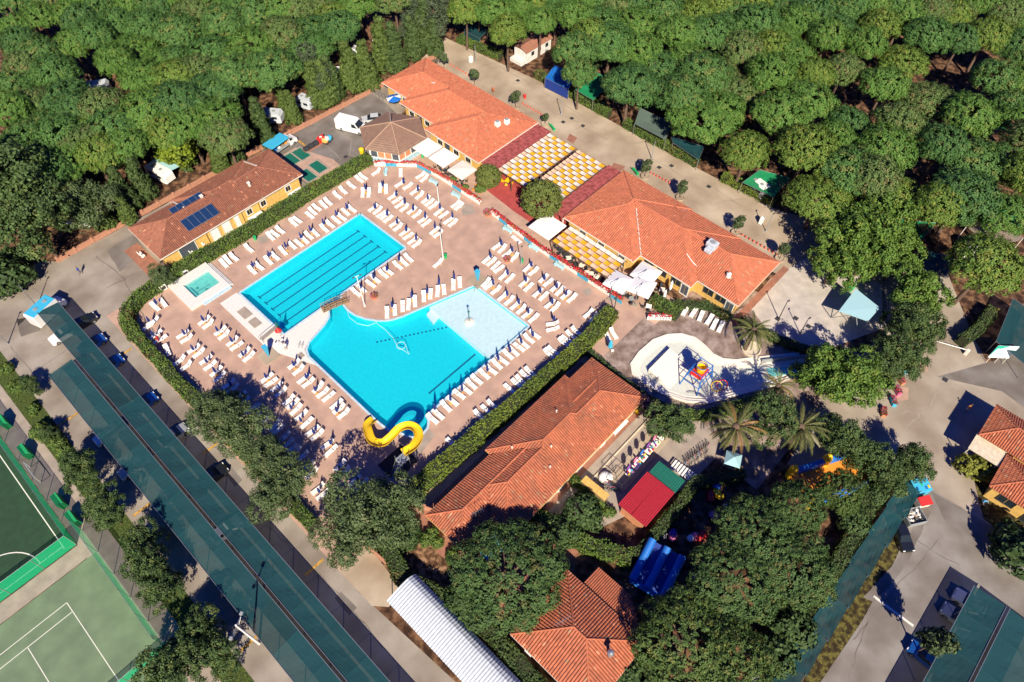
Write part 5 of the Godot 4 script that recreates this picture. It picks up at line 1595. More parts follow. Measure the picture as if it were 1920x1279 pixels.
func lamp_post(at: Vector3, h: float, heads: int, label: String, group := "", m: Material = null, turn := 0.0) -> void:
	var o := thing("lamp_post", label, "lamp post", at, turn, group)
	var b := MB.new()
	b.cyl(Vector3.ZERO, Vector3(0, h, 0), 0.09, 0.055, 8)
	b.cyl(Vector3.ZERO, Vector3(0, 0.35, 0), 0.16, 0.13, 8)
	put(b, "pole", m if m else M.steel, o)
	b = MB.new()
	if heads > 1:
		b.cyl(Vector3(-0.6, h, 0), Vector3(0.6, h, 0), 0.04, 0.04, 6)
		put(b, "crossarm", m if m else M.steel, o)
	for i in heads:
		var x := 0.0 if heads == 1 else lerpf(-0.55, 0.55, float(i) / (heads - 1))
		b = MB.new()
		b.rbox(Transform3D(Basis(Vector3.RIGHT, 0.6), Vector3(x, h + 0.12, 0.12)), Vector3(0.34, 0.26, 0.2), 0.04)
		put(b, "lamp_head", M.dark_metal, o)

func planter_fence(pts: Array, label: String, red := true) -> void:
	var o := thing("flower_fence", label, "fence")
	var fl := MB.new()
	var k := 0
	for i in pts.size() - 1:
		var p := Vector2(pts[i][0], pts[i][1])
		var q := Vector2(pts[i + 1][0], pts[i + 1][1])
		var n := maxi(1, int(p.distance_to(q) / 1.9))
		var turn := -(q - p).angle()
		var w := p.distance_to(q) / n
		for j in n:
			var c := p.lerp(q, (j + 0.5) / n)
			var b := MB.new()
			var t := Transform3D(Basis(Vector3.UP, turn), Vector3(c.x, 0, c.y))
			for s in 9:
				b.boxt(t * Transform3D(Basis(), Vector3(-w / 2 + 0.1 + s * (w - 0.2) / 8.0, 0.42, 0.1)), Vector3(w / 13.0, 0.78, 0.05))
			b.boxt(t * Transform3D(Basis(), Vector3(0, 0.25, 0.06)), Vector3(w - 0.06, 0.08, 0.05))
			b.boxt(t * Transform3D(Basis(), Vector3(0, 0.65, 0.06)), Vector3(w - 0.06, 0.08, 0.05))
			put(b, "fence_panel", M.sky_blue if k % 3 == 1 else M.white_plastic, o)
			b = MB.new()
			b.rbox(t * Transform3D(Basis(), Vector3(0, 0.66, -0.22)), Vector3(w - 0.04, 0.3, 0.36), 0.03)
			put(b, "flower_box", M.orange_wall if k % 3 else M.white_plastic, o)
			for s in 150:
				var at: Vector3 = t * Vector3(rf(-w / 2, w / 2), 0.82 + rf(-0.1, 0.3), -0.22 + rf(-0.4, 0.38))
				var pick := rng.randf()
				fl.col = Color(0.07, 0.12, 0.03) if pick < 0.22 else (Color(0.62, 0.05, 0.12) if pick < 0.4 else Color(0.55, 0.012, 0.018)) * rf(0.7, 1.2)
				fl.leaf(at, (Vector3.UP + ru() * 0.8).normalized(), ru(), 0.12, 0.1)
			k += 1
	put(fl, "flowers", M.petal, o).set_meta("kind", "stuff")

func pergola(label: String, x0: float, x1: float, z0: float, z1: float, h: float, nx: int, nz: int, skip: Callable, pick: Callable) -> void:
	var o := thing("pergola", label, "pergola")
	var sx := (x1 - x0) / nx
	var sz := (z1 - z0) / nz
	for i in nx:
		for j in nz:
			if skip.call(i, j):
				continue
			var b := MB.new()
			var c := Vector3(x0 + (i + 0.5) * sx, h + 0.05, z0 + (j + 0.5) * sz)
			var wx := sx / 2 - 0.09
			var wz := sz / 2 + 0.06
			var up := Vector3(0, 0.07 + rf(-0.02, 0.02) + 0.05 * ((i + j) % 2), 0)
			for k in 4:                              # each cloth sags between its two bars
				var t0 := -1.0 + k * 0.5
				var t1 := t0 + 0.5
				var s0 := -0.08 * (1.0 - t0 * t0)
				var s1 := -0.08 * (1.0 - t1 * t1)
				b.quad(c + up + Vector3(-wx, s0, t0 * wz), c + up + Vector3(wx, s0, t0 * wz), c + up + Vector3(wx, s1, t1 * wz), c + up + Vector3(-wx, s1, t1 * wz), Vector3.UP)
			put(b, "cloth_panel", pick.call(i, j), o)
	for i in nx + 1:
		var b := MB.new()
		b.box(Vector3(x0 + i * sx, h - 0.03, (z0 + z1) / 2), Vector3(0.08, 0.16, z1 - z0 + 0.7))
		put(b, "rafter", M.dark_wood, o)
	for z in [z0 + 0.1, (z0 + z1) / 2, z1 - 0.1]:
		var b := MB.new()
		b.box(Vector3((x0 + x1) / 2, h - 0.22, z), Vector3(x1 - x0, 0.2, 0.14))
		put(b, "beam", M.dark_wood, o)
		for i in 4:
			b = MB.new()
			b.box(Vector3(x0 + 0.1 + i * (x1 - x0 - 0.2) / 3.0, (h - 0.32) / 2, z), Vector3(0.14, h - 0.32, 0.14))
			put(b, "post", M.dark_wood, o)

func table_set(at: Vector3, turn: float, tm: Material, cm: Material, label: String, clabel: String, group: String, chairs := 4, round_top := false) -> void:
	var o := thing("table", label, "table", at, turn, group)
	var b := MB.new()
	if round_top:
		b.cyl(Vector3(0, 0.7, 0), Vector3(0, 0.74, 0), 0.5, 0.5, 14)
	else:
		b.rslab(Vector3(0, 0.72, 0), Vector3(0.9, 0.05, 0.9), 0.02)
	put(b, "table_top", tm, o)
	b = MB.new()
	b.cyl(Vector3.ZERO, Vector3(0, 0.7, 0), 0.06, 0.05, 6)
	b.cyl(Vector3.ZERO, Vector3(0, 0.04, 0), 0.3, 0.28, 10)
	put(b, "pedestal", M.dark_metal, o)
	for i in chairs:
		var a := turn + TAU * i / chairs + 0.2
		chair(at + Vector3(sin(a), 0, cos(a)) * 0.85, a + PI + rf(-0.3, 0.3), cm, clabel, clabel.replace("chair", "chairs"))

func chair(at: Vector3, turn: float, m: Material, label: String, group: String) -> void:
	var key := "chair_" + m.resource_name
	if protos.has(key):
		copy(protos[key], at, turn, label, group)
		return
	var o := thing("terrace_chair", label, "chair", at, turn, group)
	protos[key] = o
	var b := MB.new()
	b.rslab(Vector3(0, 0.44, 0), Vector3(0.46, 0.05, 0.46), 0.02)
	put(b, "seat", m, o)
	b = MB.new()
	b.rbox(Transform3D(Basis(Vector3.RIGHT, -0.15), Vector3(0, 0.70, -0.24)), Vector3(0.44, 0.46, 0.04), 0.015)
	put(b, "backrest", m, o)
	for p in [[-0.19, -0.19], [0.19, -0.19], [-0.19, 0.19], [0.19, 0.19]]:
		b = MB.new()
		b.cyl(Vector3(p[0], 0, p[1]), Vector3(p[0], 0.43, p[1]), 0.02, 0.02, 5)
		put(b, "leg", m, o)

func square_parasol(at: Vector3, turn: float, w: float, h: float, peak: float, m: Material, label: String, side_pole := false, group := "") -> void:
	var o := thing("open_parasol", label, "parasol", at, turn, group)
	var c := [Vector3(-w, h, -w), Vector3(w, h, -w), Vector3(w, h, w), Vector3(-w, h, w)]
	for i in 4:
		var b := MB.new()
		var p: Vector3 = c[i]
		var q: Vector3 = c[(i + 1) % 4]
		var top := Vector3(0, h + peak, 0)
		for k in 4:
			var t0 := k / 4.0
			var t1 := (k + 1) / 4.0
			var sag := func(t: float) -> Vector3: return Vector3(0, -0.12 * sin(t * PI), 0)
			b.quad(p.lerp(top, t0) + sag.call(t0) * 0.0, q.lerp(top, t0), q.lerp(top, t1), p.lerp(top, t1), Vector3.UP)
		b.quad(p, q, q - Vector3(0, 0.22, 0), p - Vector3(0, 0.22, 0), p + q - Vector3(0, 2.0 * h, 0))
		put(b, "cloth", m, o)
	var b2 := MB.new()
	if side_pole:
		b2.tube([Vector3(-w - 0.2, 0, 0), Vector3(-w - 0.2, h + peak + 0.5, 0), Vector3(0, h + peak + 0.05, 0)], 0.06, 6)
	else:
		b2.cyl(Vector3.ZERO, Vector3(0, h + peak + 0.15, 0), 0.05, 0.04, 6)
	put(b2, "pole", M.steel, o)
	b2 = MB.new()
	b2.rslab(Vector3(-w - 0.2 if side_pole else 0.0, 0.07, 0), Vector3(0.9, 0.14, 0.9), 0.03)
	put(b2, "base", M.pavement, o)

func terrace() -> void:
	planter_fence([[57.6, -89.6], [60.4, -86.5], [62.9, -83.6], [63.4, -80.0], [63.6, -77.0], [63.7, -67.6]], "flower box fence curving below the kiosk and awnings")
	planter_fence([[63.4, -64.6], [62.9, -58.0], [62.6, -52.0], [62.8, -44.0], [62.9, -34.8]], "flower box fence in front of the chequered pergola by the deck")
	planter_fence([[63.2, -30.0], [65.6, -27.2]], "short flower box fence behind the white parasols at the paddling deck")
	for p in [[645 + 13, 322], [812, 347], [838, 369], [955, 439], [1000, 466], [1049, 498]]:
		pass
	var bl := [["pale blue bench in front of the flower fence below the kiosk", 724, 322, 0.75], ["pale blue bench against the fence opposite the first white awning", 812, 342, -1.5], ["pale blue bench against the fence opposite the small round tree", 854, 367, -1.5], ["pale blue bench at the fence end beside the single lounger", 951, 432, -1.5], ["pale blue bench in front of the fence by the white marquee", 1000, 466, -1.5], ["pale blue bench in front of the fence by the chequered pergola", 1048, 500, -1.5]]
	for e in bl:
		bench(G(e[1], e[2], 0.3) * Vector3(1, 0, 1), e[3], M.pale_blue, e[0], "pale blue benches along the flower fence")
	bench(G(1036, 239, 0.3) * Vector3(1, 0, 1), 1.2, M.bright_green, "bright green bench at the restaurant corner on the boulevard", "green boulevard benches")
	bench(G(1192, 322, 0.3) * Vector3(1, 0, 1), 1.2, M.bright_green, "bright green bench beside the planter of the second restaurant", "green boulevard benches")
	var yw: Material = M.yellow_cloth
	pergola("large chequered pergola of yellow and white cloths beside the red strip", 70.1, 84.4, -69.2, -62.8, 3.1, 14, 6, func(_i, _j): return false, func(i, j): return M.peach_cloth if j == 0 and i % 2 == 0 else (M.cream_cloth if j == 0 else (yw if (i + j) % 2 == 0 else M.off_white)))
	pergola("chequered pergola of yellow and cream cloths behind the clipped tree", 70.3, 84.4, -62.0, -55.7, 3.1, 14, 6, func(_i, _j): return false, func(i, j): return M.peach_cloth if j == 0 else (yw if (i + j) % 2 == 0 else M.off_white))
	pergola("long chequered pergola against the second restaurant front", 63.6, 68.5, -50.4, -38.9, 2.7, 5, 10, func(_i, _j): return false, func(i, j): return M.cream_cloth if i == 4 else (yw if (i + j) % 2 == 0 else M.peach_cloth))
	for e in [[69.6, 85.0, -73.05, -69.45, 3.12, "flat red roof between the first restaurant and the large pergola"], [68.9, 85.0, -55.5, -52.5, 3.05, "flat red roof between the second pergola and second restaurant"]]:
		var fr := thing("red_canopy", e[5], "canopy")
		var rb := MB.new()
		rb.slab(e[0], e[1], e[4] - 0.16, e[4], e[2], e[3])
		put(rb, "roof_slab", M.red_felt, fr)
		for k in 4:
			for z in [e[2] + 0.4, e[3] - 0.3]:
				rb = MB.new()
				rb.box(Vector3(lerpf(e[0] + 0.3, e[1] - 0.3, k / 3.0), (e[4] - 0.16) / 2, z), Vector3(0.16, e[4] - 0.16, 0.16))
				put(rb, "post", M.trim, fr)
	# awnings and parasols
	square_parasol(Vector3(66.2, 0, -84.0), 0.0, 1.95, 2.5, 0.25, M.white_cloth, "flat white awning nearest the kiosk in front of the yellow wall")
	square_parasol(Vector3(66.3, 0, -79.6), 0.0, 2.0, 2.5, 0.3, M.white_cloth, "white awning in the middle of the row by the yellow wall")
	square_parasol(Vector3(66.2, 0, -74.6), 0.0, 1.9, 2.5, 0.3, M.cream_cloth, "cream awning beside the small round tree")
	square_parasol(Vector3(66.0, 0, -53.6), 0.0, 2.3, 2.5, 0.25, M.white_cloth, "white marquee between clipped tree and chequered pergola")
	square_parasol(G(1160, 527, 2.6) * Vector3(1, 0, 1), 0.12, 1.85, 2.5, 0.75, M.white_cloth, "white peaked parasol touching the end of the long pergola", true)
	square_parasol(G(1212, 511, 2.6) * Vector3(1, 0, 1), 0.08, 1.9, 2.5, 0.75, M.white_cloth, "white peaked parasol against the yellow wall and its windows", true)
	square_parasol(G(1204, 536, 2.6) * Vector3(1, 0, 1), 0.25, 1.85, 2.5, 0.75, M.white_cloth, "white peaked parasol in front of the two others", true)
	for p in [[1255, 548], [1243, 565]]:
		var o := thing("folded_parasol", "tall folded white parasol standing beside the short hedge", "parasol", G(p[0], p[1]), 0.0, "folded white parasols by the hedge")
		var b := MB.new()
		b.lathe(Vector3.ZERO, [[0.16, 0.7], [0.26, 1.2], [0.2, 2.4], [0.0, 3.0]], 8)
		put(b, "folded_cloth", M.white_cloth, o)
		b = MB.new()
		b.cyl(Vector3.ZERO, Vector3(0, 3.0, 0), 0.04, 0.04, 6)
		put(b, "pole", M.steel, o)
	# tables and chairs
	for p in [[824, 312], [835, 322], [849, 329], [866, 317], [866, 340]]:
		table_set(G(p[0], p[1], 0.4) * Vector3(1, 0, 1), rf(0, 1), M.charcoal, M.charcoal, "dark terrace table among black chairs under the awnings", "black wicker chair at the awning tables", "dark terrace tables under the awnings")
	for p in [[1169, 551], [1184, 562]]:
		table_set(G(p[0], p[1], 0.4) * Vector3(1, 0, 1), rf(0, 1), M.grey_paint, M.charcoal, "round grey table behind the red flower boxes", "black chair at the round grey tables", "round grey tables by the parasols", 3, true)
	for p in [[1241, 545, "beige cloth table between folded parasol and yellow wall", 0], [1226, 562, "pale table beside the short hedge in the terrace corner", 0], [1216, 576, "white table in the terrace corner behind the picket fence", 1]]:
		table_set(G(p[0], p[1], 0.4) * Vector3(1, 0, 1), 0.5, M.white_plastic if p[3] else M.cream_cloth, M.charcoal, p[2], "black chair at the corner tables by the hedge", "corner tables by the hedge")
	for p in [[1062, 478], [1066, 486], [1080, 498], [1090, 500], [1100, 513], [1108, 515], [1118, 521], [1128, 526], [1050, 470], [1136, 535]]:
		table_set(G(p[0], p[1], 0.4) * Vector3(1, 0, 1), rf(0, 1), M.cream_cloth if int(p[0]) % 3 else M.charcoal, M.charcoal, "small table at the open edge of the long pergola", "black chair at the open edge of the long pergola", "tables along the long pergola", 3)
	table_set(G(951, 341, 0.4) * Vector3(1, 0, 1), 0.3, M.yellow, M.yellow, "yellow table on the red floor before the first pergola", "yellow chair on the red floor before the pergola", "yellow table set", 4)
	for p in [[888, 357], [894, 352], [902, 350], [912, 351]]:
		chair(G(p[0], p[1], 0.3) * Vector3(1, 0, 1), rf(0, 6), M.orange, "orange chair beside the potted palm and the small round tree", "orange chairs by the small round tree")
	for p in [[900, 362, "terracotta pot with spiky plant beside the orange chairs"], [849, 342, "low pot with green plant between the awnings"], [872, 357, "low pot with green plant at the cream awning"]]:
		var g := G(p[0], p[1]) * Vector3(1, 0, 1)
		var o := thing("plant_pot", p[2], "plant pot", g)
		var b := MB.new()
		b.lathe(Vector3.ZERO, [[0.28, 0.0], [0.38, 0.5], [0.33, 0.5], [0.32, 0.4], [0.0, 0.4]], 12)
		put(b, "pot", M.orange_wall, o)
		var f := inst(protos.shrub[1], "foliage", o)
		f.position = Vector3(0, 0.4, 0)
		f.scale = Vector3.ONE * (1.0 if p[0] == 900 else 0.6)
	var pots := [[702, 558, 0.6, "pink flower tub on the deck beside the footbridge"], [951, 489, 0.62, "pink flower tub in the middle of the lounger block"], [915, 402, 0.8, "large flower tub at the gap of the flower fence"]]
	for p in pots:
		var o := thing("flower_tub", p[3], "planter", G(p[0], p[1]) * Vector3(1, 0, 1))
		var b := MB.new()
		b.lathe(Vector3.ZERO, [[p[2] * 0.8, 0.0], [p[2], 0.45], [p[2] * 0.9, 0.45], [p[2] * 0.86, 0.35], [0.0, 0.35]], 14)
		put(b, "tub", M.orange_wall, o)
		b = MB.new()
		for i in 220:
			var a := rf(0, TAU)
			var rr: float = sqrt(rng.randf()) * p[2]
			b.col = [Color(0.55, 0.12, 0.25), Color(0.45, 0.06, 0.12), Color(0.07, 0.12, 0.03), Color(0.5, 0.2, 0.05)][rng.randi() % 4] * rf(0.7, 1.2)
			b.leaf(Vector3(cos(a) * rr, rf(0.4, 0.75), sin(a) * rr), (Vector3.UP + ru() * 0.8).normalized(), ru(), 0.11, 0.09)
		put(b, "flowers", M.petal, o)
	# lamp posts on the deck
	lamp_post(G(831, 485) * Vector3(1, 0, 1), 7.0, 2, "tall white floodlight post standing on the deck behind the lap basin", "", M.white_plastic, 0.6)
	lamp_post(G(684, 574) * Vector3(1, 0, 1), 7.2, 2, "tall white floodlight post beside the footbridge", "", M.white_plastic, -0.3)
	lamp_post(G(977, 495) * Vector3(1, 0, 1), 4.2, 1, "slim lamp post with green bin in the lounger block", "", M.grey_paint)
	lamp_post(G(823, 380) * Vector3(1, 0, 1), 4.0, 1, "slim pale lamp post between the fence and the lounger block", "", M.white_plastic)
	lamp_post(G(1151, 583) * Vector3(1, 0, 1), 3.6, 2, "dark twin lamp post at the end of the long near hedge", "", M.dark_metal)
	for p in [[833, 486, "green litter bin at the foot of the tall floodlight"], [976, 494, "green litter bin at the foot of the slim lamp post"], [476, 452, "green litter bin at the gap in the hedge"], [790, 297, "green litter bin beside the kiosk and the first awning"]]:
		var b := MB.new()
		var g := G(p[0], p[1]) * Vector3(1, 0, 1)
		b.lathe(g + Vector3(0.35, 0, 0), [[0.22, 0.0], [0.28, 0.75], [0.3, 0.8], [0.24, 0.8], [0.2, 0.1], [0.0, 0.1]], 12)
		tag(put(b, "litter_bin", M.bright_green), p[2], "bin")
	# showers: a leaning blue panel on a slab
	for p in [[504, 668, 512, 690, "sky blue shower post on a pale slab at the lounger rows"], [896, 527, 893, 508, "sky blue shower post at the shallow corner"]]:
		var g := G(p[0], p[1]) * Vector3(1, 0, 1)
		var o := thing("shower", p[4], "shower", g)
		var b := MB.new()
		b.rslab(Vector3(0, 0.05, 0), Vector3(2.6, 0.1, 2.6), 0.03)
		put(b, "slab", M.concrete, o)
		b = MB.new()
		for k in 4:
			var a0 := PI / 4 + k * PI / 2
			var a1 := a0 + PI / 2
			b.quad(Vector3(cos(a0) * 0.12, 0.1, sin(a0) * 0.12), Vector3(cos(a1) * 0.12, 0.1, sin(a1) * 0.12), Vector3(cos(a1) * 0.5, 2.5, sin(a1) * 0.5), Vector3(cos(a0) * 0.5, 2.5, sin(a0) * 0.5), Vector3(cos((a0 + a1) / 2), 0, sin((a0 + a1) / 2)))
		b.box(Vector3(0, 2.5, 0), Vector3(0.72, 0.04, 0.72))
		put(b, "post", M.sky_blue, o)

func slide_and_guard() -> void:
	# the yellow slide: a half tube falling from the stair tower to the pool
	var o := thing("water_slide", "yellow curling water slide running down into the lower basin", "water slide")
	var way := [[756, 848, 4.6], [775, 836, 4.3], [785, 818, 4.0], [780, 803, 3.8], [765, 797, 3.5], [748, 803, 3.1], [733, 818, 2.7], [716, 830, 2.3], [698, 826, 1.9], [690, 808, 1.5], [689, 795, 1.1], [701, 784, 0.5]]
	var cv := Curve3D.new()
	for i in way.size():
		cv.add_point(G(way[i][0], way[i][1], way[i][2]))
	for i in way.size():
		var a := cv.get_point_position(maxi(0, i - 1))
		var c := cv.get_point_position(mini(way.size() - 1, i + 1))
		cv.set_point_in(i, (a - c) / 6.0)
		cv.set_point_out(i, (c - a) / 6.0)
	var n := 60
	var b := MB.new()
	var prev := []
	for i in n + 1:
		var p := cv.sample_baked(cv.get_baked_length() * i / n)
		var q := cv.sample_baked(minf(cv.get_baked_length(), cv.get_baked_length() * i / n + 0.1))
		var r := cv.sample_baked(maxf(0.0, cv.get_baked_length() * i / n - 0.1))
		var d := (q - r).normalized()
		var s := d.cross(Vector3.UP).normalized()
		var ring := []
		for k in 9:
			var t := PI * k / 8.0
			ring.append([p + s * cos(t) * 0.62 - Vector3.UP * sin(t) * 0.5, p + s * cos(t) * 0.56 - Vector3.UP * (sin(t) * 0.44)])
		if prev:
			for k in 8:
				b.quad(prev[k][0], prev[k + 1][0], ring[k + 1][0], ring[k][0])
				b.quad(prev[k][1], prev[k + 1][1], ring[k + 1][1], ring[k][1], p - prev[k][1])
			for k in [0, 8]:
				b.quad(prev[k][0], prev[k][1], ring[k][1], ring[k][0], Vector3.UP)
		prev = ring
	put(b, "chute", M.yellow, o)
	for i in [1, 3, 6, 8, 10]:
		var p: Vector3 = cv.get_point_position(i)
		b = MB.new()
		b.cyl(Vector3(p.x, 0 if i != 3 else -1.3, p.z), p - Vector3(0, 0.45, 0), 0.09, 0.08, 8)
		put(b, "support", M.steel, o)
	var top: Vector3 = cv.get_point_position(0)
	b = MB.new()
	b.rslab(top + Vector3(-0.6, -0.55, 0.4), Vector3(1.5, 0.1, 1.3), 0.02)
	put(b, "platform", M.grey_paint, o)
	for k in 4:
		b = MB.new()
		var c := top + Vector3(-0.6 + (0.65 if k % 2 else -0.65), 0, 0.4 + (0.55 if k < 2 else -0.55))
		b.cyl(Vector3(c.x, 0, c.z), Vector3(c.x, top.y + 0.5, c.z), 0.05, 0.05, 6)
		put(b, "tower_post", M.steel, o)
	for k in 14:
		b = MB.new()
		var t := (k + 0.5) / 14.0
		b.box(Vector3(top.x - 1.3 - 3.2 * t, lerpf(top.y - 0.6, 0.1, t), top.z + 0.6 + 0.7 * t), Vector3(0.26, 0.04, 0.9))
		put(b, "step", M.grey_paint, o)
	for k in [-0.48, 0.48]:
		b = MB.new()
		b.tube([top + Vector3(-1.2, 0.35, 0.6 + k), Vector3(top.x - 4.5, 1.0, top.z + 1.3 + k), Vector3(top.x - 4.6, 0, top.z + 1.3 + k)], 0.03, 6)
		put(b, "rail", M.steel, o)
	b = MB.new()
	b.rslab(Vector3(19.8, 0.04, -39.9), Vector3(4.3, 0.05, 3.6), 0.02)
	tag(put(b, "rubber_mat", M.black), "black rubber mat on the deck under the slide stair", "mat")
	# the lifeguard corner
	o = thing("lifeguard_bench", "steel framed lifeguard bench on the white landing", "bench", Vector3(20.9, 0.03, -70.9), 0.1)
	b = MB.new()
	b.tube([Vector3(-1.9, 0, -0.4), Vector3(-1.9, 1.0, -0.4), Vector3(1.3, 1.0, -0.4), Vector3(1.3, 0, -0.4)], 0.03, 6)
	b.tube([Vector3(-1.9, 0, 0.4), Vector3(-1.9, 1.0, 0.4), Vector3(1.3, 1.0, 0.4), Vector3(1.3, 0, 0.4)], 0.03, 6)
	put(b, "frame", M.steel, o)
	b = MB.new()
	b.rslab(Vector3(-0.3, 0.5, 0), Vector3(3.1, 0.05, 0.75), 0.02)
	put(b, "seat", M.pavement, o)
	square_red(Vector3(21.6, 0.03, -69.4))
	o = thing("closed_parasol", "closed teal parasol beside the lifeguard bench", "parasol", Vector3(21.9, 0, -69.9))
	b = MB.new()
	b.lathe(Vector3.ZERO, [[0.1, 1.0], [0.26, 1.3], [0.18, 2.2], [0.0, 3.0]], 8)
	put(b, "folded_cloth", M.green_metal, o)
	b = MB.new()
	b.cyl(Vector3.ZERO, Vector3(0, 3.0, 0), 0.03, 0.03, 6)
	put(b, "pole", M.steel, o)
	for p in [[521, 643], [527, 638], [532, 645], [526, 650], [535, 650], [518, 648]]:
		chair(G(p[0], p[1], 0.4) * Vector3(1, 0, 1) + Vector3(0, 0.03, 0), rf(0, 6), M.white_plastic, "white plastic chair in the lifeguard corner by the landing", "white chairs in the lifeguard corner")

func square_red(at: Vector3) -> void:
	var o := thing("closed_parasol", "half folded red parasol in the lifeguard corner", "parasol", at)
	var b := MB.new()
	b.lathe(Vector3.ZERO, [[0.55, 1.5], [0.4, 1.75], [0.15, 2.1], [0.0, 2.3]], 8)
	put(b, "cloth", M.red, o)
	b = MB.new()
	b.cyl(Vector3.ZERO, Vector3(0, 2.35, 0), 0.03, 0.03, 6)
	put(b, "pole", M.steel, o)

func paddling_toys() -> void:
	# the bucket tower
	var g := (G(1288, 730) + G(1313, 733) + G(1322, 700) + G(1298, 695)) / 4.0
	g.y = -0.2
	var o := thing("bucket_tower", "blue steel splash tower with yellow tipping bucket over a red tray", "play tower", g)
	for p in [[-1.6, -1.2], [1.6, -1.2], [-1.6, 1.2], [1.6, 1.2]]:
		var b := MB.new()
		b.cyl(Vector3(p[0] * 1.25, 0, p[1] * 1.25), Vector3(p[0] * 0.85, 3.9, p[1] * 0.85), 0.09, 0.08, 8)
		put(b, "leg", M.blue, o)
	for y in [1.4, 2.6, 3.8]:
		var b := MB.new()
		var k := lerpf(1.25, 0.85, y / 3.9)
		b.tube([Vector3(-1.6 * k, y, -1.2 * k), Vector3(1.6 * k, y, -1.2 * k), Vector3(1.6 * k, y, 1.2 * k), Vector3(-1.6 * k, y, 1.2 * k), Vector3(-1.6 * k, y, -1.2 * k)], 0.06, 6)
		put(b, "ring_beam", M.blue, o)
	var b := MB.new()
	b.rslab(Vector3(0, 2.7, 0), Vector3(2.5, 0.14, 1.9), 0.05)
	put(b, "tray", M.red, o)
	b = MB.new()
	b.lathe(Vector3(0.1, 2.85, 0), [[0.0, 0.0], [0.62, 0.0], [0.8, 1.3], [0.72, 1.3], [0.6, 0.2], [0.0, 0.2]], 20)
	put(b, "bucket", M.yellow, o)
	b = MB.new()
	b.lathe(Vector3(0.1, 2.85, 0), [[0.74, 0.95], [0.805, 1.32], [0.75, 1.36], [0.66, 0.95]], 20)
	put(b, "bucket_rim", M.blue, o)
	for p in [[1340, 728, M.yellow, "yellow spray hoop standing in the paddling pool"], [1350, 726, M.red, "red spray hoop standing in the paddling pool"]]:
		var ring := []
		for i in 17:
			var a := TAU * i / 16.0
			ring.append(Vector3(sin(a) * 0.75, 1.3 - cos(a) * 1.3, 0))
		b = MB.new()
		b.tube(ring, 0.07, 6)
		var h := put(b, "spray_hoop", p[2])
		h.position = G(p[0], p[1] + 5, -0.2)
		h.rotation.y = 1.9
		tag(h, p[3], "spray hoop")
	# the blue parasol lying by the loungers, ring bed of the palm
	o = thing("folded_parasol", "folded blue and white parasol leaning beside the paddling deck loungers", "parasol", G(1143, 655))
	b = MB.new()
	b.lathe(Vector3.ZERO, [[0.1, 0.5], [0.42, 0.8], [0.25, 2.0], [0.0, 2.5]], 8)
	put(b, "folded_cloth", M.sky_blue, o)
	b = MB.new()
	b.cyl(Vector3.ZERO, Vector3(0, 2.5, 0), 0.03, 0.03, 6)
	put(b, "pole", M.steel, o)
	chair(G(1148, 658, 0.3) * Vector3(1, 0, 1), 1.0, M.white_plastic, "white plastic chair beside the leaning blue parasol", "")
	b = MB.new()
	var gp := G(1408, 655)
	b.lathe(gp, [[1.5, 0.0], [1.5, 0.3], [1.3, 0.3], [1.3, 0.1], [0.0, 0.1]], 20)
	tag(put(b, "ring_bed", M.cream_wall), "round cream kerb round the foot of the deck palm", "planter")
	# shade sail over the court
	var c := [G(1550, 576, 3.2), G(1573, 583, 3.2), G(1605, 541, 3.6), G(1650, 577, 3.4), G(1628, 602, 3.0)]
	o = thing("shade_sail", "pale blue shade roof on slanted grey posts at the gravel court", "canopy")
	b = MB.new()
	b.quad(c[1], c[2], c[3], c[4], Vector3.UP)
	for i in 4:
		var p: Vector3 = c[1 + i]
		var q: Vector3 = c[1 + (i + 1) % 4]
		b.quad(p, q, q - Vector3(0, 0.14, 0), p - Vector3(0, 0.14, 0))
	put(b, "roof_sheet", M.sail_cloth, o)
	var foot := [G(1558, 596), G(1601, 556), G(1640, 590), G(1609, 629)]
	for i in 4:
		b = MB.new()
		b.cyl(foot[i], c[1 + i], 0.08, 0.07, 8)
		put(b, "post", M.grey_paint, o)
	for i in 2:
		b = MB.new()
		b.cyl(foot[0 if i == 0 else 3] , c[4 if i == 0 else 1].lerp(c[1 if i == 0 else 4], 0.6), 0.06, 0.06, 6)
		put(b, "brace", M.grey_paint, o)
	b = MB.new()
	b.rslab(G(1594, 541) + Vector3(0, 0.5, 0), Vector3(1.4, 1.0, 1.0), 0.08)
	tag(put(b, "storage_box", M.bright_green), "bright green storage box behind the shade roof", "box")
	for p in [[1460, 598, 4.5], [1500, 626, 4.0]]:
		lamp_post(G(p[0], p[1]), p[2], 1, "slim dark lamp post at the hedge of the gravel court", "lamp posts at the gravel court", M.dark_metal)

# ---------------------------------------------------------------- worn paving: repairs and cracks, each a thin sheet of its own
func crack(parent: Node3D, px: Array, w: float, m: Material, y: float) -> void:
	var b := MB.new()
	var last := G(px[0], px[1])
	for i in range(2, px.size(), 2):
		var e := G(px[i], px[i + 1])
		var n := maxi(2, int(last.distance_to(e) / 0.8))
		var p := last
		for k in n:
			var q := last.lerp(e, float(k + 1) / n) + (ru() * Vector3(0.16, 0, 0.16) if k < n - 1 else Vector3.ZERO)
			var s := (q - p).cross(Vector3.UP).normalized() * w * rf(0.3, 0.6)
			b.quad(p - s + Vector3(0, y, 0), p + s + Vector3(0, y, 0), q + s + Vector3(0, y, 0), q - s + Vector3(0, y, 0), Vector3.UP)
			p = q
		last = e
	put(b, "crack", m, parent)

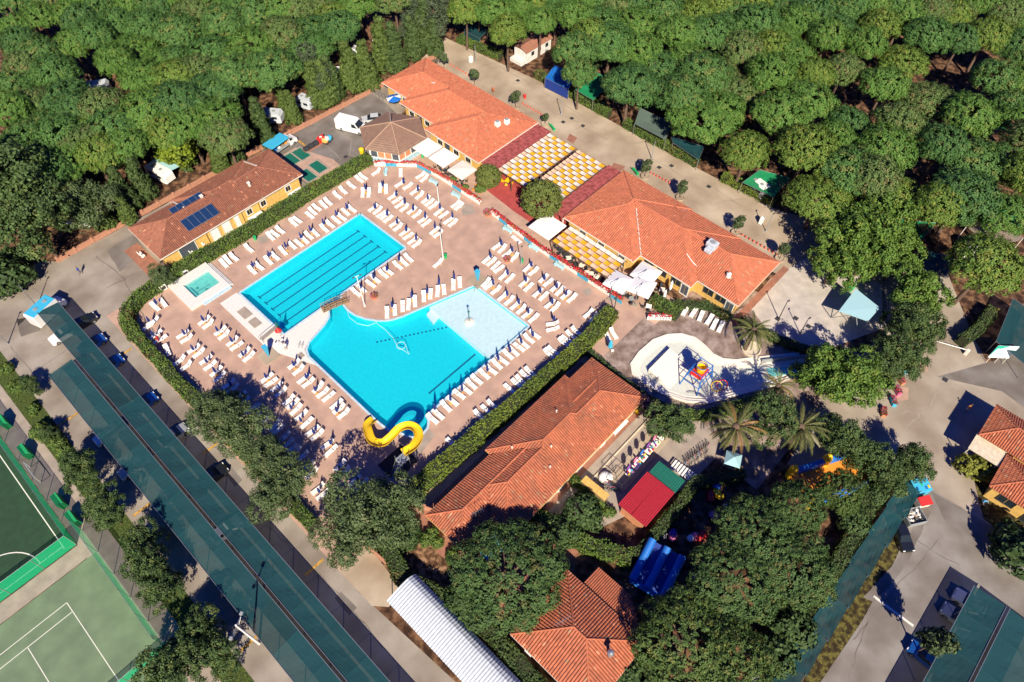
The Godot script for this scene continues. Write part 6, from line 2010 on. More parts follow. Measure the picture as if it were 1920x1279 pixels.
func repair(parent: Node3D, px: Array, m: Material, y: float) -> void:
	var pts := PackedVector2Array()
	for i in range(0, px.size(), 2):
		var a := G(px[i], px[i + 1])
		var e := G(px[(i + 2) % px.size()], px[(i + 3) % px.size()])
		var n := maxi(1, int(a.distance_to(e) / 1.2))
		for k in n:
			var q := a.lerp(e, float(k) / n)
			pts.append(Vector2(q.x + rf(-0.09, 0.09), q.z + rf(-0.09, 0.09)))
	var b := MB.new()
	b.sheet(pts, y)
	put(b, "repair_patch", m, parent)

func paving_wear() -> void:
	var road: Node3D = get_node("boulevard")
	for c in [[862, 88, 930, 122, 1000, 160, 1060, 198, 1120, 232], [1000, 190, 1040, 212, 1085, 228], [1130, 240, 1210, 290, 1260, 318, 1340, 372], [1060, 250, 1090, 238, 1140, 262], [1290, 330, 1330, 345, 1390, 388], [900, 130, 925, 118, 950, 132], [1180, 270, 1230, 262], [1340, 380, 1400, 372]]:
		crack(road, c, 0.16, M.plaza, 0.013)
	for c in [[1068, 250, 1082, 258, 1075, 270, 1062, 262], [1150, 305, 1172, 312, 1165, 322, 1145, 316]]:
		repair(road, c, M.terracotta_floor, 0.012)
	road = get_node("plaza")
	for c in [[1712, 676, 1738, 676, 1740, 698, 1714, 702], [1680, 726, 1703, 726, 1703, 750, 1680, 754]]:
		repair(road, c, M.deck, 0.016)
	for c in [[1775, 620, 1780, 700, 1772, 712, 1745, 760, 1700, 800], [1772, 712, 1810, 730, 1850, 740], [1660, 790, 1700, 770, 1740, 780], [1740, 870, 1790, 880, 1850, 920, 1900, 945], [1700, 620, 1740, 600]]:
		crack(road, c, 0.14, M.pavement, 0.017)
	road = get_node("car_park")
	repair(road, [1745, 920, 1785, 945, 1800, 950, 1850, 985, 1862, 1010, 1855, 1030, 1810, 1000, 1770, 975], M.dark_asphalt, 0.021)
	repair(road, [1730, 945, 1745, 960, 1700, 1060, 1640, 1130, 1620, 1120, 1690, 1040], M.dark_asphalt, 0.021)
	for c in [[1760, 1010, 1720, 1060, 1680, 1100, 1600, 1200], [1700, 1000, 1760, 1040, 1800, 1060], [1640, 1120, 1590, 1279]]:
		crack(road, c, 0.12, M.dark_asphalt, 0.025)
	road = get_node("service_road")
	for c in [[60, 540, 120, 580, 150, 560], [180, 480, 230, 520, 250, 560, 330, 690, 420, 790], [200, 540, 260, 510, 300, 500], [470, 960, 560, 1040, 650, 1130, 740, 1240], [150, 640, 60, 700, 20, 650], [390, 830, 430, 860]]:
		crack(road, c, 0.16, M.dark_asphalt, 0.013)
	for c in [[200, 470, 250, 440, 275, 470, 225, 510], [430, 870, 455, 900, 440, 915, 418, 885], [640, 1110, 668, 1140, 655, 1155, 628, 1122], [30, 600, 70, 590, 75, 620, 40, 632]]:
		repair(road, c, M.dark_asphalt, 0.012)
	road = get_node("service_yard")
	for c in [[620, 240, 660, 262, 655, 290, 690, 300], [600, 262, 640, 300, 600, 325], [560, 240, 610, 225, 660, 190]]:
		crack(road, c, 0.14, M.asphalt, 0.017)
	road = get_node("pool_deck")                     # pale drying stains where water runs off
	for c in [[860, 380, 885, 385, 890, 400, 868, 404], [548, 668, 560, 660, 585, 672, 570, 690], [1092, 545, 1105, 540, 1112, 548, 1100, 556], [770, 838, 800, 800, 815, 815, 790, 850], [480, 446, 500, 440, 505, 452, 488, 458]]:
		repair(road, c, M.pavement, 0.004)

# ---------------------------------------------------------------- vehicles
func loft(b: MB, secs: Array) -> void:           # [z, low y, high y, low half width, high half width]
	for i in secs.size() - 1:
		var p: Array = secs[i]
		var q: Array = secs[i + 1]
		for s in [-1.0, 1.0]:
			b.quad(Vector3(s * p[3], p[1], p[0]), Vector3(s * q[3], q[1], q[0]), Vector3(s * q[4], q[2], q[0]), Vector3(s * p[4], p[2], p[0]), Vector3(s, 0.2, 0))
		b.quad(Vector3(-p[4], p[2], p[0]), Vector3(p[4], p[2], p[0]), Vector3(q[4], q[2], q[0]), Vector3(-q[4], q[2], q[0]), Vector3.UP)
		b.quad(Vector3(-p[3], p[1], p[0]), Vector3(p[3], p[1], p[0]), Vector3(q[3], q[1], q[0]), Vector3(-q[3], q[1], q[0]), Vector3.DOWN)
	for e in [0, secs.size() - 1]:
		var p: Array = secs[e]
		b.quad(Vector3(-p[3], p[1], p[0]), Vector3(p[3], p[1], p[0]), Vector3(p[4], p[2], p[0]), Vector3(-p[4], p[2], p[0]), Vector3(0, 0, -1 if e == 0 else 1))

func wheels(o: Node3D, zs: Array, x: float, r := 0.31) -> void:
	for z in zs:
		for s in [-1.0, 1.0]:
			var w := Node3D.new()
			w.name = "wheel"
			o.add_child(w, true)
			var b := MB.new()
			b.cyl(Vector3(s * (x - 0.19), r, z), Vector3(s * x, r, z), r, r, 14)
			put(b, "tyre", M.rubber, w)
			b = MB.new()
			b.cyl(Vector3(s * (x - 0.02), r, z), Vector3(s * (x + 0.012), r, z), r * 0.62, r * 0.55, 10)
			put(b, "rim", M.steel, w)

func paint(called: String, c: Color) -> StandardMaterial3D:
	if M.has(called):
		return M[called]
	var m := mat(called, c, 0.28)
	m.clearcoat_enabled = true
	m.clearcoat = 0.6
	m.clearcoat_roughness = 0.1
	return m

func car(at: Vector3, turn: float, m: Material, label: String, van := false) -> Node3D:
	var o := thing("parked_van" if van else "parked_car", label, "van" if van else "car", Vector3(at.x, 0.02, at.z), turn)
	var b := MB.new()
	if van:
		loft(b, [[-2.65, 0.38, 0.75, 0.85, 0.8], [-2.55, 0.3, 1.05, 0.96, 0.9], [-1.75, 0.28, 1.25, 0.99, 0.93], [-1.1, 0.28, 2.15, 1.0, 0.86], [-0.7, 0.28, 2.35, 1.0, 0.88], [2.5, 0.28, 2.38, 1.0, 0.9], [2.65, 0.35, 2.2, 0.97, 0.86]])
		put(b, "body", m, o)
		b = MB.new()
		b.quad(Vector3(-0.86, 1.3, -1.745), Vector3(0.86, 1.3, -1.745), Vector3(0.78, 2.12, -1.13), Vector3(-0.78, 2.12, -1.13), Vector3(0, 0.5, -1))
		put(b, "windscreen", M.glass, o)
		for s in [-1.0, 1.0]:
			b = MB.new()
			b.quad(Vector3(s * 0.975, 1.3, -1.5), Vector3(s * 0.98, 1.3, -0.45), Vector3(s * 0.91, 2.0, -0.45), Vector3(s * 0.91, 2.0, -1.0), Vector3(s, 0, 0))
			put(b, "side_window", M.glass, o)
		wheels(o, [-1.75, 1.6], 0.99, 0.34)
	else:
		loft(b, [[-2.1, 0.35, 0.62, 0.70, 0.66], [-1.95, 0.25, 0.80, 0.84, 0.78], [-0.9, 0.22, 0.93, 0.875, 0.82], [0.0, 0.22, 0.95, 0.875, 0.83], [1.5, 0.22, 0.97, 0.875, 0.82], [2.0, 0.28, 0.92, 0.84, 0.76], [2.1, 0.4, 0.75, 0.75, 0.7]])
		put(b, "body", m, o)
		b = MB.new()
		loft(b, [[-0.95, 0.92, 0.94, 0.78, 0.76], [-0.25, 0.92, 1.39, 0.79, 0.60], [1.2, 0.92, 1.42, 0.79, 0.62], [1.85, 0.92, 0.98, 0.77, 0.70]])
		put(b, "windows", M.glass, o)
		b = MB.new()
		b.rslab(Vector3(0, 1.425, 0.48), Vector3(1.26, 0.06, 1.55), 0.025)
		put(b, "roof", m, o)
		wheels(o, [-1.3, 1.28], 0.88)
	var f := -2.62 if van else -2.02
	for s in [-1.0, 1.0]:
		b = MB.new()
		b.rslab(Vector3(s * 0.62, 0.72, f), Vector3(0.3, 0.14, 0.14), 0.03)
		put(b, "headlight", M.lamp_lens, o)
		b = MB.new()
		b.rslab(Vector3(s * (0.86 if van else 0.66), 0.9 if not van else 1.2, -f + 0.02), Vector3(0.16, 0.16 if not van else 0.5, 0.08), 0.02)
		put(b, "tail_light", M.tail_lens, o)
	return o

func caravan(at: Vector3, turn: float, label: String, long := 5.5, m: Material = null, awn: Material = null) -> void:
	var o := thing("caravan", label, "caravan", Vector3(at.x, 0, at.z), turn)
	var b := MB.new()
	loft(b, [[-long / 2, 0.7, 1.9, 1.0, 0.95], [-long / 2 + 0.35, 0.5, 2.45, 1.1, 1.0], [long / 2 - 0.4, 0.5, 2.5, 1.1, 1.0], [long / 2, 0.6, 1.9, 1.0, 0.95]])
	put(b, "body", m if m else M.white_plastic, o)
	for s in [-1.0, 1.0]:
		for z in [-long * 0.22, long * 0.22]:
			b = MB.new()
			b.rslab(Vector3(s * 1.06, 1.6, z), Vector3(0.06, 0.55, 1.0), 0.02)
			put(b, "window", M.glass, o)
	for z in [-long * 0.2, long * 0.15]:
		b = MB.new()
		b.rslab(Vector3(0, 2.53, z), Vector3(0.6, 0.1, 0.6), 0.03)
		put(b, "roof_hatch", M.grey_paint, o)
	wheels(o, [0.0], 1.05, 0.32)
	if awn:
		b = MB.new()
		b.quad(Vector3(1.0, 2.4, -long / 2), Vector3(1.0, 2.4, long / 2), Vector3(3.4, 2.0, long / 2), Vector3(3.4, 2.0, -long / 2), Vector3.UP)
		b.quad(Vector3(3.4, 2.0, -long / 2), Vector3(3.4, 2.0, long / 2), Vector3(3.45, 0.1, long / 2), Vector3(3.45, 0.1, -long / 2), Vector3.RIGHT)
		put(b, "awning", awn, o)

func vehicles() -> void:
	var white := paint("white_paint", lin(0.8, 0.8, 0.8))
	var black := paint("black_paint", lin(0.012, 0.014, 0.018))
	var blue := paint("blue_paint", lin(0.01, 0.07, 0.28))
	var grey := paint("grey_paint_car", lin(0.3, 0.31, 0.32))
	var silver := paint("silver_paint", lin(0.5, 0.52, 0.54))
	car(G(660, 236, 1.0), -2.75, white, "white panel van parked beside the hexagonal kiosk", true).scale = Vector3(1.12, 1.12, 1.2)
	car(G(698, 222, 0.7), 0.9, silver, "small silver car parked behind the white panel van")
	car(G(1692, 1004, 0.7), 2.4, black, "black car on the dry verge beside the netting strip")
	var lots := [[118, 626, white, "white car at the open end of the long parking net"], [155, 604, black, "black car under the first bay of the long net"], [172, 645, blue, "blue car under the net beside the first cross bar"], [205, 684, blue, "blue car under the net opposite the straight hedge"], [268, 757, blue, "blue car under the net opposite the shaded loungers"], [325, 816, grey, "grey car under the net opposite the willow-leaved trees"], [204, 812, white, "white car under the low wing facing the dark tree shadow"], [250, 874, silver, "silver car under the low wing beside the tree shadow"], [398, 893, black, "black car with its nose out at the yellow mark"], [424, 992, white, "white car under both wings of the long net"], [1822, 1133, silver, "silver car under the second parking net with its bonnet in shade"], [1800, 1160, grey, "grey car second under the second parking net"], [1738, 1232, blue, "blue car in the shadow beside the second parking net"]]
	for p in lots:
		var along: bool = p[0] < 1000
		car(G(p[0], p[1], 0.7), (PI / 2 if p[0] in [118, 204, 250] else -PI / 2) if along else (0.0 if p[0] != 1738 else 0.0), p[2], p[3])
	# camper van at the net's end
	var o := thing("camper_van", "blue and white camper van at the head of the long parking net", "van", G(95, 590, 0.0), -1.25)
	var b := MB.new()
	loft(b, [[-2.9, 0.4, 1.0, 0.95, 0.9], [-2.3, 0.3, 1.25, 1.05, 1.0], [-1.8, 0.3, 1.9, 1.05, 0.9], [-1.7, 0.3, 2.6, 1.08, 1.02], [2.6, 0.3, 2.65, 1.1, 1.05], [2.8, 0.4, 2.4, 1.05, 1.0]])
	put(b, "body", white, o)
	b = MB.new()
	b.rslab(Vector3(0, 2.66, 0.45), Vector3(2.05, 0.1, 4.2), 0.04)
	put(b, "roof", M.sky_blue, o)
	b = MB.new()
	b.quad(Vector3(-0.85, 1.3, -2.22), Vector3(0.85, 1.3, -2.22), Vector3(0.8, 1.85, -1.84), Vector3(-0.8, 1.85, -1.84), Vector3(0, 1, -1))
	put(b, "windscreen", M.glass, o)
	for z in [-0.6, 1.2]:
		b = MB.new()
		b.rslab(Vector3(0, 2.75, z), Vector3(0.6, 0.12, 0.6), 0.03)
		put(b, "roof_hatch", M.grey_paint, o)
	wheels(o, [-1.8, 1.6], 1.06, 0.35)
	# the market truck with the blue cover
	o = thing("market_truck", "small truck with bright blue tarpaulin and open side by the bath house", "truck", G(533, 277, 0.0), -1.45)
	b = MB.new()
	loft(b, [[-2.9, 0.4, 0.9, 0.85, 0.8], [-2.75, 0.35, 1.15, 0.98, 0.92], [-2.0, 0.35, 1.3, 1.0, 0.95], [-1.5, 0.35, 2.0, 1.0, 0.85], [-0.9, 0.35, 2.05, 1.0, 0.88]])
	put(b, "cab", white, o)
	b = MB.new()
	b.quad(Vector3(-0.88, 1.35, -1.97), Vector3(0.88, 1.35, -1.97), Vector3(0.8, 1.95, -1.53), Vector3(-0.8, 1.95, -1.53), Vector3(0, 1, -1))
	put(b, "windscreen", M.glass, o)
	for s in [-1.0, 1.0]:
		b = MB.new()
		b.quad(Vector3(s * 0.985, 1.35, -1.85), Vector3(s * 0.985, 1.35, -1.05), Vector3(s * 0.905, 1.9, -1.05), Vector3(s * 0.905, 1.9, -1.5), Vector3(s, 0, 0))
		put(b, "side_window", M.glass, o)
	b = MB.new()
	b.rslab(Vector3(0, 0.85, 1.4), Vector3(2.1, 0.2, 4.4), 0.03)
	put(b, "bed", M.grey_paint, o)
	b = MB.new()
	b.quad(Vector3(-1.2, 2.5, -0.8), Vector3(1.2, 2.6, -0.8), Vector3(1.2, 2.6, 3.7), Vector3(-1.2, 2.5, 3.7), Vector3.UP)
	b.quad(Vector3(1.2, 2.6, -0.8), Vector3(1.2, 2.6, 3.7), Vector3(1.25, 2.3, 3.7), Vector3(1.25, 2.3, -0.8), Vector3.RIGHT)
	put(b, "tarpaulin", M.sky_blue, o)
	for p in [[-1.0, -0.7], [1.0, -0.7], [-1.0, 3.5], [1.0, 3.5]]:
		b = MB.new()
		b.cyl(Vector3(p[0], 0.9, p[1]), Vector3(p[0], 2.52, p[1]), 0.03, 0.03, 6)
		put(b, "post", M.steel, o)
	for i in 10:
		b = MB.new()
		b.rslab(Vector3(-0.5 + (i % 2) * 0.75, 1.12, -0.4 + int(i / 2) * 0.85), Vector3(0.6, 0.35, 0.5), 0.04)
		put(b, "goods_crate", [M.white_plastic, M.orange, M.blue, M.wood, M.yellow][i % 5], o)
	wheels(o, [-1.9, 2.2], 1.0, 0.34)
	# caravans and camper vans among the trees
	caravan(G(664, 106, 1.2), -1.2, "white camper van with dark windows behind the cypresses", 5.5)
	caravan(G(690, 120, 1.0), 0.5, "grey covered caravan beside the white camper van", 4.5, M.grey_paint)
	caravan(G(725, 76, 1.2), 0.75, "white caravan with roof hatches near the eucalyptus", 6.0)
	caravan(G(640, 140, 1.2), 0.6, "white caravan half hidden by two cypresses", 5.0)
	caravan(G(573, 192, 1.2), 0.3, "white awning van in the tree gap beside the low wall", 3.5, M.white_metal)
	caravan(G(510, 218, 1.2), 0.6, "silver-blue caravan beside the wooded car track", 4.5, M.white_metal)
	caravan(G(300, 325, 1.2), 0.2, "white caravan with torn blue awning near the lime acacia", 5.5, null, M.pale_blue)
	caravan(G(140, 408, 1.2), 0.55, "white-and-blue caravan beside the dense entrance clump", 6.5, null, M.sky_blue)
	caravan(G(40, 335, 1.2), 0.3, "caravan with deep blue awning under the entrance trees", 6.0, M.blue, M.deep_blue)
	caravan(G(105, 322, 1.2), 1.2, "small white caravan glimpsed under the pines", 3.0)
	caravan(G(188, 310, 1.0), 1.4, "small white trailer on the sandy clearing", 3.0)
	caravan(G(1420, 352, 1.2), -0.2, "white caravan with blue roof box by the bright green canopy", 4.5)
	caravan(G(185, 165, 1.2), 1.0, "blue-white caravan in the pine clearing", 4.5, M.white_metal)

# ---------------------------------------------------------------- nets, fences, tents
func net_panel(o: Node3D, called: String, a: Vector3, b2: Vector3, c: Vector3, d: Vector3, m: Material, sag := 0.15) -> void:
	var b := MB.new()
	var n := 8
	b.col = Color.WHITE * rf(0.72, 1.25)
	b.col.a = 1.0
	var ph := rf(0, 6)
	for i in n:
		for j in n:
			var q := []
			for k in [[0, 0], [1, 0], [1, 1], [0, 1]]:
				var u := float(i + k[0]) / n
				var v := float(j + k[1]) / n
				var wob := sin(u * 11.0 + ph + v * 4.0) * cos(v * 9.0 + ph * 2.0) * 0.45
				q.append(a.lerp(b2, u).lerp(d.lerp(c, u), v) - Vector3(0, sag * (sin(PI * u) * sin(PI * v) + wob * sin(PI * u) * sin(PI * v)), 0))
			b.quad(q[0], q[1], q[2], q[3], Vector3.UP)
	put(b, called, m, o)

func net_carport(label: String, along_x: bool, s0: float, s1: float, wings: Array, h: float, bay := 5.0) -> void:
	var o := thing("parking_net", label, "carport")
	var V := func(s: float, t: float, y: float) -> Vector3: return Vector3(s, y, t) if along_x else Vector3(t, y, s)
	for w in wings:                                  # [t0, t1, from s, y at t0, y at t1]
		var s: float = maxf(s0, w[2])
		while s < s1 - 0.1:
			var e := minf(s + bay, s1)
			net_panel(o, "net_sheet", V.call(s, w[0], w[3]), V.call(e, w[0], w[3]), V.call(e, w[1], w[4]), V.call(s, w[1], w[4]), M.net)
			var b := MB.new()
			b.cyl(V.call(s, w[0], w[3] + 0.03), V.call(s, w[1], w[4] + 0.03), 0.02, 0.02, 6)
			put(b, "cross_bar", M.net_seam, o)
			for t in [[w[0], w[3]], [w[1], w[4]]]:
				b = MB.new()
				b.cyl(V.call(s, t[0], 0.0), V.call(s, t[0], t[1] + 0.05), 0.05, 0.05, 6)
				put(b, "post", M.steel, o)
			s = e
		for t in [[w[0], w[3]], [w[1], w[4]]]:
			var b := MB.new()
			b.cyl(V.call(maxf(s0, w[2]), t[0], t[1] + 0.04), V.call(s1, t[0], t[1] + 0.04), 0.04, 0.04, 6)
			put(b, "rail", M.steel, o)

func net_fence(label: String, pts: Array, h: float, m: Material) -> void:
	var o := thing("net_fence", label, "fence")
	for i in pts.size() - 1:
		var p := Vector3(pts[i][0], 0, pts[i][1])
		var q := Vector3(pts[i + 1][0], 0, pts[i + 1][1])
		var n := maxi(1, int(p.distance_to(q) / 4.0))
		for k in n:
			var a := p.lerp(q, float(k) / n)
			var e := p.lerp(q, float(k + 1) / n)
			var b := MB.new()
			b.quad(a + Vector3(0, 0.05, 0), e + Vector3(0, 0.05, 0), e + Vector3(0, h, 0), a + Vector3(0, h, 0), Vector3.RIGHT)
			put(b, "net_sheet", m, o)
			b = MB.new()
			b.cyl(a, a + Vector3(0, h + 0.1, 0), 0.04, 0.04, 6)
			put(b, "post", M.steel, o)
			b = MB.new()
			b.cyl(a + Vector3(0, h, 0), e + Vector3(0, h, 0), 0.025, 0.025, 5)
			put(b, "rail", M.steel, o)
			if k % 2 == 0:
				b = MB.new()
				b.cyl(a + Vector3(0, 0.1, 0), e + Vector3(0, h - 0.2, 0), 0.015, 0.015, 4)
				put(b, "stay", M.steel, o)

func canopy(label: String, px: Array, h: float, m: Material, walls: Material = null) -> void:
	var o := thing("tent_canopy", label, "canopy")
	var c := []
	for i in range(0, px.size(), 2):
		c.append(G(px[i], px[i + 1], h))
	net_panel(o, "roof_cloth", c[0], c[1], c[2], c[3], m, 0.25)
	for i in 4:
		var b := MB.new()
		b.cyl(Vector3(c[i].x, 0, c[i].z), c[i], 0.05, 0.05, 6)
		put(b, "post", M.steel, o)
		b = MB.new()
		b.cyl(c[i], c[(i + 1) % 4], 0.03, 0.03, 5)
		put(b, "rail", M.steel, o)
	if walls:
		var b := MB.new()
		for i in [2, 3]:
			var p: Vector3 = c[i]
			var q: Vector3 = c[(i + 1) % 4]
			b.quad(p - Vector3(0, 0.05, 0), q - Vector3(0, 0.05, 0), Vector3(q.x, 0.2, q.z), Vector3(p.x, 0.2, p.z))
		put(b, "side_cloth", walls, o)

func camp() -> void:
	net_carport("long two-winged teal parking net beside the service road", false, -98.4, -8.0, [[-2.1, 1.1, -98.4, 2.7, 2.4], [-6.2, -2.55, -86.2, 2.35, 2.7]], 2.6)
	net_carport("second teal parking net on the lower car park", true, 18.0, 55.6, [[23.4, 27.0, 18.0, 2.5, 2.8], [27.4, 33.0, 18.0, 2.8, 2.5]], 2.6, 4.8)
	var o := thing("net_strip", "long teal net roof between the dark garden hedge and dry verge", "canopy")
	for i in 7:
		var x := 63.2 - i * 5.0
		net_panel(o, "net_sheet", Vector3(x, 2.2, 11.4), Vector3(x - 5.0, 2.2, 11.2), Vector3(x - 5.0, 1.9, 13.9), Vector3(x, 1.9, 13.7), M.net, 0.3)
		for z in [11.4, 13.7]:
			var b := MB.new()
			b.cyl(Vector3(x, 0, z), Vector3(x, 2.2, z), 0.05, 0.05, 6)
			put(b, "post", M.steel, o)
	net_fence("green net fence along the football pitch touchline", [[-15.65, -112.0], [-15.65, -61.2]], 3.2, M.fence_net)
	net_fence("green net fence behind the football goal line", [[-15.7, -61.15], [-45.0, -61.15]], 3.2, M.fence_net)
	net_fence("tall bright green net fence along the tennis court side", [[-14.3, -62.4], [-14.3, -42.0]], 3.6, M.fence_net)
	net_fence("green net fence closing the tennis court corner", [[-14.4, -41.9], [-24.0, -41.9]], 1.6, M.fence_net)
	# dugouts, goal, floodlight of the courts
	for p in [[45, 846, "green shelter nearest the small goal on the sports path"], [108, 939, "green shelter in the middle of the sports path"], [134, 972, "green shelter nearest the court corner on the sports path"], [4, 790, "green shelter at the upper end of the sports path"]]:
		o = thing("team_shelter", p[2], "shelter", G(p[0], p[1], 1.0) * Vector3(1, 0, 1))
		o.scale = Vector3.ONE * 0.82
		var b := MB.new()
		b.quad(Vector3(-0.5, 1.7, -1.2), Vector3(0.5, 1.9, -1.2), Vector3(0.5, 1.9, 1.2), Vector3(-0.5, 1.7, 1.2), Vector3.UP)
		b.quad(Vector3(0.5, 1.9, -1.2), Vector3(0.5, 1.9, 1.2), Vector3(0.65, 0, 1.2), Vector3(0.65, 0, -1.2), Vector3.RIGHT)
		for s in [-1.2, 1.2]:
			b.quad(Vector3(-0.5, 1.7, s), Vector3(0.5, 1.9, s), Vector3(0.65, 0, s), Vector3(-0.3, 0, s))
		put(b, "shell", M.shelter_green, o)
		b = MB.new()
		b.rslab(Vector3(0.25, 0.42, 0), Vector3(0.4, 0.06, 2.2), 0.02)
		put(b, "seat", M.wood, o)
	o = thing("small_goal", "small white framed goal lying on the sports path", "goal", G(75, 885) * Vector3(1, 0, 1), 0.0)
	var gb := MB.new()
	gb.tube([Vector3(-0.6, 0.05, -1.6), Vector3(-0.6, 1.6, -1.6), Vector3(-0.6, 1.6, 1.6), Vector3(-0.6, 0.05, 1.6)], 0.05, 6)
	put(gb, "goal_frame", M.white_plastic, o)
	gb = MB.new()
	gb.tube([Vector3(-0.6, 0.05, -1.6), Vector3(0.7, 0.05, -1.6), Vector3(0.7, 0.05, 1.6), Vector3(-0.6, 0.05, 1.6)], 0.04, 6)
	put(gb, "ground_bar", M.dark_metal, o)
	lamp_post(Vector3(-24.5, 0, -30.0), 9.0, 2, "tall twin floodlight mast of the tennis court", "", M.grey_paint, 0.6)
	# the T-shaped mast beside the net
	o = thing("light_mast", "tall white T-shaped light mast beside the long parking net", "lamp post", G(486, 1207), 0.55)
	gb = MB.new()
	gb.cyl(Vector3.ZERO, Vector3(0, 8.5, 0), 0.16, 0.1, 10)
	put(gb, "pole", M.white_plastic, o)
	gb = MB.new()
	gb.cyl(Vector3(-1.3, 8.2, 0), Vector3(1.3, 8.2, 0), 0.05, 0.05, 6)
	gb.cyl(Vector3(-1.3, 8.25, 0), Vector3(0, 7.6, 0), 0.03, 0.03, 6)
	gb.cyl(Vector3(1.3, 8.25, 0), Vector3(0, 7.6, 0), 0.03, 0.03, 6)
	put(gb, "crossarm", M.steel, o)
	for s in [-1.3, 1.3]:
		gb = MB.new()
		gb.rslab(Vector3(s, 8.35, 0), Vector3(0.4, 0.25, 0.35), 0.05)
		put(gb, "lamp_head", M.grey_paint, o)
	for p in [[60, 575], [5, 645]]:
		lamp_post(G(p[0] + 10, p[1]), 5.0, 1, "slim lamp post at the open end of the long parking net", "lamp posts by the parking net", M.steel)
	# tents and canopies across the boulevard
	canopy("bright green flat canopy behind the boulevard hedge", [1118, 135, 1150, 152, 1112, 188, 1078, 168], 2.6, M.bright_net)
	canopy("blue ridge tent beside the young gravel tree", [1040, 122, 1080, 140, 1066, 168, 1022, 146], 2.4, M.blue, M.deep_blue)
	canopy("dull green net roof beside the leaning pine trunk", [1200, 202, 1262, 232, 1248, 262, 1190, 232], 2.6, M.dull_net)
	canopy("dark teal canopy between dull roof and pine trunk", [1258, 255, 1320, 275, 1310, 300, 1262, 268], 2.4, M.net)
	canopy("bright green canopy with pale patches behind the yellowish hedge", [1425, 318, 1482, 334, 1450, 370, 1392, 342], 2.6, M.bright_net)
	canopy("teal tent next to the first boulevard hedge", [878, 40, 914, 58, 900, 72, 870, 58], 2.4, M.net, M.net)
	canopy("small teal tent in the pine gap behind the chalet", [965, 25, 985, 28, 975, 40, 960, 36], 2.4, M.bright_net)
	canopy("green canopy behind the large plane trees", [1668, 408, 1755, 418, 1728, 450, 1690, 440], 2.6, M.bright_net)
	canopy("dark green canopy below the plane trees", [1735, 470, 1800, 485, 1770, 520, 1715, 500], 2.6, M.net)
	canopy("green canopy at the foot of the far leaning pine", [1880, 378, 1925, 390, 1915, 425, 1862, 405], 2.6, M.bright_net)
	canopy("small green canopy deep in the eastern pines", [1865, 225, 1895, 232, 1885, 248, 1862, 242], 3.5, M.bright_net)
	canopy("wide dark teal net at the right-hand lane", [1900, 560, 1960, 600, 1930, 690, 1868, 640], 2.8, M.net)
	# chalet
	o = thing("chalet", "white mobile chalet with rust red roof across the boulevard", "chalet", G(985, 108, 0) * Vector3(1, 0, 1), 0.0)
	var b := MB.new()
	b.box(Vector3(2.4, 1.3, 0), Vector3(8.0, 2.6, 3.6))
	put(b, "wall", M.white_wall, o)
	b = MB.new()
	b.quad(Vector3(-1.9, 2.6, -2.1), Vector3(6.7, 2.6, -2.1), Vector3(6.7, 3.4, 0), Vector3(-1.9, 3.4, 0), Vector3(0, 1, -0.3))
	b.quad(Vector3(-1.9, 2.6, 2.1), Vector3(6.7, 2.6, 2.1), Vector3(6.7, 3.4, 0), Vector3(-1.9, 3.4, 0), Vector3(0, 1, 0.3))
	for s in [-1.5, 6.3]:
		b.tri(Vector3(s, 2.58, -1.75), Vector3(s, 2.58, 1.75), Vector3(s, 3.3, 0))
	put(b, "roof", M.terracotta_floor, o)
	for x in [0.4, 2.6, 5.0]:
		var w := Node3D.new()
		w.name = "window"
		o.add_child(w, true)
		b = MB.new()
		b.box(Vector3(x, 1.6, 1.82), Vector3(0.9, 0.9, 0.03))
		put(b, "pane", M.glass, w)
	b = MB.new()
	b.rslab(Vector3(-2.4, 0.4, 0), Vector3(1.6, 0.8, 3.4), 0.03)
	put(b, "porch", M.white_wall, o)
	# white ribbed roof with rust at the right edge
	o = thing("ribbed_shelter", "white ribbed roof with rusty leaves behind the white hut", "shelter")
	var a0 := G(1812, 425, 2.8)
	var a1 := G(1862, 398, 2.8)
	var a3 := G(1868, 475, 2.8)
	var a2 := a1 + a3 - a0
	for i in 26:
		b = MB.new()
		var t0 := i / 26.0
		var t1 := (i + 0.8) / 26.0
		b.quad(a0.lerp(a3, t0), a1.lerp(a2, t0), a1.lerp(a2, t1) + Vector3(0, 0.06, 0), a0.lerp(a3, t1) + Vector3(0, 0.06, 0), Vector3.UP)
		put(b, "roof_slat", M.rusty_metal, o)
	for c in [a0, a1, a2, a3]:
		b = MB.new()
		b.cyl(Vector3(c.x, 0, c.z), c, 0.06, 0.06, 6)
		put(b, "post", M.white_plastic, o)
	o = thing("garden_hut", "small white gabled hut beside the dark green canopy", "hut", G(1812, 475, 0) * Vector3(1, 0, 1), 0.5)
	b = MB.new()
	b.box(Vector3(0, 1.0, 0), Vector3(2.6, 2.0, 2.2))
	put(b, "wall", M.white_wall, o)
	b = MB.new()
	b.quad(Vector3(-1.5, 1.95, -1.3), Vector3(1.5, 1.95, -1.3), Vector3(1.5, 2.7, 0), Vector3(-1.5, 2.7, 0), Vector3(0, 1, -0.3))
	b.quad(Vector3(-1.5, 1.95, 1.3), Vector3(1.5, 1.95, 1.3), Vector3(1.5, 2.7, 0), Vector3(-1.5, 2.7, 0), Vector3(0, 1, 0.3))
	put(b, "roof", M.white_metal, o)
	b = MB.new()
	b.box(Vector3(0.3, 0.9, 1.12), Vector3(0.8, 1.7, 0.03))
	put(b, "door", M.grey_paint, o)

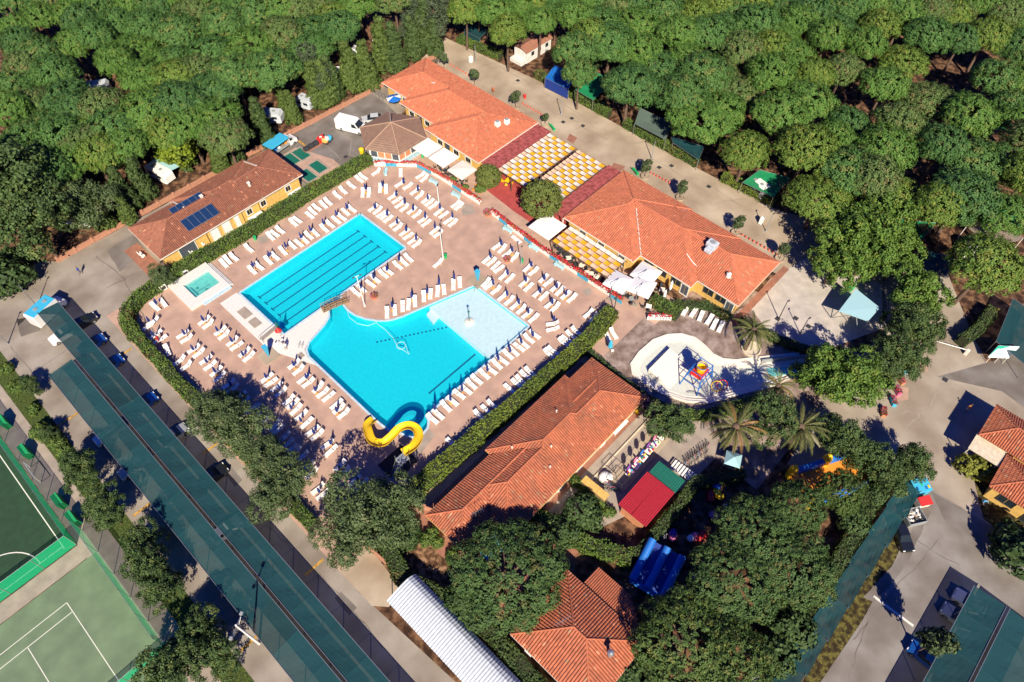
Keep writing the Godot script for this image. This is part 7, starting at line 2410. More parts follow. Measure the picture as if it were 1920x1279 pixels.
# ---------------------------------------------------------------- yards, games, small things
func bicycle() -> Array:
	var f := MB.new()
	var A := Vector3(0, 0.34, -0.52)
	var B := Vector3(0, 0.34, 0.52)
	var C := Vector3(0, 0.32, 0.1)
	var S := Vector3(0, 0.85, 0.22)
	var H := Vector3(0, 0.88, -0.36)
	for e in [[A, H], [H, C], [H, S], [C, S], [C, B], [S, B]]:
		f.cyl(e[0], e[1], 0.02, 0.02, 5)
	var w := MB.new()
	var ring := []
	for i in 17:
		ring.append(Vector3(0, 0.34 + sin(TAU * i / 16.0) * 0.32, cos(TAU * i / 16.0) * 0.32))
	w.tube(ring, 0.022, 4)
	for i in 4:
		w.cyl(Vector3(0, 0.34 + sin(PI * i / 4.0) * 0.31, cos(PI * i / 4.0) * 0.31), Vector3(0, 0.34 - sin(PI * i / 4.0) * 0.31, -cos(PI * i / 4.0) * 0.31), 0.006, 0.006, 3, false)
	var hb := MB.new()
	hb.tube([Vector3(-0.28, 1.0, -0.3), Vector3(-0.1, 1.03, -0.4), Vector3(0.1, 1.03, -0.4), Vector3(0.28, 1.0, -0.3)], 0.016, 5)
	hb.cyl(H, Vector3(0, 1.03, -0.4), 0.018, 0.018, 5)
	var sd := MB.new()
	sd.ell(Vector3(0, 0.96, 0.24), Vector3(0.09, 0.04, 0.14), 8, 4)
	sd.cyl(S, Vector3(0, 0.94, 0.24), 0.016, 0.016, 5)
	return [mesh_of(f, M.grey_paint), mesh_of(w, M.rubber), mesh_of(hb, M.steel), mesh_of(sd, M.black)]

func place_bicycle(at: Vector3, turn: float, m: Material, label: String, group := "") -> void:
	if not protos.has("bike"):
		protos.bike = bicycle()
	var o := thing("bicycle", label, "bicycle", Vector3(at.x, 0, at.z), turn, group)
	var f := inst(protos.bike[0], "frame", o)
	f.set_surface_override_material(0, m)
	for z in [-0.52, 0.52]:
		inst(protos.bike[1], "wheel", o).position.z = z
	inst(protos.bike[2], "handlebar", o)
	inst(protos.bike[3], "saddle", o)

func ride(at: Vector3, turn: float, a: Material, c: Material, label: String) -> void:
	var o := thing("toy_ride", label, "toy ride", Vector3(at.x, 0, at.z), turn)
	o.scale = Vector3.ONE * 0.75
	var b := MB.new()
	b.ell(Vector3(0, 0.75, 0), Vector3(0.75, 0.7, 1.0), 14, 8)
	put(b, "body", a, o)
	b = MB.new()
	b.ell(Vector3(0, 1.25, -1.0), Vector3(0.6, 0.55, 0.6), 12, 8)
	put(b, "head", c, o)
	for s in [-0.4, 0.4]:
		b = MB.new()
		b.ell(Vector3(s, 1.75, -0.9), Vector3(0.14, 0.22, 0.1), 8, 5)
		put(b, "ear", c, o)
	b = MB.new()
	b.rslab(Vector3(0, 0.1, 0), Vector3(1.4, 0.2, 2.0), 0.05)
	put(b, "base", M.charcoal, o)

func yards() -> void:
	var b: MB
	# sunken trampolines, train ride and blow-up figures in the service yard
	for p in [[565, 290, "green trampoline bed nearest the bath house and the toy train"], [597, 314, "green trampoline bed nearest the yard hedge"], [546, 300, "green trampoline bed in the shadow of the bath house gable"], [577, 330, "green trampoline bed at the bath house corner"]]:
		var o := thing("trampoline", p[2], "trampoline", G(p[0], p[1]) * Vector3(1, 0, 1))
		b = MB.new()
		b.slab(-1.0, 1.0, 0.1, 0.14, -1.7, 1.7)
		put(b, "bed", M.green_metal, o)
		b = MB.new()
		b.slab(-1.25, -1.0, 0.0, 0.24, -1.95, 1.95)
		b.slab(1.0, 1.25, 0.0, 0.24, -1.95, 1.95)
		b.slab(-1.0, 1.0, 0.0, 0.24, -1.95, -1.7)
		b.slab(-1.0, 1.0, 0.0, 0.24, 1.7, 1.95)
		put(b, "edge_pad", M.pavement, o)
	var o := thing("toy_train", "toy train with red engine and dark cars on a pale plinth", "toy train", G(590, 274) * Vector3(1, 0, 1), 0.0)
	b = MB.new()
	b.rslab(Vector3(0, 0.08, 0), Vector3(5.0, 0.16, 1.3), 0.03)
	put(b, "plinth", M.terracotta_floor, o)
	b = MB.new()
	b.rslab(Vector3(1.7, 0.7, 0), Vector3(1.4, 1.1, 0.9), 0.1)
	b.cyl(Vector3(2.1, 1.2, 0), Vector3(2.1, 1.6, 0), 0.14, 0.18, 10)
	put(b, "engine", M.red, o)
	for i in 3:
		b = MB.new()
		b.rslab(Vector3(0.4 - i * 1.15, 0.5, 0), Vector3(1.0, 0.7, 0.9), 0.08)
		put(b, "wagon", M.charcoal, o)
	ride(G(610, 268), 0.4, M.orange_base, M.cream_cloth, "tan toy ride beside the red train engine")
	ride(G(618, 263), 2.0, M.sky_blue, M.cream_cloth, "blue toy ride beside the red train engine")
	o = thing("patterned_parasol", "open blue and white parasol beside the restaurant wall", "parasol", G(741, 201, 0) * Vector3(1, 0, 1))
	for i in 8:
		b = MB.new()
		var a0 := TAU * i / 8.0
		var a1 := TAU * (i + 1) / 8.0
		b.tri(Vector3(0, 2.6, 0), Vector3(cos(a0) * 1.5, 2.1, sin(a0) * 1.5), Vector3(cos(a1) * 1.5, 2.1, sin(a1) * 1.5), Vector3.UP)
		put(b, "cloth_gore", M.blue if i % 4 else M.white_cloth, o)
	b = MB.new()
	b.cyl(Vector3.ZERO, Vector3(0, 2.6, 0), 0.03, 0.03, 6)
	put(b, "pole", M.steel, o)
	for i in 4:
		o = thing("clothes_rack", "empty steel rack at the restaurant back wall", "rack", G(706 + i * 7, 180 + i * 4) * Vector3(1, 0, 1), 0.3, "steel racks at the restaurant back wall")
		b = MB.new()
		for s in [-0.4, 0.4]:
			b.tube([Vector3(s, 0, -0.8), Vector3(s, 1.2, -0.8), Vector3(s, 1.2, 0.8), Vector3(s, 0, 0.8)], 0.025, 5)
		put(b, "frame", M.steel, o)
		b = MB.new()
		for k in 5:
			b.cyl(Vector3(-0.4, 1.2, -0.6 + k * 0.3), Vector3(0.4, 1.2, -0.6 + k * 0.3), 0.015, 0.015, 4)
		put(b, "rail", M.steel, o)
	for p in [[268, 482, "stack of white plastic chairs at the bath house corner"], [380, 462, "pile of white plastic chairs under the bath house wall"], [358, 476, "low pile of white plastic loungers under the shutter"]]:
		o = thing("chair_stack", p[2], "chair stack", G(p[0], p[1]) * Vector3(1, 0, 1), rf(0, 3))
		for i in 6:
			b = MB.new()
			b.rslab(Vector3(-0.4 + (i % 2) * 0.8, 0.45 + int(i / 2) * 0.16, rf(-0.1, 0.1)), Vector3(0.5, 0.05, 0.5), 0.02)
			b.rbox(Transform3D(Basis(Vector3.RIGHT, -0.15), Vector3(-0.4 + (i % 2) * 0.8, 0.72 + int(i / 2) * 0.16, -0.26)), Vector3(0.46, 0.46, 0.04), 0.015)
			for s in [-0.2, 0.2]:
				b.cyl(Vector3(-0.4 + (i % 2) * 0.8 + s, 0, 0.2), Vector3(-0.4 + (i % 2) * 0.8 + s, 0.45 + int(i / 2) * 0.16, 0.2), 0.02, 0.02, 5)
			put(b, "chair", M.white_plastic, o)
	# boulevard: red bollards, lamps, boxes
	for seg in [[845, 122, 890, 148, 9, "along the first restaurant, far end"], [980, 195, 1015, 215, 8, "along the first restaurant, near end"], [1220, 325, 1255, 343, 7, "along the second restaurant, far end"], [1384, 437, 1456, 478, 11, "along the second restaurant, near end"]]:
		for i in seg[4]:
			var t: float = float(i) / (seg[4] - 1)
			var g := G(lerpf(seg[0], seg[2], t), lerpf(seg[1], seg[3], t))
			b = MB.new()
			b.lathe(Vector3(g.x, 0, g.z), [[0.2, 0.0], [0.2, 0.25], [0.14, 0.34], [0.0, 0.38]], 10)
			tag(put(b, "bollard", M.faded_red), "low red bollard in the row " + seg[5], "bollard", "red bollards " + seg[5])
	for p in [[1052, 215, "lamp post standing alone in the middle of the boulevard"], [1436, 434, "lamp post at the dark tree shadow of the boulevard"], [1222, 298, "twin lamp post behind the boulevard tree"], [892, 118, "lamp post beside the white box on the boulevard"]]:
		lamp_post(G(p[0], p[1]), 4.2, 1, p[2], "", M.grey_paint)
	for p in [[883, 117, "white notice box near the second street tree"], [1426, 419, "white notice box beside the shaded lamp post"]]:
		o = thing("notice_box", p[2], "box", G(p[0], p[1]) * Vector3(1, 0, 1))
		b = MB.new()
		b.rslab(Vector3(0, 0.75, 0), Vector3(0.8, 1.3, 0.6), 0.04)
		put(b, "case", M.white_plastic, o)
		b = MB.new()
		b.box(Vector3(0, 0.05, 0), Vector3(0.9, 0.1, 0.7))
		put(b, "foot", M.grey_paint, o)
	b = MB.new()
	var rb := G(984, 184)
	b.lathe(Vector3(rb.x, 0, rb.z), [[0.25, 0.0], [0.3, 0.8], [0.2, 0.9], [0.0, 0.95]], 10)
	tag(put(b, "litter_bin", M.red), "red litter bin beside the third street tree", "bin")
	# yellow bin by the kiosk and by the changing house
	for p in [[679, 288, "yellow bin between the hedge end and the kiosk"], [1195, 772, "yellow bin under the eaves of the changing house"]]:
		b = MB.new()
		var g := G(p[0], p[1])
		b.lathe(Vector3(g.x, 0, g.z), [[0.4, 0.0], [0.5, 1.0], [0.52, 1.1], [0.3, 1.3], [0.0, 1.35]], 12)
		tag(put(b, "litter_bin", M.yellow), p[2], "bin")
	# the play yard: rack of beach toys, steel frame, table, store box, bicycles
	o = thing("market_stand", "stand of coloured beach goods on a pale terrace slab", "stand", Vector3(43.2, 0, -16.3), 0.02)
	b = MB.new()
	b.rslab(Vector3(0, 0.06, 0), Vector3(11.5, 0.12, 2.9), 0.03)
	put(b, "slab", M.concrete, o)
	for i in 6:
		b = MB.new()
		b.rslab(Vector3(-3.2 + i * 1.5, 0.75, 0.5), Vector3(1.2, 0.06, 0.9), 0.02)
		for s in [-0.5, 0.5]:
			b.cyl(Vector3(-3.2 + i * 1.5 + s, 0.1, 0.5), Vector3(-3.2 + i * 1.5 + s, 0.75, 0.5), 0.03, 0.03, 5)
		put(b, "table", M.white_plastic, o)
		for k in 7:
			b = MB.new()
			b.ell(Vector3(-3.2 + i * 1.5 + rf(-0.5, 0.5), 0.9 + rf(0, 0.25), 0.5 + rf(-0.4, 0.4)), Vector3(rf(0.1, 0.22), rf(0.1, 0.2), rf(0.1, 0.22)), 8, 5)
			put(b, "beach_toy", [M.red, M.pink, M.sky_blue, M.purple, M.yellow, M.bright_green, M.white_plastic][k], o)
		b = MB.new()
		b.cyl(Vector3(-3.2 + i * 1.5, 0.1, 0.1), Vector3(-3.2 + i * 1.5, 2.1, 0.1), 0.03, 0.03, 5)
		b.ell(Vector3(-3.2 + i * 1.5, 1.9, 0.1), Vector3(0.5, 0.6, 0.12), 8, 5)
		put(b, "hanging_goods", [M.purple, M.pink, M.blue][i % 3], o)
	o = thing("steel_frame", "empty black steel stand frame at the end of the goods terrace", "frame", Vector3(38.0, 0.12, -16.3), 0.0)
	for x in [-0.9, 0.9]:
		b = MB.new()
		b.tube([Vector3(x, 0, -1.2), Vector3(x, 2.3, -1.2), Vector3(x, 2.3, 1.2), Vector3(x, 0, 1.2)], 0.04, 5)
		put(b, "end_frame", M.dark_metal, o)
	for z in [-1.2, 0.0, 1.2]:
		b = MB.new()
		b.cyl(Vector3(-0.9, 2.3, z), Vector3(0.9, 2.3, z), 0.04, 0.04, 5)
		put(b, "top_bar", M.dark_metal, o)
	o = thing("store_box", "long yellow store box among small bushes", "box", (G(1098, 903, 1.0) + G(1132, 937, 1.0)) * 0.5 * Vector3(1, 0, 1), 0.0)
	b = MB.new()
	b.rslab(Vector3(0, 0.9, 0), Vector3(0.9, 1.8, 3.8), 0.03)
	put(b, "case", M.wood, o)
	b = MB.new()
	b.rslab(Vector3(0, 1.86, 0), Vector3(1.1, 0.1, 4.0), 0.03)
	put(b, "lid", M.yellow_wall, o)
	o = thing("covered_heap", "heap under a white tarpaulin beside the bicycles", "heap", G(1133, 897) * Vector3(1, 0, 1))
	b = MB.new()
	b.ell(Vector3(0, 0.3, 0), Vector3(0.9, 0.9, 0.8), 9, 6)
	b.ell(Vector3(0.5, 0.2, 0.4), Vector3(0.6, 0.6, 0.6), 8, 5)
	put(b, "tarpaulin", M.white_cloth, o)
	o = thing("folding_cot", "white slatted folding table leaning at the green shed roof", "table", G(1280, 888) * Vector3(1, 0, 1), 0.05)
	for i in 8:
		b = MB.new()
		b.rslab(Vector3(0, 0.75, -1.6 + i * 0.44), Vector3(1.5, 0.05, 0.3), 0.02)
		put(b, "slat", M.white_plastic, o)
	for p in [[-0.65, -1.5], [0.65, -1.5], [-0.65, 1.5], [0.65, 1.5]]:
		b = MB.new()
		b.cyl(Vector3(p[0], 0, p[1]), Vector3(p[0], 0.75, p[1]), 0.03, 0.03, 5)
		put(b, "leg", M.white_plastic, o)
	chair(G(1176, 885, 0.3) * Vector3(1, 0, 1), 0.5, M.white_plastic, "white plastic chair alone between goods terrace and crimson roof", "")
	o = thing("counter_table", "white counter table under the eaves of the changing house", "table", G(1161, 802, 0.4) * Vector3(1, 0, 1), 0.0)
	b = MB.new()
	b.rslab(Vector3(0, 0.85, 0), Vector3(3.0, 0.08, 0.9), 0.03)
	put(b, "table_top", M.white_plastic, o)
	for p in [[-1.3, -0.3], [1.3, -0.3], [-1.3, 0.3], [1.3, 0.3]]:
		b = MB.new()
		b.cyl(Vector3(p[0], 0, p[1]), Vector3(p[0], 0.85, p[1]), 0.04, 0.04, 5)
		put(b, "leg", M.white_plastic, o)
	var tints := [M.grey_paint, M.red, M.blue, M.black, M.pink, M.green_metal]
	for i in 6:
		var g := G(1134 + i * 3.5, 905 + i * 3.2)
		place_bicycle(g, 0.9 + rf(-0.2, 0.2), tints[i], "bicycle in the tangle beside the yellow store box", "bicycles beside the yellow store box")
	for i in 11:
		var g := G(1284 + i * 4.2, 872 - i * 3.2)
		place_bicycle(g, 2.3 + rf(-0.3, 0.3), tints[(i * 5 + 2) % 6], "hire bicycle in the row along the play garden hedge", "hire bicycles along the play garden hedge")
	# the play garden in the shade
	o = thing("bouncy_castle", "large blue inflatable slide in the dark play garden", "bouncy castle", G(1230, 1070, 0) * Vector3(1, 0, 1), 0.2)
	b = MB.new()
	b.rslab(Vector3(0, 0.35, 0), Vector3(6.4, 0.7, 4.8), 0.3)
	put(b, "base", M.blue, o)
	for i in 3:
		b = MB.new()
		b.cyl(Vector3(-2.8, 0.9, -2.0 + i * 2.0), Vector3(2.4, 2.6, -2.0 + i * 2.0), 0.55, 0.5, 12)
		put(b, "inflated_wall", M.blue, o)
	for i in 2:
		b = MB.new()
		b.boxt(Transform3D(Basis(Vector3.BACK, 0.32), Vector3(-0.2, 1.35, -1.0 + i * 2.0)), Vector3(5.4, 0.3, 1.2))
		put(b, "slide_bed", M.deep_blue, o)
	o = thing("bouncy_castle", "blue and orange inflatable arena under the airy trees", "bouncy castle", G(1560, 900, 0) * Vector3(1, 0, 1), -0.5)
	b = MB.new()
	b.rslab(Vector3(0, 0.3, 0), Vector3(11.0, 0.6, 5.0), 0.25)
	put(b, "base", M.orange, o)
	for e in [[-5.2, -2.3, 5.4, -2.3, M.blue], [5.4, -2.3, 5.4, 2.3, M.sky_blue], [5.4, 2.3, -5.2, 2.3, M.blue], [-5.2, 2.3, -5.2, -2.3, M.orange]]:
		b = MB.new()
		for y in [0.8, 1.5]:
			b.cyl(Vector3(e[0], y, e[1]), Vector3(e[2], y, e[3]), 0.42, 0.42, 10)
		put(b, "inflated_wall", e[4], o)
	for c in [[-5.2, -2.3], [5.4, -2.3], [5.4, 2.3], [-5.2, 2.3], [0.0, -2.3]]:
		b = MB.new()
		b.lathe(Vector3(c[0], 0, c[1]), [[0.55, 0.0], [0.6, 2.2], [0.3, 2.9], [0.0, 3.1]], 12)
		put(b, "turret", M.yellow if c[0] < 1.0 else M.white_plastic, o)
	var figs := [[1345, 923, M.yellow, M.yellow, "yellow toy car ride in the shaded play garden"], [1333, 926, M.red, M.red, "red toy car ride in the shaded play garden"], [1345, 910, M.blue, M.blue, "blue toy ride in the shaded play garden"], [1340, 965, M.pink, M.cream_cloth, "pink toy ride with cream head in the play garden"], [1355, 960, M.red, M.cream_cloth, "red toy ride with cream head in the play garden"], [1382, 968, M.peach_cloth, M.peach_cloth, "large pale toy ride in the play garden"], [1303, 1005, M.pink, M.white_plastic, "pink toy ride with white head in the play garden"], [1318, 1003, M.red, M.red, "plain red toy ride in the play garden"], [1262, 1000, M.purple, M.pink, "purple toy ride at the garden hedge"], [1288, 1115, M.orange, M.orange_base, "orange toy ride beside the blue inflatable"], [1305, 1105, M.yellow_cloth, M.orange_base, "yellow toy ride beside the blue inflatable"], [1334, 1140, M.red, M.orange, "red and orange toy ride between the pines"], [1410, 1218, M.sky_blue, M.blue, "sky blue toy ride at the foot of the play garden"], [1420, 1270, M.white_plastic, M.green_metal, "white and green toy ride at the garden foot"], [1320, 1060, M.pink, M.pink, "pink toy ride beside the big pine"], [1303, 1083, M.green_metal, M.sky_blue, "teal toy ride beside the big pine"]]
	for p in figs:
		ride(G(p[0], p[1], 0.8), rf(0, 6), p[2], p[3], p[4])
	for p in [[1238, 1000, "folded cream and green play mat by the garden hedge"]]:
		b = MB.new()
		b.rslab(G(p[0], p[1]) + Vector3(0, 0.3, 0), Vector3(1.4, 0.6, 1.6), 0.08, 0.4)
		tag(put(b, "play_mat", M.cream_cloth), p[2], "mat")
	o = thing("play_tent", "small teal tent roof under the rusty palm", "tent", G(1368, 873, 0) * Vector3(1, 0, 1), 0.4)
	for i in 4:
		b = MB.new()
		var a0 := PI / 4 + i * PI / 2
		b.tri(Vector3(0, 2.6, 0), Vector3(cos(a0) * 1.5, 1.9, sin(a0) * 1.5), Vector3(cos(a0 + PI / 2) * 1.5, 1.9, sin(a0 + PI / 2) * 1.5), Vector3.UP)
		put(b, "roof_cloth", M.sail_cloth, o)
		b = MB.new()
		b.cyl(Vector3(cos(a0) * 1.5, 0, sin(a0) * 1.5), Vector3(cos(a0) * 1.5, 1.9, sin(a0) * 1.5), 0.03, 0.03, 5)
		put(b, "post", M.steel, o)
	# right-hand side: containers, skip, kerb boxes, barrier, billboard
	o = thing("waste_container", "bright blue waste container with patterned lid under the tree", "container", G(1722, 915, 0.6) * Vector3(1, 0, 1), -0.6)
	b = MB.new()
	b.rslab(Vector3(0, 0.75, 0), Vector3(2.2, 1.3, 1.8), 0.08)
	put(b, "bin_body", M.sky_blue, o)
	b = MB.new()
	b.rbox(Transform3D(Basis(Vector3.RIGHT, 0.12), Vector3(0, 1.5, 0)), Vector3(2.3, 0.12, 1.9), 0.04)
	put(b, "lid", M.sky_blue, o)
	for i in 5:
		b = MB.new()
		b.boxt(Transform3D(Basis(Vector3.RIGHT, 0.12), Vector3(-0.8 + i * 0.4, 1.57, rf(-0.5, 0.5))), Vector3(0.25, 0.02, 0.4))
		put(b, "sticker", [M.blue, M.yellow, M.bright_green][i % 3], o)
	o = thing("waste_container", "red and cream kiosk cart beside the netting strip", "container", G(1730, 942, 0.6) * Vector3(1, 0, 1), -0.6)
	o.scale = Vector3(0.72, 0.9, 0.8)
	b = MB.new()
	b.rslab(Vector3(0, 0.7, 0), Vector3(2.4, 1.3, 1.3), 0.06)
	put(b, "bin_body", M.cream_cloth, o)
	b = MB.new()
	b.rbox(Transform3D(Basis(Vector3.RIGHT, 0.2), Vector3(0, 1.45, 0.1)), Vector3(2.4, 0.1, 1.5), 0.03)
	put(b, "lid", M.red, o)
	o = thing("skip", "open grey skip full of rubbish on the dry verge", "skip", G(1712, 970, 0.4) * Vector3(1, 0, 1), -0.6)
	b = MB.new()
	for e in [[0, -1.0, 2.4, 0.1], [0, 1.0, 2.4, 0.1], [-1.2, 0, 0.1, 2.0], [1.2, 0, 0.1, 2.0]]:
		b.rslab(Vector3(e[0], 0.5, e[1]), Vector3(e[2], 1.0, e[3]), 0.02)
	b.slab(-1.2, 1.2, 0.05, 0.15, -1.0, 1.0)
	put(b, "body", M.grey_paint, o)
	for i in 22:
		b = MB.new()
		b.rbox(Transform3D(Basis.from_euler(Vector3(rf(-0.5, 0.5), rf(0, 3), rf(-0.5, 0.5))), Vector3(rf(-0.85, 0.85), rf(0.6, 1.0), rf(-0.65, 0.65))), Vector3(rf(0.3, 0.6), rf(0.1, 0.3), rf(0.2, 0.5)), 0.03)
		put(b, "rubbish", [M.charcoal, M.white_plastic, M.cream_cloth, M.grey_paint, M.wood][i % 5], o)
	for i in 7:
		var t := i / 6.0
		var at := G(lerpf(1655, 1700, sqrt(t)), lerpf(775, 655, t))
		o = thing("flower_box", "flower box in the curved row along the plaza trees", "planter", Vector3(at.x, 0, at.z), 0.5 + t, "flower boxes along the plaza trees")
		b = MB.new()
		b.rslab(Vector3(0, 0.3, 0), Vector3(1.5, 0.6, 0.6), 0.03)
		put(b, "trough", [M.orange_wall, M.sky_blue, M.pink][i % 3], o)
		b = MB.new()
		for k in 120:
			b.col = [Color(0.55, 0.05, 0.05), Color(0.5, 0.1, 0.3), Color(0.07, 0.13, 0.03)][rng.randi() % 3] * rf(0.7, 1.2)
			b.leaf(Vector3(rf(-0.75, 0.75), rf(0.6, 0.95), rf(-0.35, 0.35)), (Vector3.UP + ru()).normalized(), ru(), 0.12, 0.09)
		put(b, "flowers", M.petal, o)
	o = thing("barrier", "long white road barrier across the plaza lane", "barrier")
	var ba := G(1757, 640, 1.0)
	var bb := G(1816, 657, 1.0)
	b = MB.new()
	b.cyl(ba, bb, 0.06, 0.08, 8)
	put(b, "arm", M.white_plastic, o)
	b = MB.new()
	b.rslab(Vector3(bb.x, 0.55, bb.z), Vector3(0.5, 1.1, 0.5), 0.04)
	put(b, "housing", M.trim, o)
	billboard()

func billboard() -> void:
	var o := thing("billboard", "white and turquoise information billboard on slanted pale posts", "billboard")
	# the panel leans back; its print is too small to read in the photograph, so only its fields and rules are copied
	var p := [G(1852, 670, 1.3), G(1891, 672, 1.3), G(1912, 650, 3.4), G(1872, 648, 3.4)]
	var im := Image.create(256, 160, false, Image.FORMAT_RGB8)
	im.fill(Color(0.86, 0.90, 0.90))
	for y in 160:
		for x in 256:
			if y < 40 and x < 150 - y * 2.2:
				im.set_pixel(x, y, Color(0.06, 0.66, 0.55))
			elif x < 26 - (y - 40) * 0.25:
				im.set_pixel(x, y, Color(0.10, 0.70, 0.62))
	im.fill_rect(Rect2i(40, 96, 200, 12), Color(0.45, 0.75, 0.76))
	for i in 9:
		im.fill_rect(Rect2i(30 + i * 20, 118, 13, 5), Color(0.35, 0.34, 0.5))
	for i in 4:
		im.fill_rect(Rect2i(62 + i * 26, 134, 16, 6), Color(0.2, 0.22, 0.34))
	var m := StandardMaterial3D.new()
	m.resource_name = "billboard_print"
	m.albedo_texture = ImageTexture.create_from_image(im)
	m.roughness = 0.6
	m.cull_mode = BaseMaterial3D.CULL_DISABLED
	var st := SurfaceTool.new()
	st.begin(Mesh.PRIMITIVE_TRIANGLES)
	var uv := [Vector2(0, 1), Vector2(1, 1), Vector2(1, 0), Vector2(0, 0)]
	var nr: Vector3 = (p[1] - p[0]).cross(p[3] - p[0]).normalized()
	if nr.y < 0:
		nr = -nr
	for i in [0, 2, 1, 0, 3, 2]:
		st.set_normal(nr)
		st.set_uv(uv[i])
		st.add_vertex(p[i] + nr * 0.03)
	var face := MeshInstance3D.new()
	face.name = "print"
	face.mesh = st.commit()
	face.mesh.surface_set_material(0, m)
	o.add_child(face)
	var b := MB.new()
	for i in 4:
		b.quad(p[i] + nr * 0.028, p[(i + 1) % 4] + nr * 0.028, p[(i + 1) % 4] - nr * 0.05, p[i] - nr * 0.05)
	b.quad(p[0] - nr * 0.05, p[1] - nr * 0.05, p[2] - nr * 0.05, p[3] - nr * 0.05, -nr)
	put(b, "board", M.white_plastic, o)
	for e in [[0.15, 3.2], [0.55, 3.2], [0.95, 3.2]]:
		b = MB.new()
		var q: Vector3 = p[0].lerp(p[1], e[0])
		var t: Vector3 = p[3].lerp(p[2], e[0])
		b.cyl(Vector3(q.x, 0, q.z), q - nr * 0.06, 0.05, 0.05, 6)
		b.cyl(Vector3(t.x, 0, t.z), t - nr * 0.06, 0.05, 0.05, 6)
		put(b, "post", M.trim, o)

# ---------------------------------------------------------------- people: tapered bones joined by a smooth minimum, meshed as surface nets
func figure(bones: Array, cell: float) -> ArrayMesh:       # bone: [from, to, r0, r1, colour]
	var lo := Vector3(1e9, 1e9, 1e9)
	var hi := -lo
	for e in bones:
		for k in 2:
			lo = lo.min(e[k] - Vector3.ONE * (e[2 + k] + cell * 3))
			hi = hi.max(e[k] + Vector3.ONE * (e[2 + k] + cell * 3))
	var n := Vector3i(((hi - lo) / cell).ceil()) + Vector3i.ONE
	var f := PackedFloat32Array()
	f.resize(n.x * n.y * n.z)
	f.fill(1e9)
	for e in bones:                                  # only the cells near each bone
		var pad: float = maxf(e[2], e[3]) + 0.05 + cell * 2.0
		var c0 := Vector3i((((e[0] as Vector3).min(e[1]) - Vector3.ONE * pad - lo) / cell).floor()).max(Vector3i.ZERO)
		var c1 := Vector3i((((e[0] as Vector3).max(e[1]) + Vector3.ONE * pad - lo) / cell).ceil()).min(n - Vector3i.ONE)
		var ab: Vector3 = e[1] - e[0]
		for z in range(c0.z, c1.z + 1):
			for y in range(c0.y, c1.y + 1):
				for x in range(c0.x, c1.x + 1):
					var p := lo + Vector3(x, y, z) * cell
					var t := clampf((p - e[0]).dot(ab) / maxf(ab.length_squared(), 1e-6), 0.0, 1.0)
					var q: float = p.distance_to(e[0] + ab * t) - lerpf(e[2], e[3], t)
					var i := x + n.x * (y + n.y * z)
					var d := f[i]
					if d > 1e8:
						f[i] = q
					else:
						var h := clampf(0.5 + 0.5 * (d - q) / 0.035, 0.0, 1.0)
						f[i] = lerpf(d, q, h) - 0.035 * h * (1.0 - h)
	var vert := {}
	var st := [1, n.x, n.x * n.y]
	var b := MB.new()
	for z in n.z - 1:
		for y in n.y - 1:
			for x in n.x - 1:
				var i := x + n.x * (y + n.y * z)
				var sum := Vector3.ZERO
				var k := 0
				for e in [[0, 0, 0, 0], [0, 1, 0, 0], [0, 0, 1, 0], [0, 1, 1, 0], [1, 0, 0, 0], [1, 0, 1, 0], [1, 0, 0, 1], [1, 0, 1, 1], [2, 0, 0, 0], [2, 1, 0, 0], [2, 0, 0, 1], [2, 1, 0, 1]]:
					var o := Vector3.ZERO
					if e[0] == 0:
						o = Vector3(0, e[1], e[2])
					elif e[0] == 1:
						o = Vector3(e[3], 0, e[2])
					else:
						o = Vector3(e[1], e[3], 0)
					var j := i + int(o.x) + n.x * int(o.y) + n.x * n.y * int(o.z)
					var a := f[j]
					var c := f[j + st[e[0]]]
					if (a < 0) != (c < 0):
						o[e[0]] += a / (a - c)
						sum += o
						k += 1
				if k:
					vert[i] = lo + (Vector3(x, y, z) + sum / k) * cell
	for z in range(1, n.z - 1):
		for y in range(1, n.y - 1):
			for x in range(1, n.x - 1):
				var i := x + n.x * (y + n.y * z)
				for ax in 3:
					var a := f[i]
					var c := f[i + st[ax]]
					if (a < 0) == (c < 0):
						continue
					var u: int = st[(ax + 1) % 3]
					var v: int = st[(ax + 2) % 3]
					var q := [i, i - u, i - u - v, i - v]
					if not (vert.has(q[0]) and vert.has(q[1]) and vert.has(q[2]) and vert.has(q[3])):
						continue
					var out := Vector3.ZERO
					out[ax] = 1.0 if a < 0 else -1.0
					var mid: Vector3 = vert[q[0]]
					var best := 1e9
					for e in bones:
						var ab: Vector3 = e[1] - e[0]
						var t := clampf((mid - e[0]).dot(ab) / maxf(ab.length_squared(), 1e-6), 0.0, 1.0)
						var w: float = mid.distance_to(e[0] + ab * t) - lerpf(e[2], e[3], t)
						if w < best:
							best = w
							b.col = e[4]
					b.quad(vert[q[0]], vert[q[1]], vert[q[2]], vert[q[3]], out)
	return mesh_of(b, M.tile)

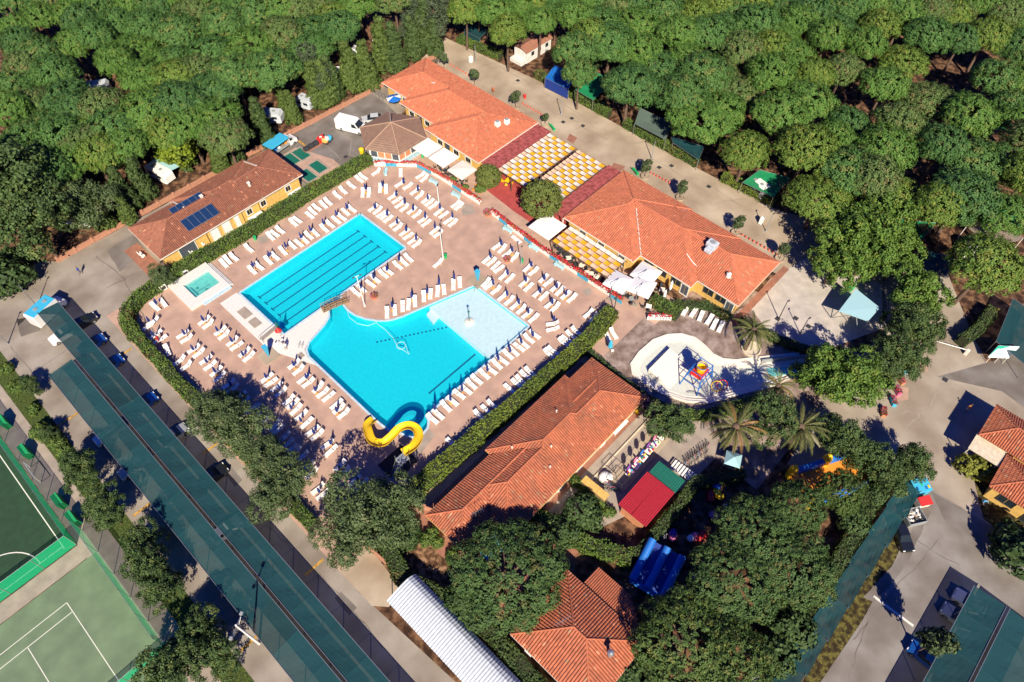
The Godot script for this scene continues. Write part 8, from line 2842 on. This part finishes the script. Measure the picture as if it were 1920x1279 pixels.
func person(at: Vector3, turn: float, label: String, shirt: Color, legs: Color, hair: Color, stride := 0.25, seated := false) -> void:
	var skin := Color(0.42, 0.24, 0.16)
	var hip := Vector3(0, 0.92, 0)
	var bones := []
	if seated:                                       # riding: hips on the saddle, hands forward
		hip = Vector3(0, 1.0, 0.22)
	var chest := hip + Vector3(0, 0.44, -0.16 if seated else 0.0)
	var head := chest + Vector3(0, 0.34, -0.06)
	bones.append([hip, chest, 0.155, 0.17, shirt])
	bones.append([chest + Vector3(-0.14, 0.06, 0), chest + Vector3(0.14, 0.06, 0), 0.085, 0.085, shirt])
	bones.append([chest, head - Vector3(0, 0.1, 0), 0.06, 0.055, skin])
	bones.append([head - Vector3(0, 0.03, 0.02), head + Vector3(0, 0.06, 0), 0.085, 0.1, skin])
	bones.append([head + Vector3(0, 0.07, 0.02), head + Vector3(0, 0.03, 0.06), 0.095, 0.08, hair])
	bones.append([head + Vector3(0, 0.0, -0.1), head + Vector3(0, -0.02, -0.12), 0.018, 0.022, skin])
	for s in [-1.0, 1.0]:
		var hp := hip + Vector3(s * 0.09, -0.04, 0)
		var kn := hp + Vector3(0, -0.42, -0.06 - s * stride * 0.5)
		var an := Vector3(hp.x, 0.09, hp.z + (-s * stride if s > 0 else -s * stride * 1.1))
		var sh := chest + Vector3(s * 0.21, 0.05, 0)
		var el := sh + Vector3(s * 0.06, -0.27, 0.04 + s * stride * 0.4)
		var wr := el + Vector3(s * 0.01, -0.22, -0.1 + s * stride * 0.3)
		if seated:
			kn = hp + Vector3(s * 0.04, -0.14 - 0.16 * (s + 1.0) * 0.5, -0.38)
			an = Vector3(s * 0.1, 0.24 + 0.2 * (1.0 - s) * 0.5, hp.z - 0.18)
			el = sh + Vector3(s * 0.08, -0.2, -0.18)
			wr = Vector3(s * 0.26, 1.06, -0.3)
		bones.append([hp, kn, 0.085, 0.06, legs])
		bones.append([kn, an, 0.055, 0.04, skin])
		bones.append([an, an + Vector3(0, -0.05, -0.13), 0.042, 0.035, Color(0.05, 0.05, 0.05)])
		bones.append([sh, el, 0.05, 0.042, shirt])
		bones.append([el, wr, 0.04, 0.03, skin])
		var pd := (wr - el).normalized()
		bones.append([wr, wr + pd * 0.07, 0.03, 0.034, skin])
		for k in 4:
			var fo := wr + pd * 0.08 + Vector3(0, 0, 1) * (k - 1.5) * 0.018
			bones.append([fo, fo + pd * (0.06 if k in [1, 2] else 0.05) + Vector3(-s * 0.02, 0, 0), 0.012, 0.01, skin])
		bones.append([wr + pd * 0.03 + Vector3(0, 0, -0.03), wr + pd * 0.07 + Vector3(-s * 0.02, 0, -0.05), 0.013, 0.011, skin])
	var o := inst(figure(bones, 0.028), "person")
	o.position = at
	o.rotation.y = turn
	tag(o, label, "person")

func people() -> void:
	person(G(925, 176), 2.6, "person in rust orange clothes walking on the boulevard", Color(0.45, 0.14, 0.05), Color(0.30, 0.10, 0.05), Color(0.05, 0.03, 0.02))
	person(G(152, 514), 1.8, "person in a blue shirt walking across the empty asphalt", Color(0.02, 0.06, 0.30), Color(0.03, 0.06, 0.22), Color(0.05, 0.03, 0.02))
	person(G(1811, 771), -1.2, "person in an orange and white top in the gatehouse shadow", Color(0.60, 0.25, 0.10), Color(0.7, 0.65, 0.6), Color(0.12, 0.07, 0.03), 0.1)
	person(G(300, 642), 0.8, "person in red standing among the loungers by the straight hedge", Color(0.5, 0.02, 0.03), Color(0.5, 0.03, 0.04), Color(0.03, 0.02, 0.02), 0.1)
	person(G(537, 655), 2.0, "person in white standing at the lifeguard corner", Color(0.75, 0.73, 0.7), Color(0.05, 0.06, 0.1), Color(0.04, 0.03, 0.02), 0.1)
	person(G(1107, 505), 1.0, "person in white at the open edge of the long pergola", Color(0.8, 0.8, 0.78), Color(0.02, 0.02, 0.03), Color(0.03, 0.02, 0.02), 0.15)
	place_bicycle(G(1838, 948), 2.35, M.black, "bicycle ridden across the plaza by the person in blue")
	person(G(1838, 948), 2.35, "person in a light blue top riding a bicycle on the plaza", Color(0.08, 0.35, 0.6), Color(0.03, 0.04, 0.07), Color(0.06, 0.04, 0.02), 0.0, true)

func _ready() -> void:
	rng.seed = 7
	var pitch := deg_to_rad(54.05)
	var yaw := deg_to_rad(43.16)
	var ahead := Vector3(cos(yaw), 0, -sin(yaw))
	ray_f = ahead * cos(pitch) - Vector3.UP * sin(pitch)
	ray_u = ahead * sin(pitch) + Vector3.UP * cos(pitch)
	ray_r = ray_f.cross(ray_u)
	var cam := Camera3D.new()
	cam.name = "camera"
	add_child(cam)
	cam.transform = Transform3D(Basis(ray_r, ray_u, -ray_f), Vector3(0, EYE, 0))
	cam.fov = rad_to_deg(2.0 * atan(639.5 / FOCAL))
	cam.far = 1500.0
	cam.current = true
	var sky := ProceduralSkyMaterial.new()
	sky.sky_top_color = Color(0.07, 0.26, 0.74)
	sky.sky_horizon_color = Color(0.38, 0.58, 0.86)
	sky.ground_bottom_color = Color(0.2, 0.2, 0.16)
	sky.ground_horizon_color = Color(0.5, 0.6, 0.68)
	sky.sky_energy_multiplier = SKY_ENERGY
	sky.ground_energy_multiplier = SKY_ENERGY
	var env := Environment.new()
	env.background_mode = Environment.BG_SKY
	env.sky = Sky.new()
	env.sky.sky_material = sky
	env.tonemap_mode = Environment.TONE_MAPPER_LINEAR
	env.tonemap_exposure = 1.58
	env.sdfgi_enabled = true
	env.ssao_enabled = true
	env.ssil_enabled = true
	var we := WorldEnvironment.new()
	we.name = "environment"
	we.environment = env
	add_child(we)
	var sun := DirectionalLight3D.new()
	sun.name = "sun"
	sun.light_energy = 1.55
	sun.light_color = Color(1.0, 0.95, 0.86)
	sun.light_angular_distance = 0.5
	sun.shadow_enabled = true
	add_child(sun)
	sun.look_at_from_position(Vector3.ZERO, Vector3(0.497, -0.629, -0.598), Vector3.UP)
	make_materials()
	ground()
	pools()
	buildings()
	make_protos()
	rng.seed = 8
	vegetation()
	paving_wear()
	make_lounger()
	deck_rows()
	terrace()
	slide_and_guard()
	paddling_toys()
	vehicles()
	camp()
	yards()
	people()
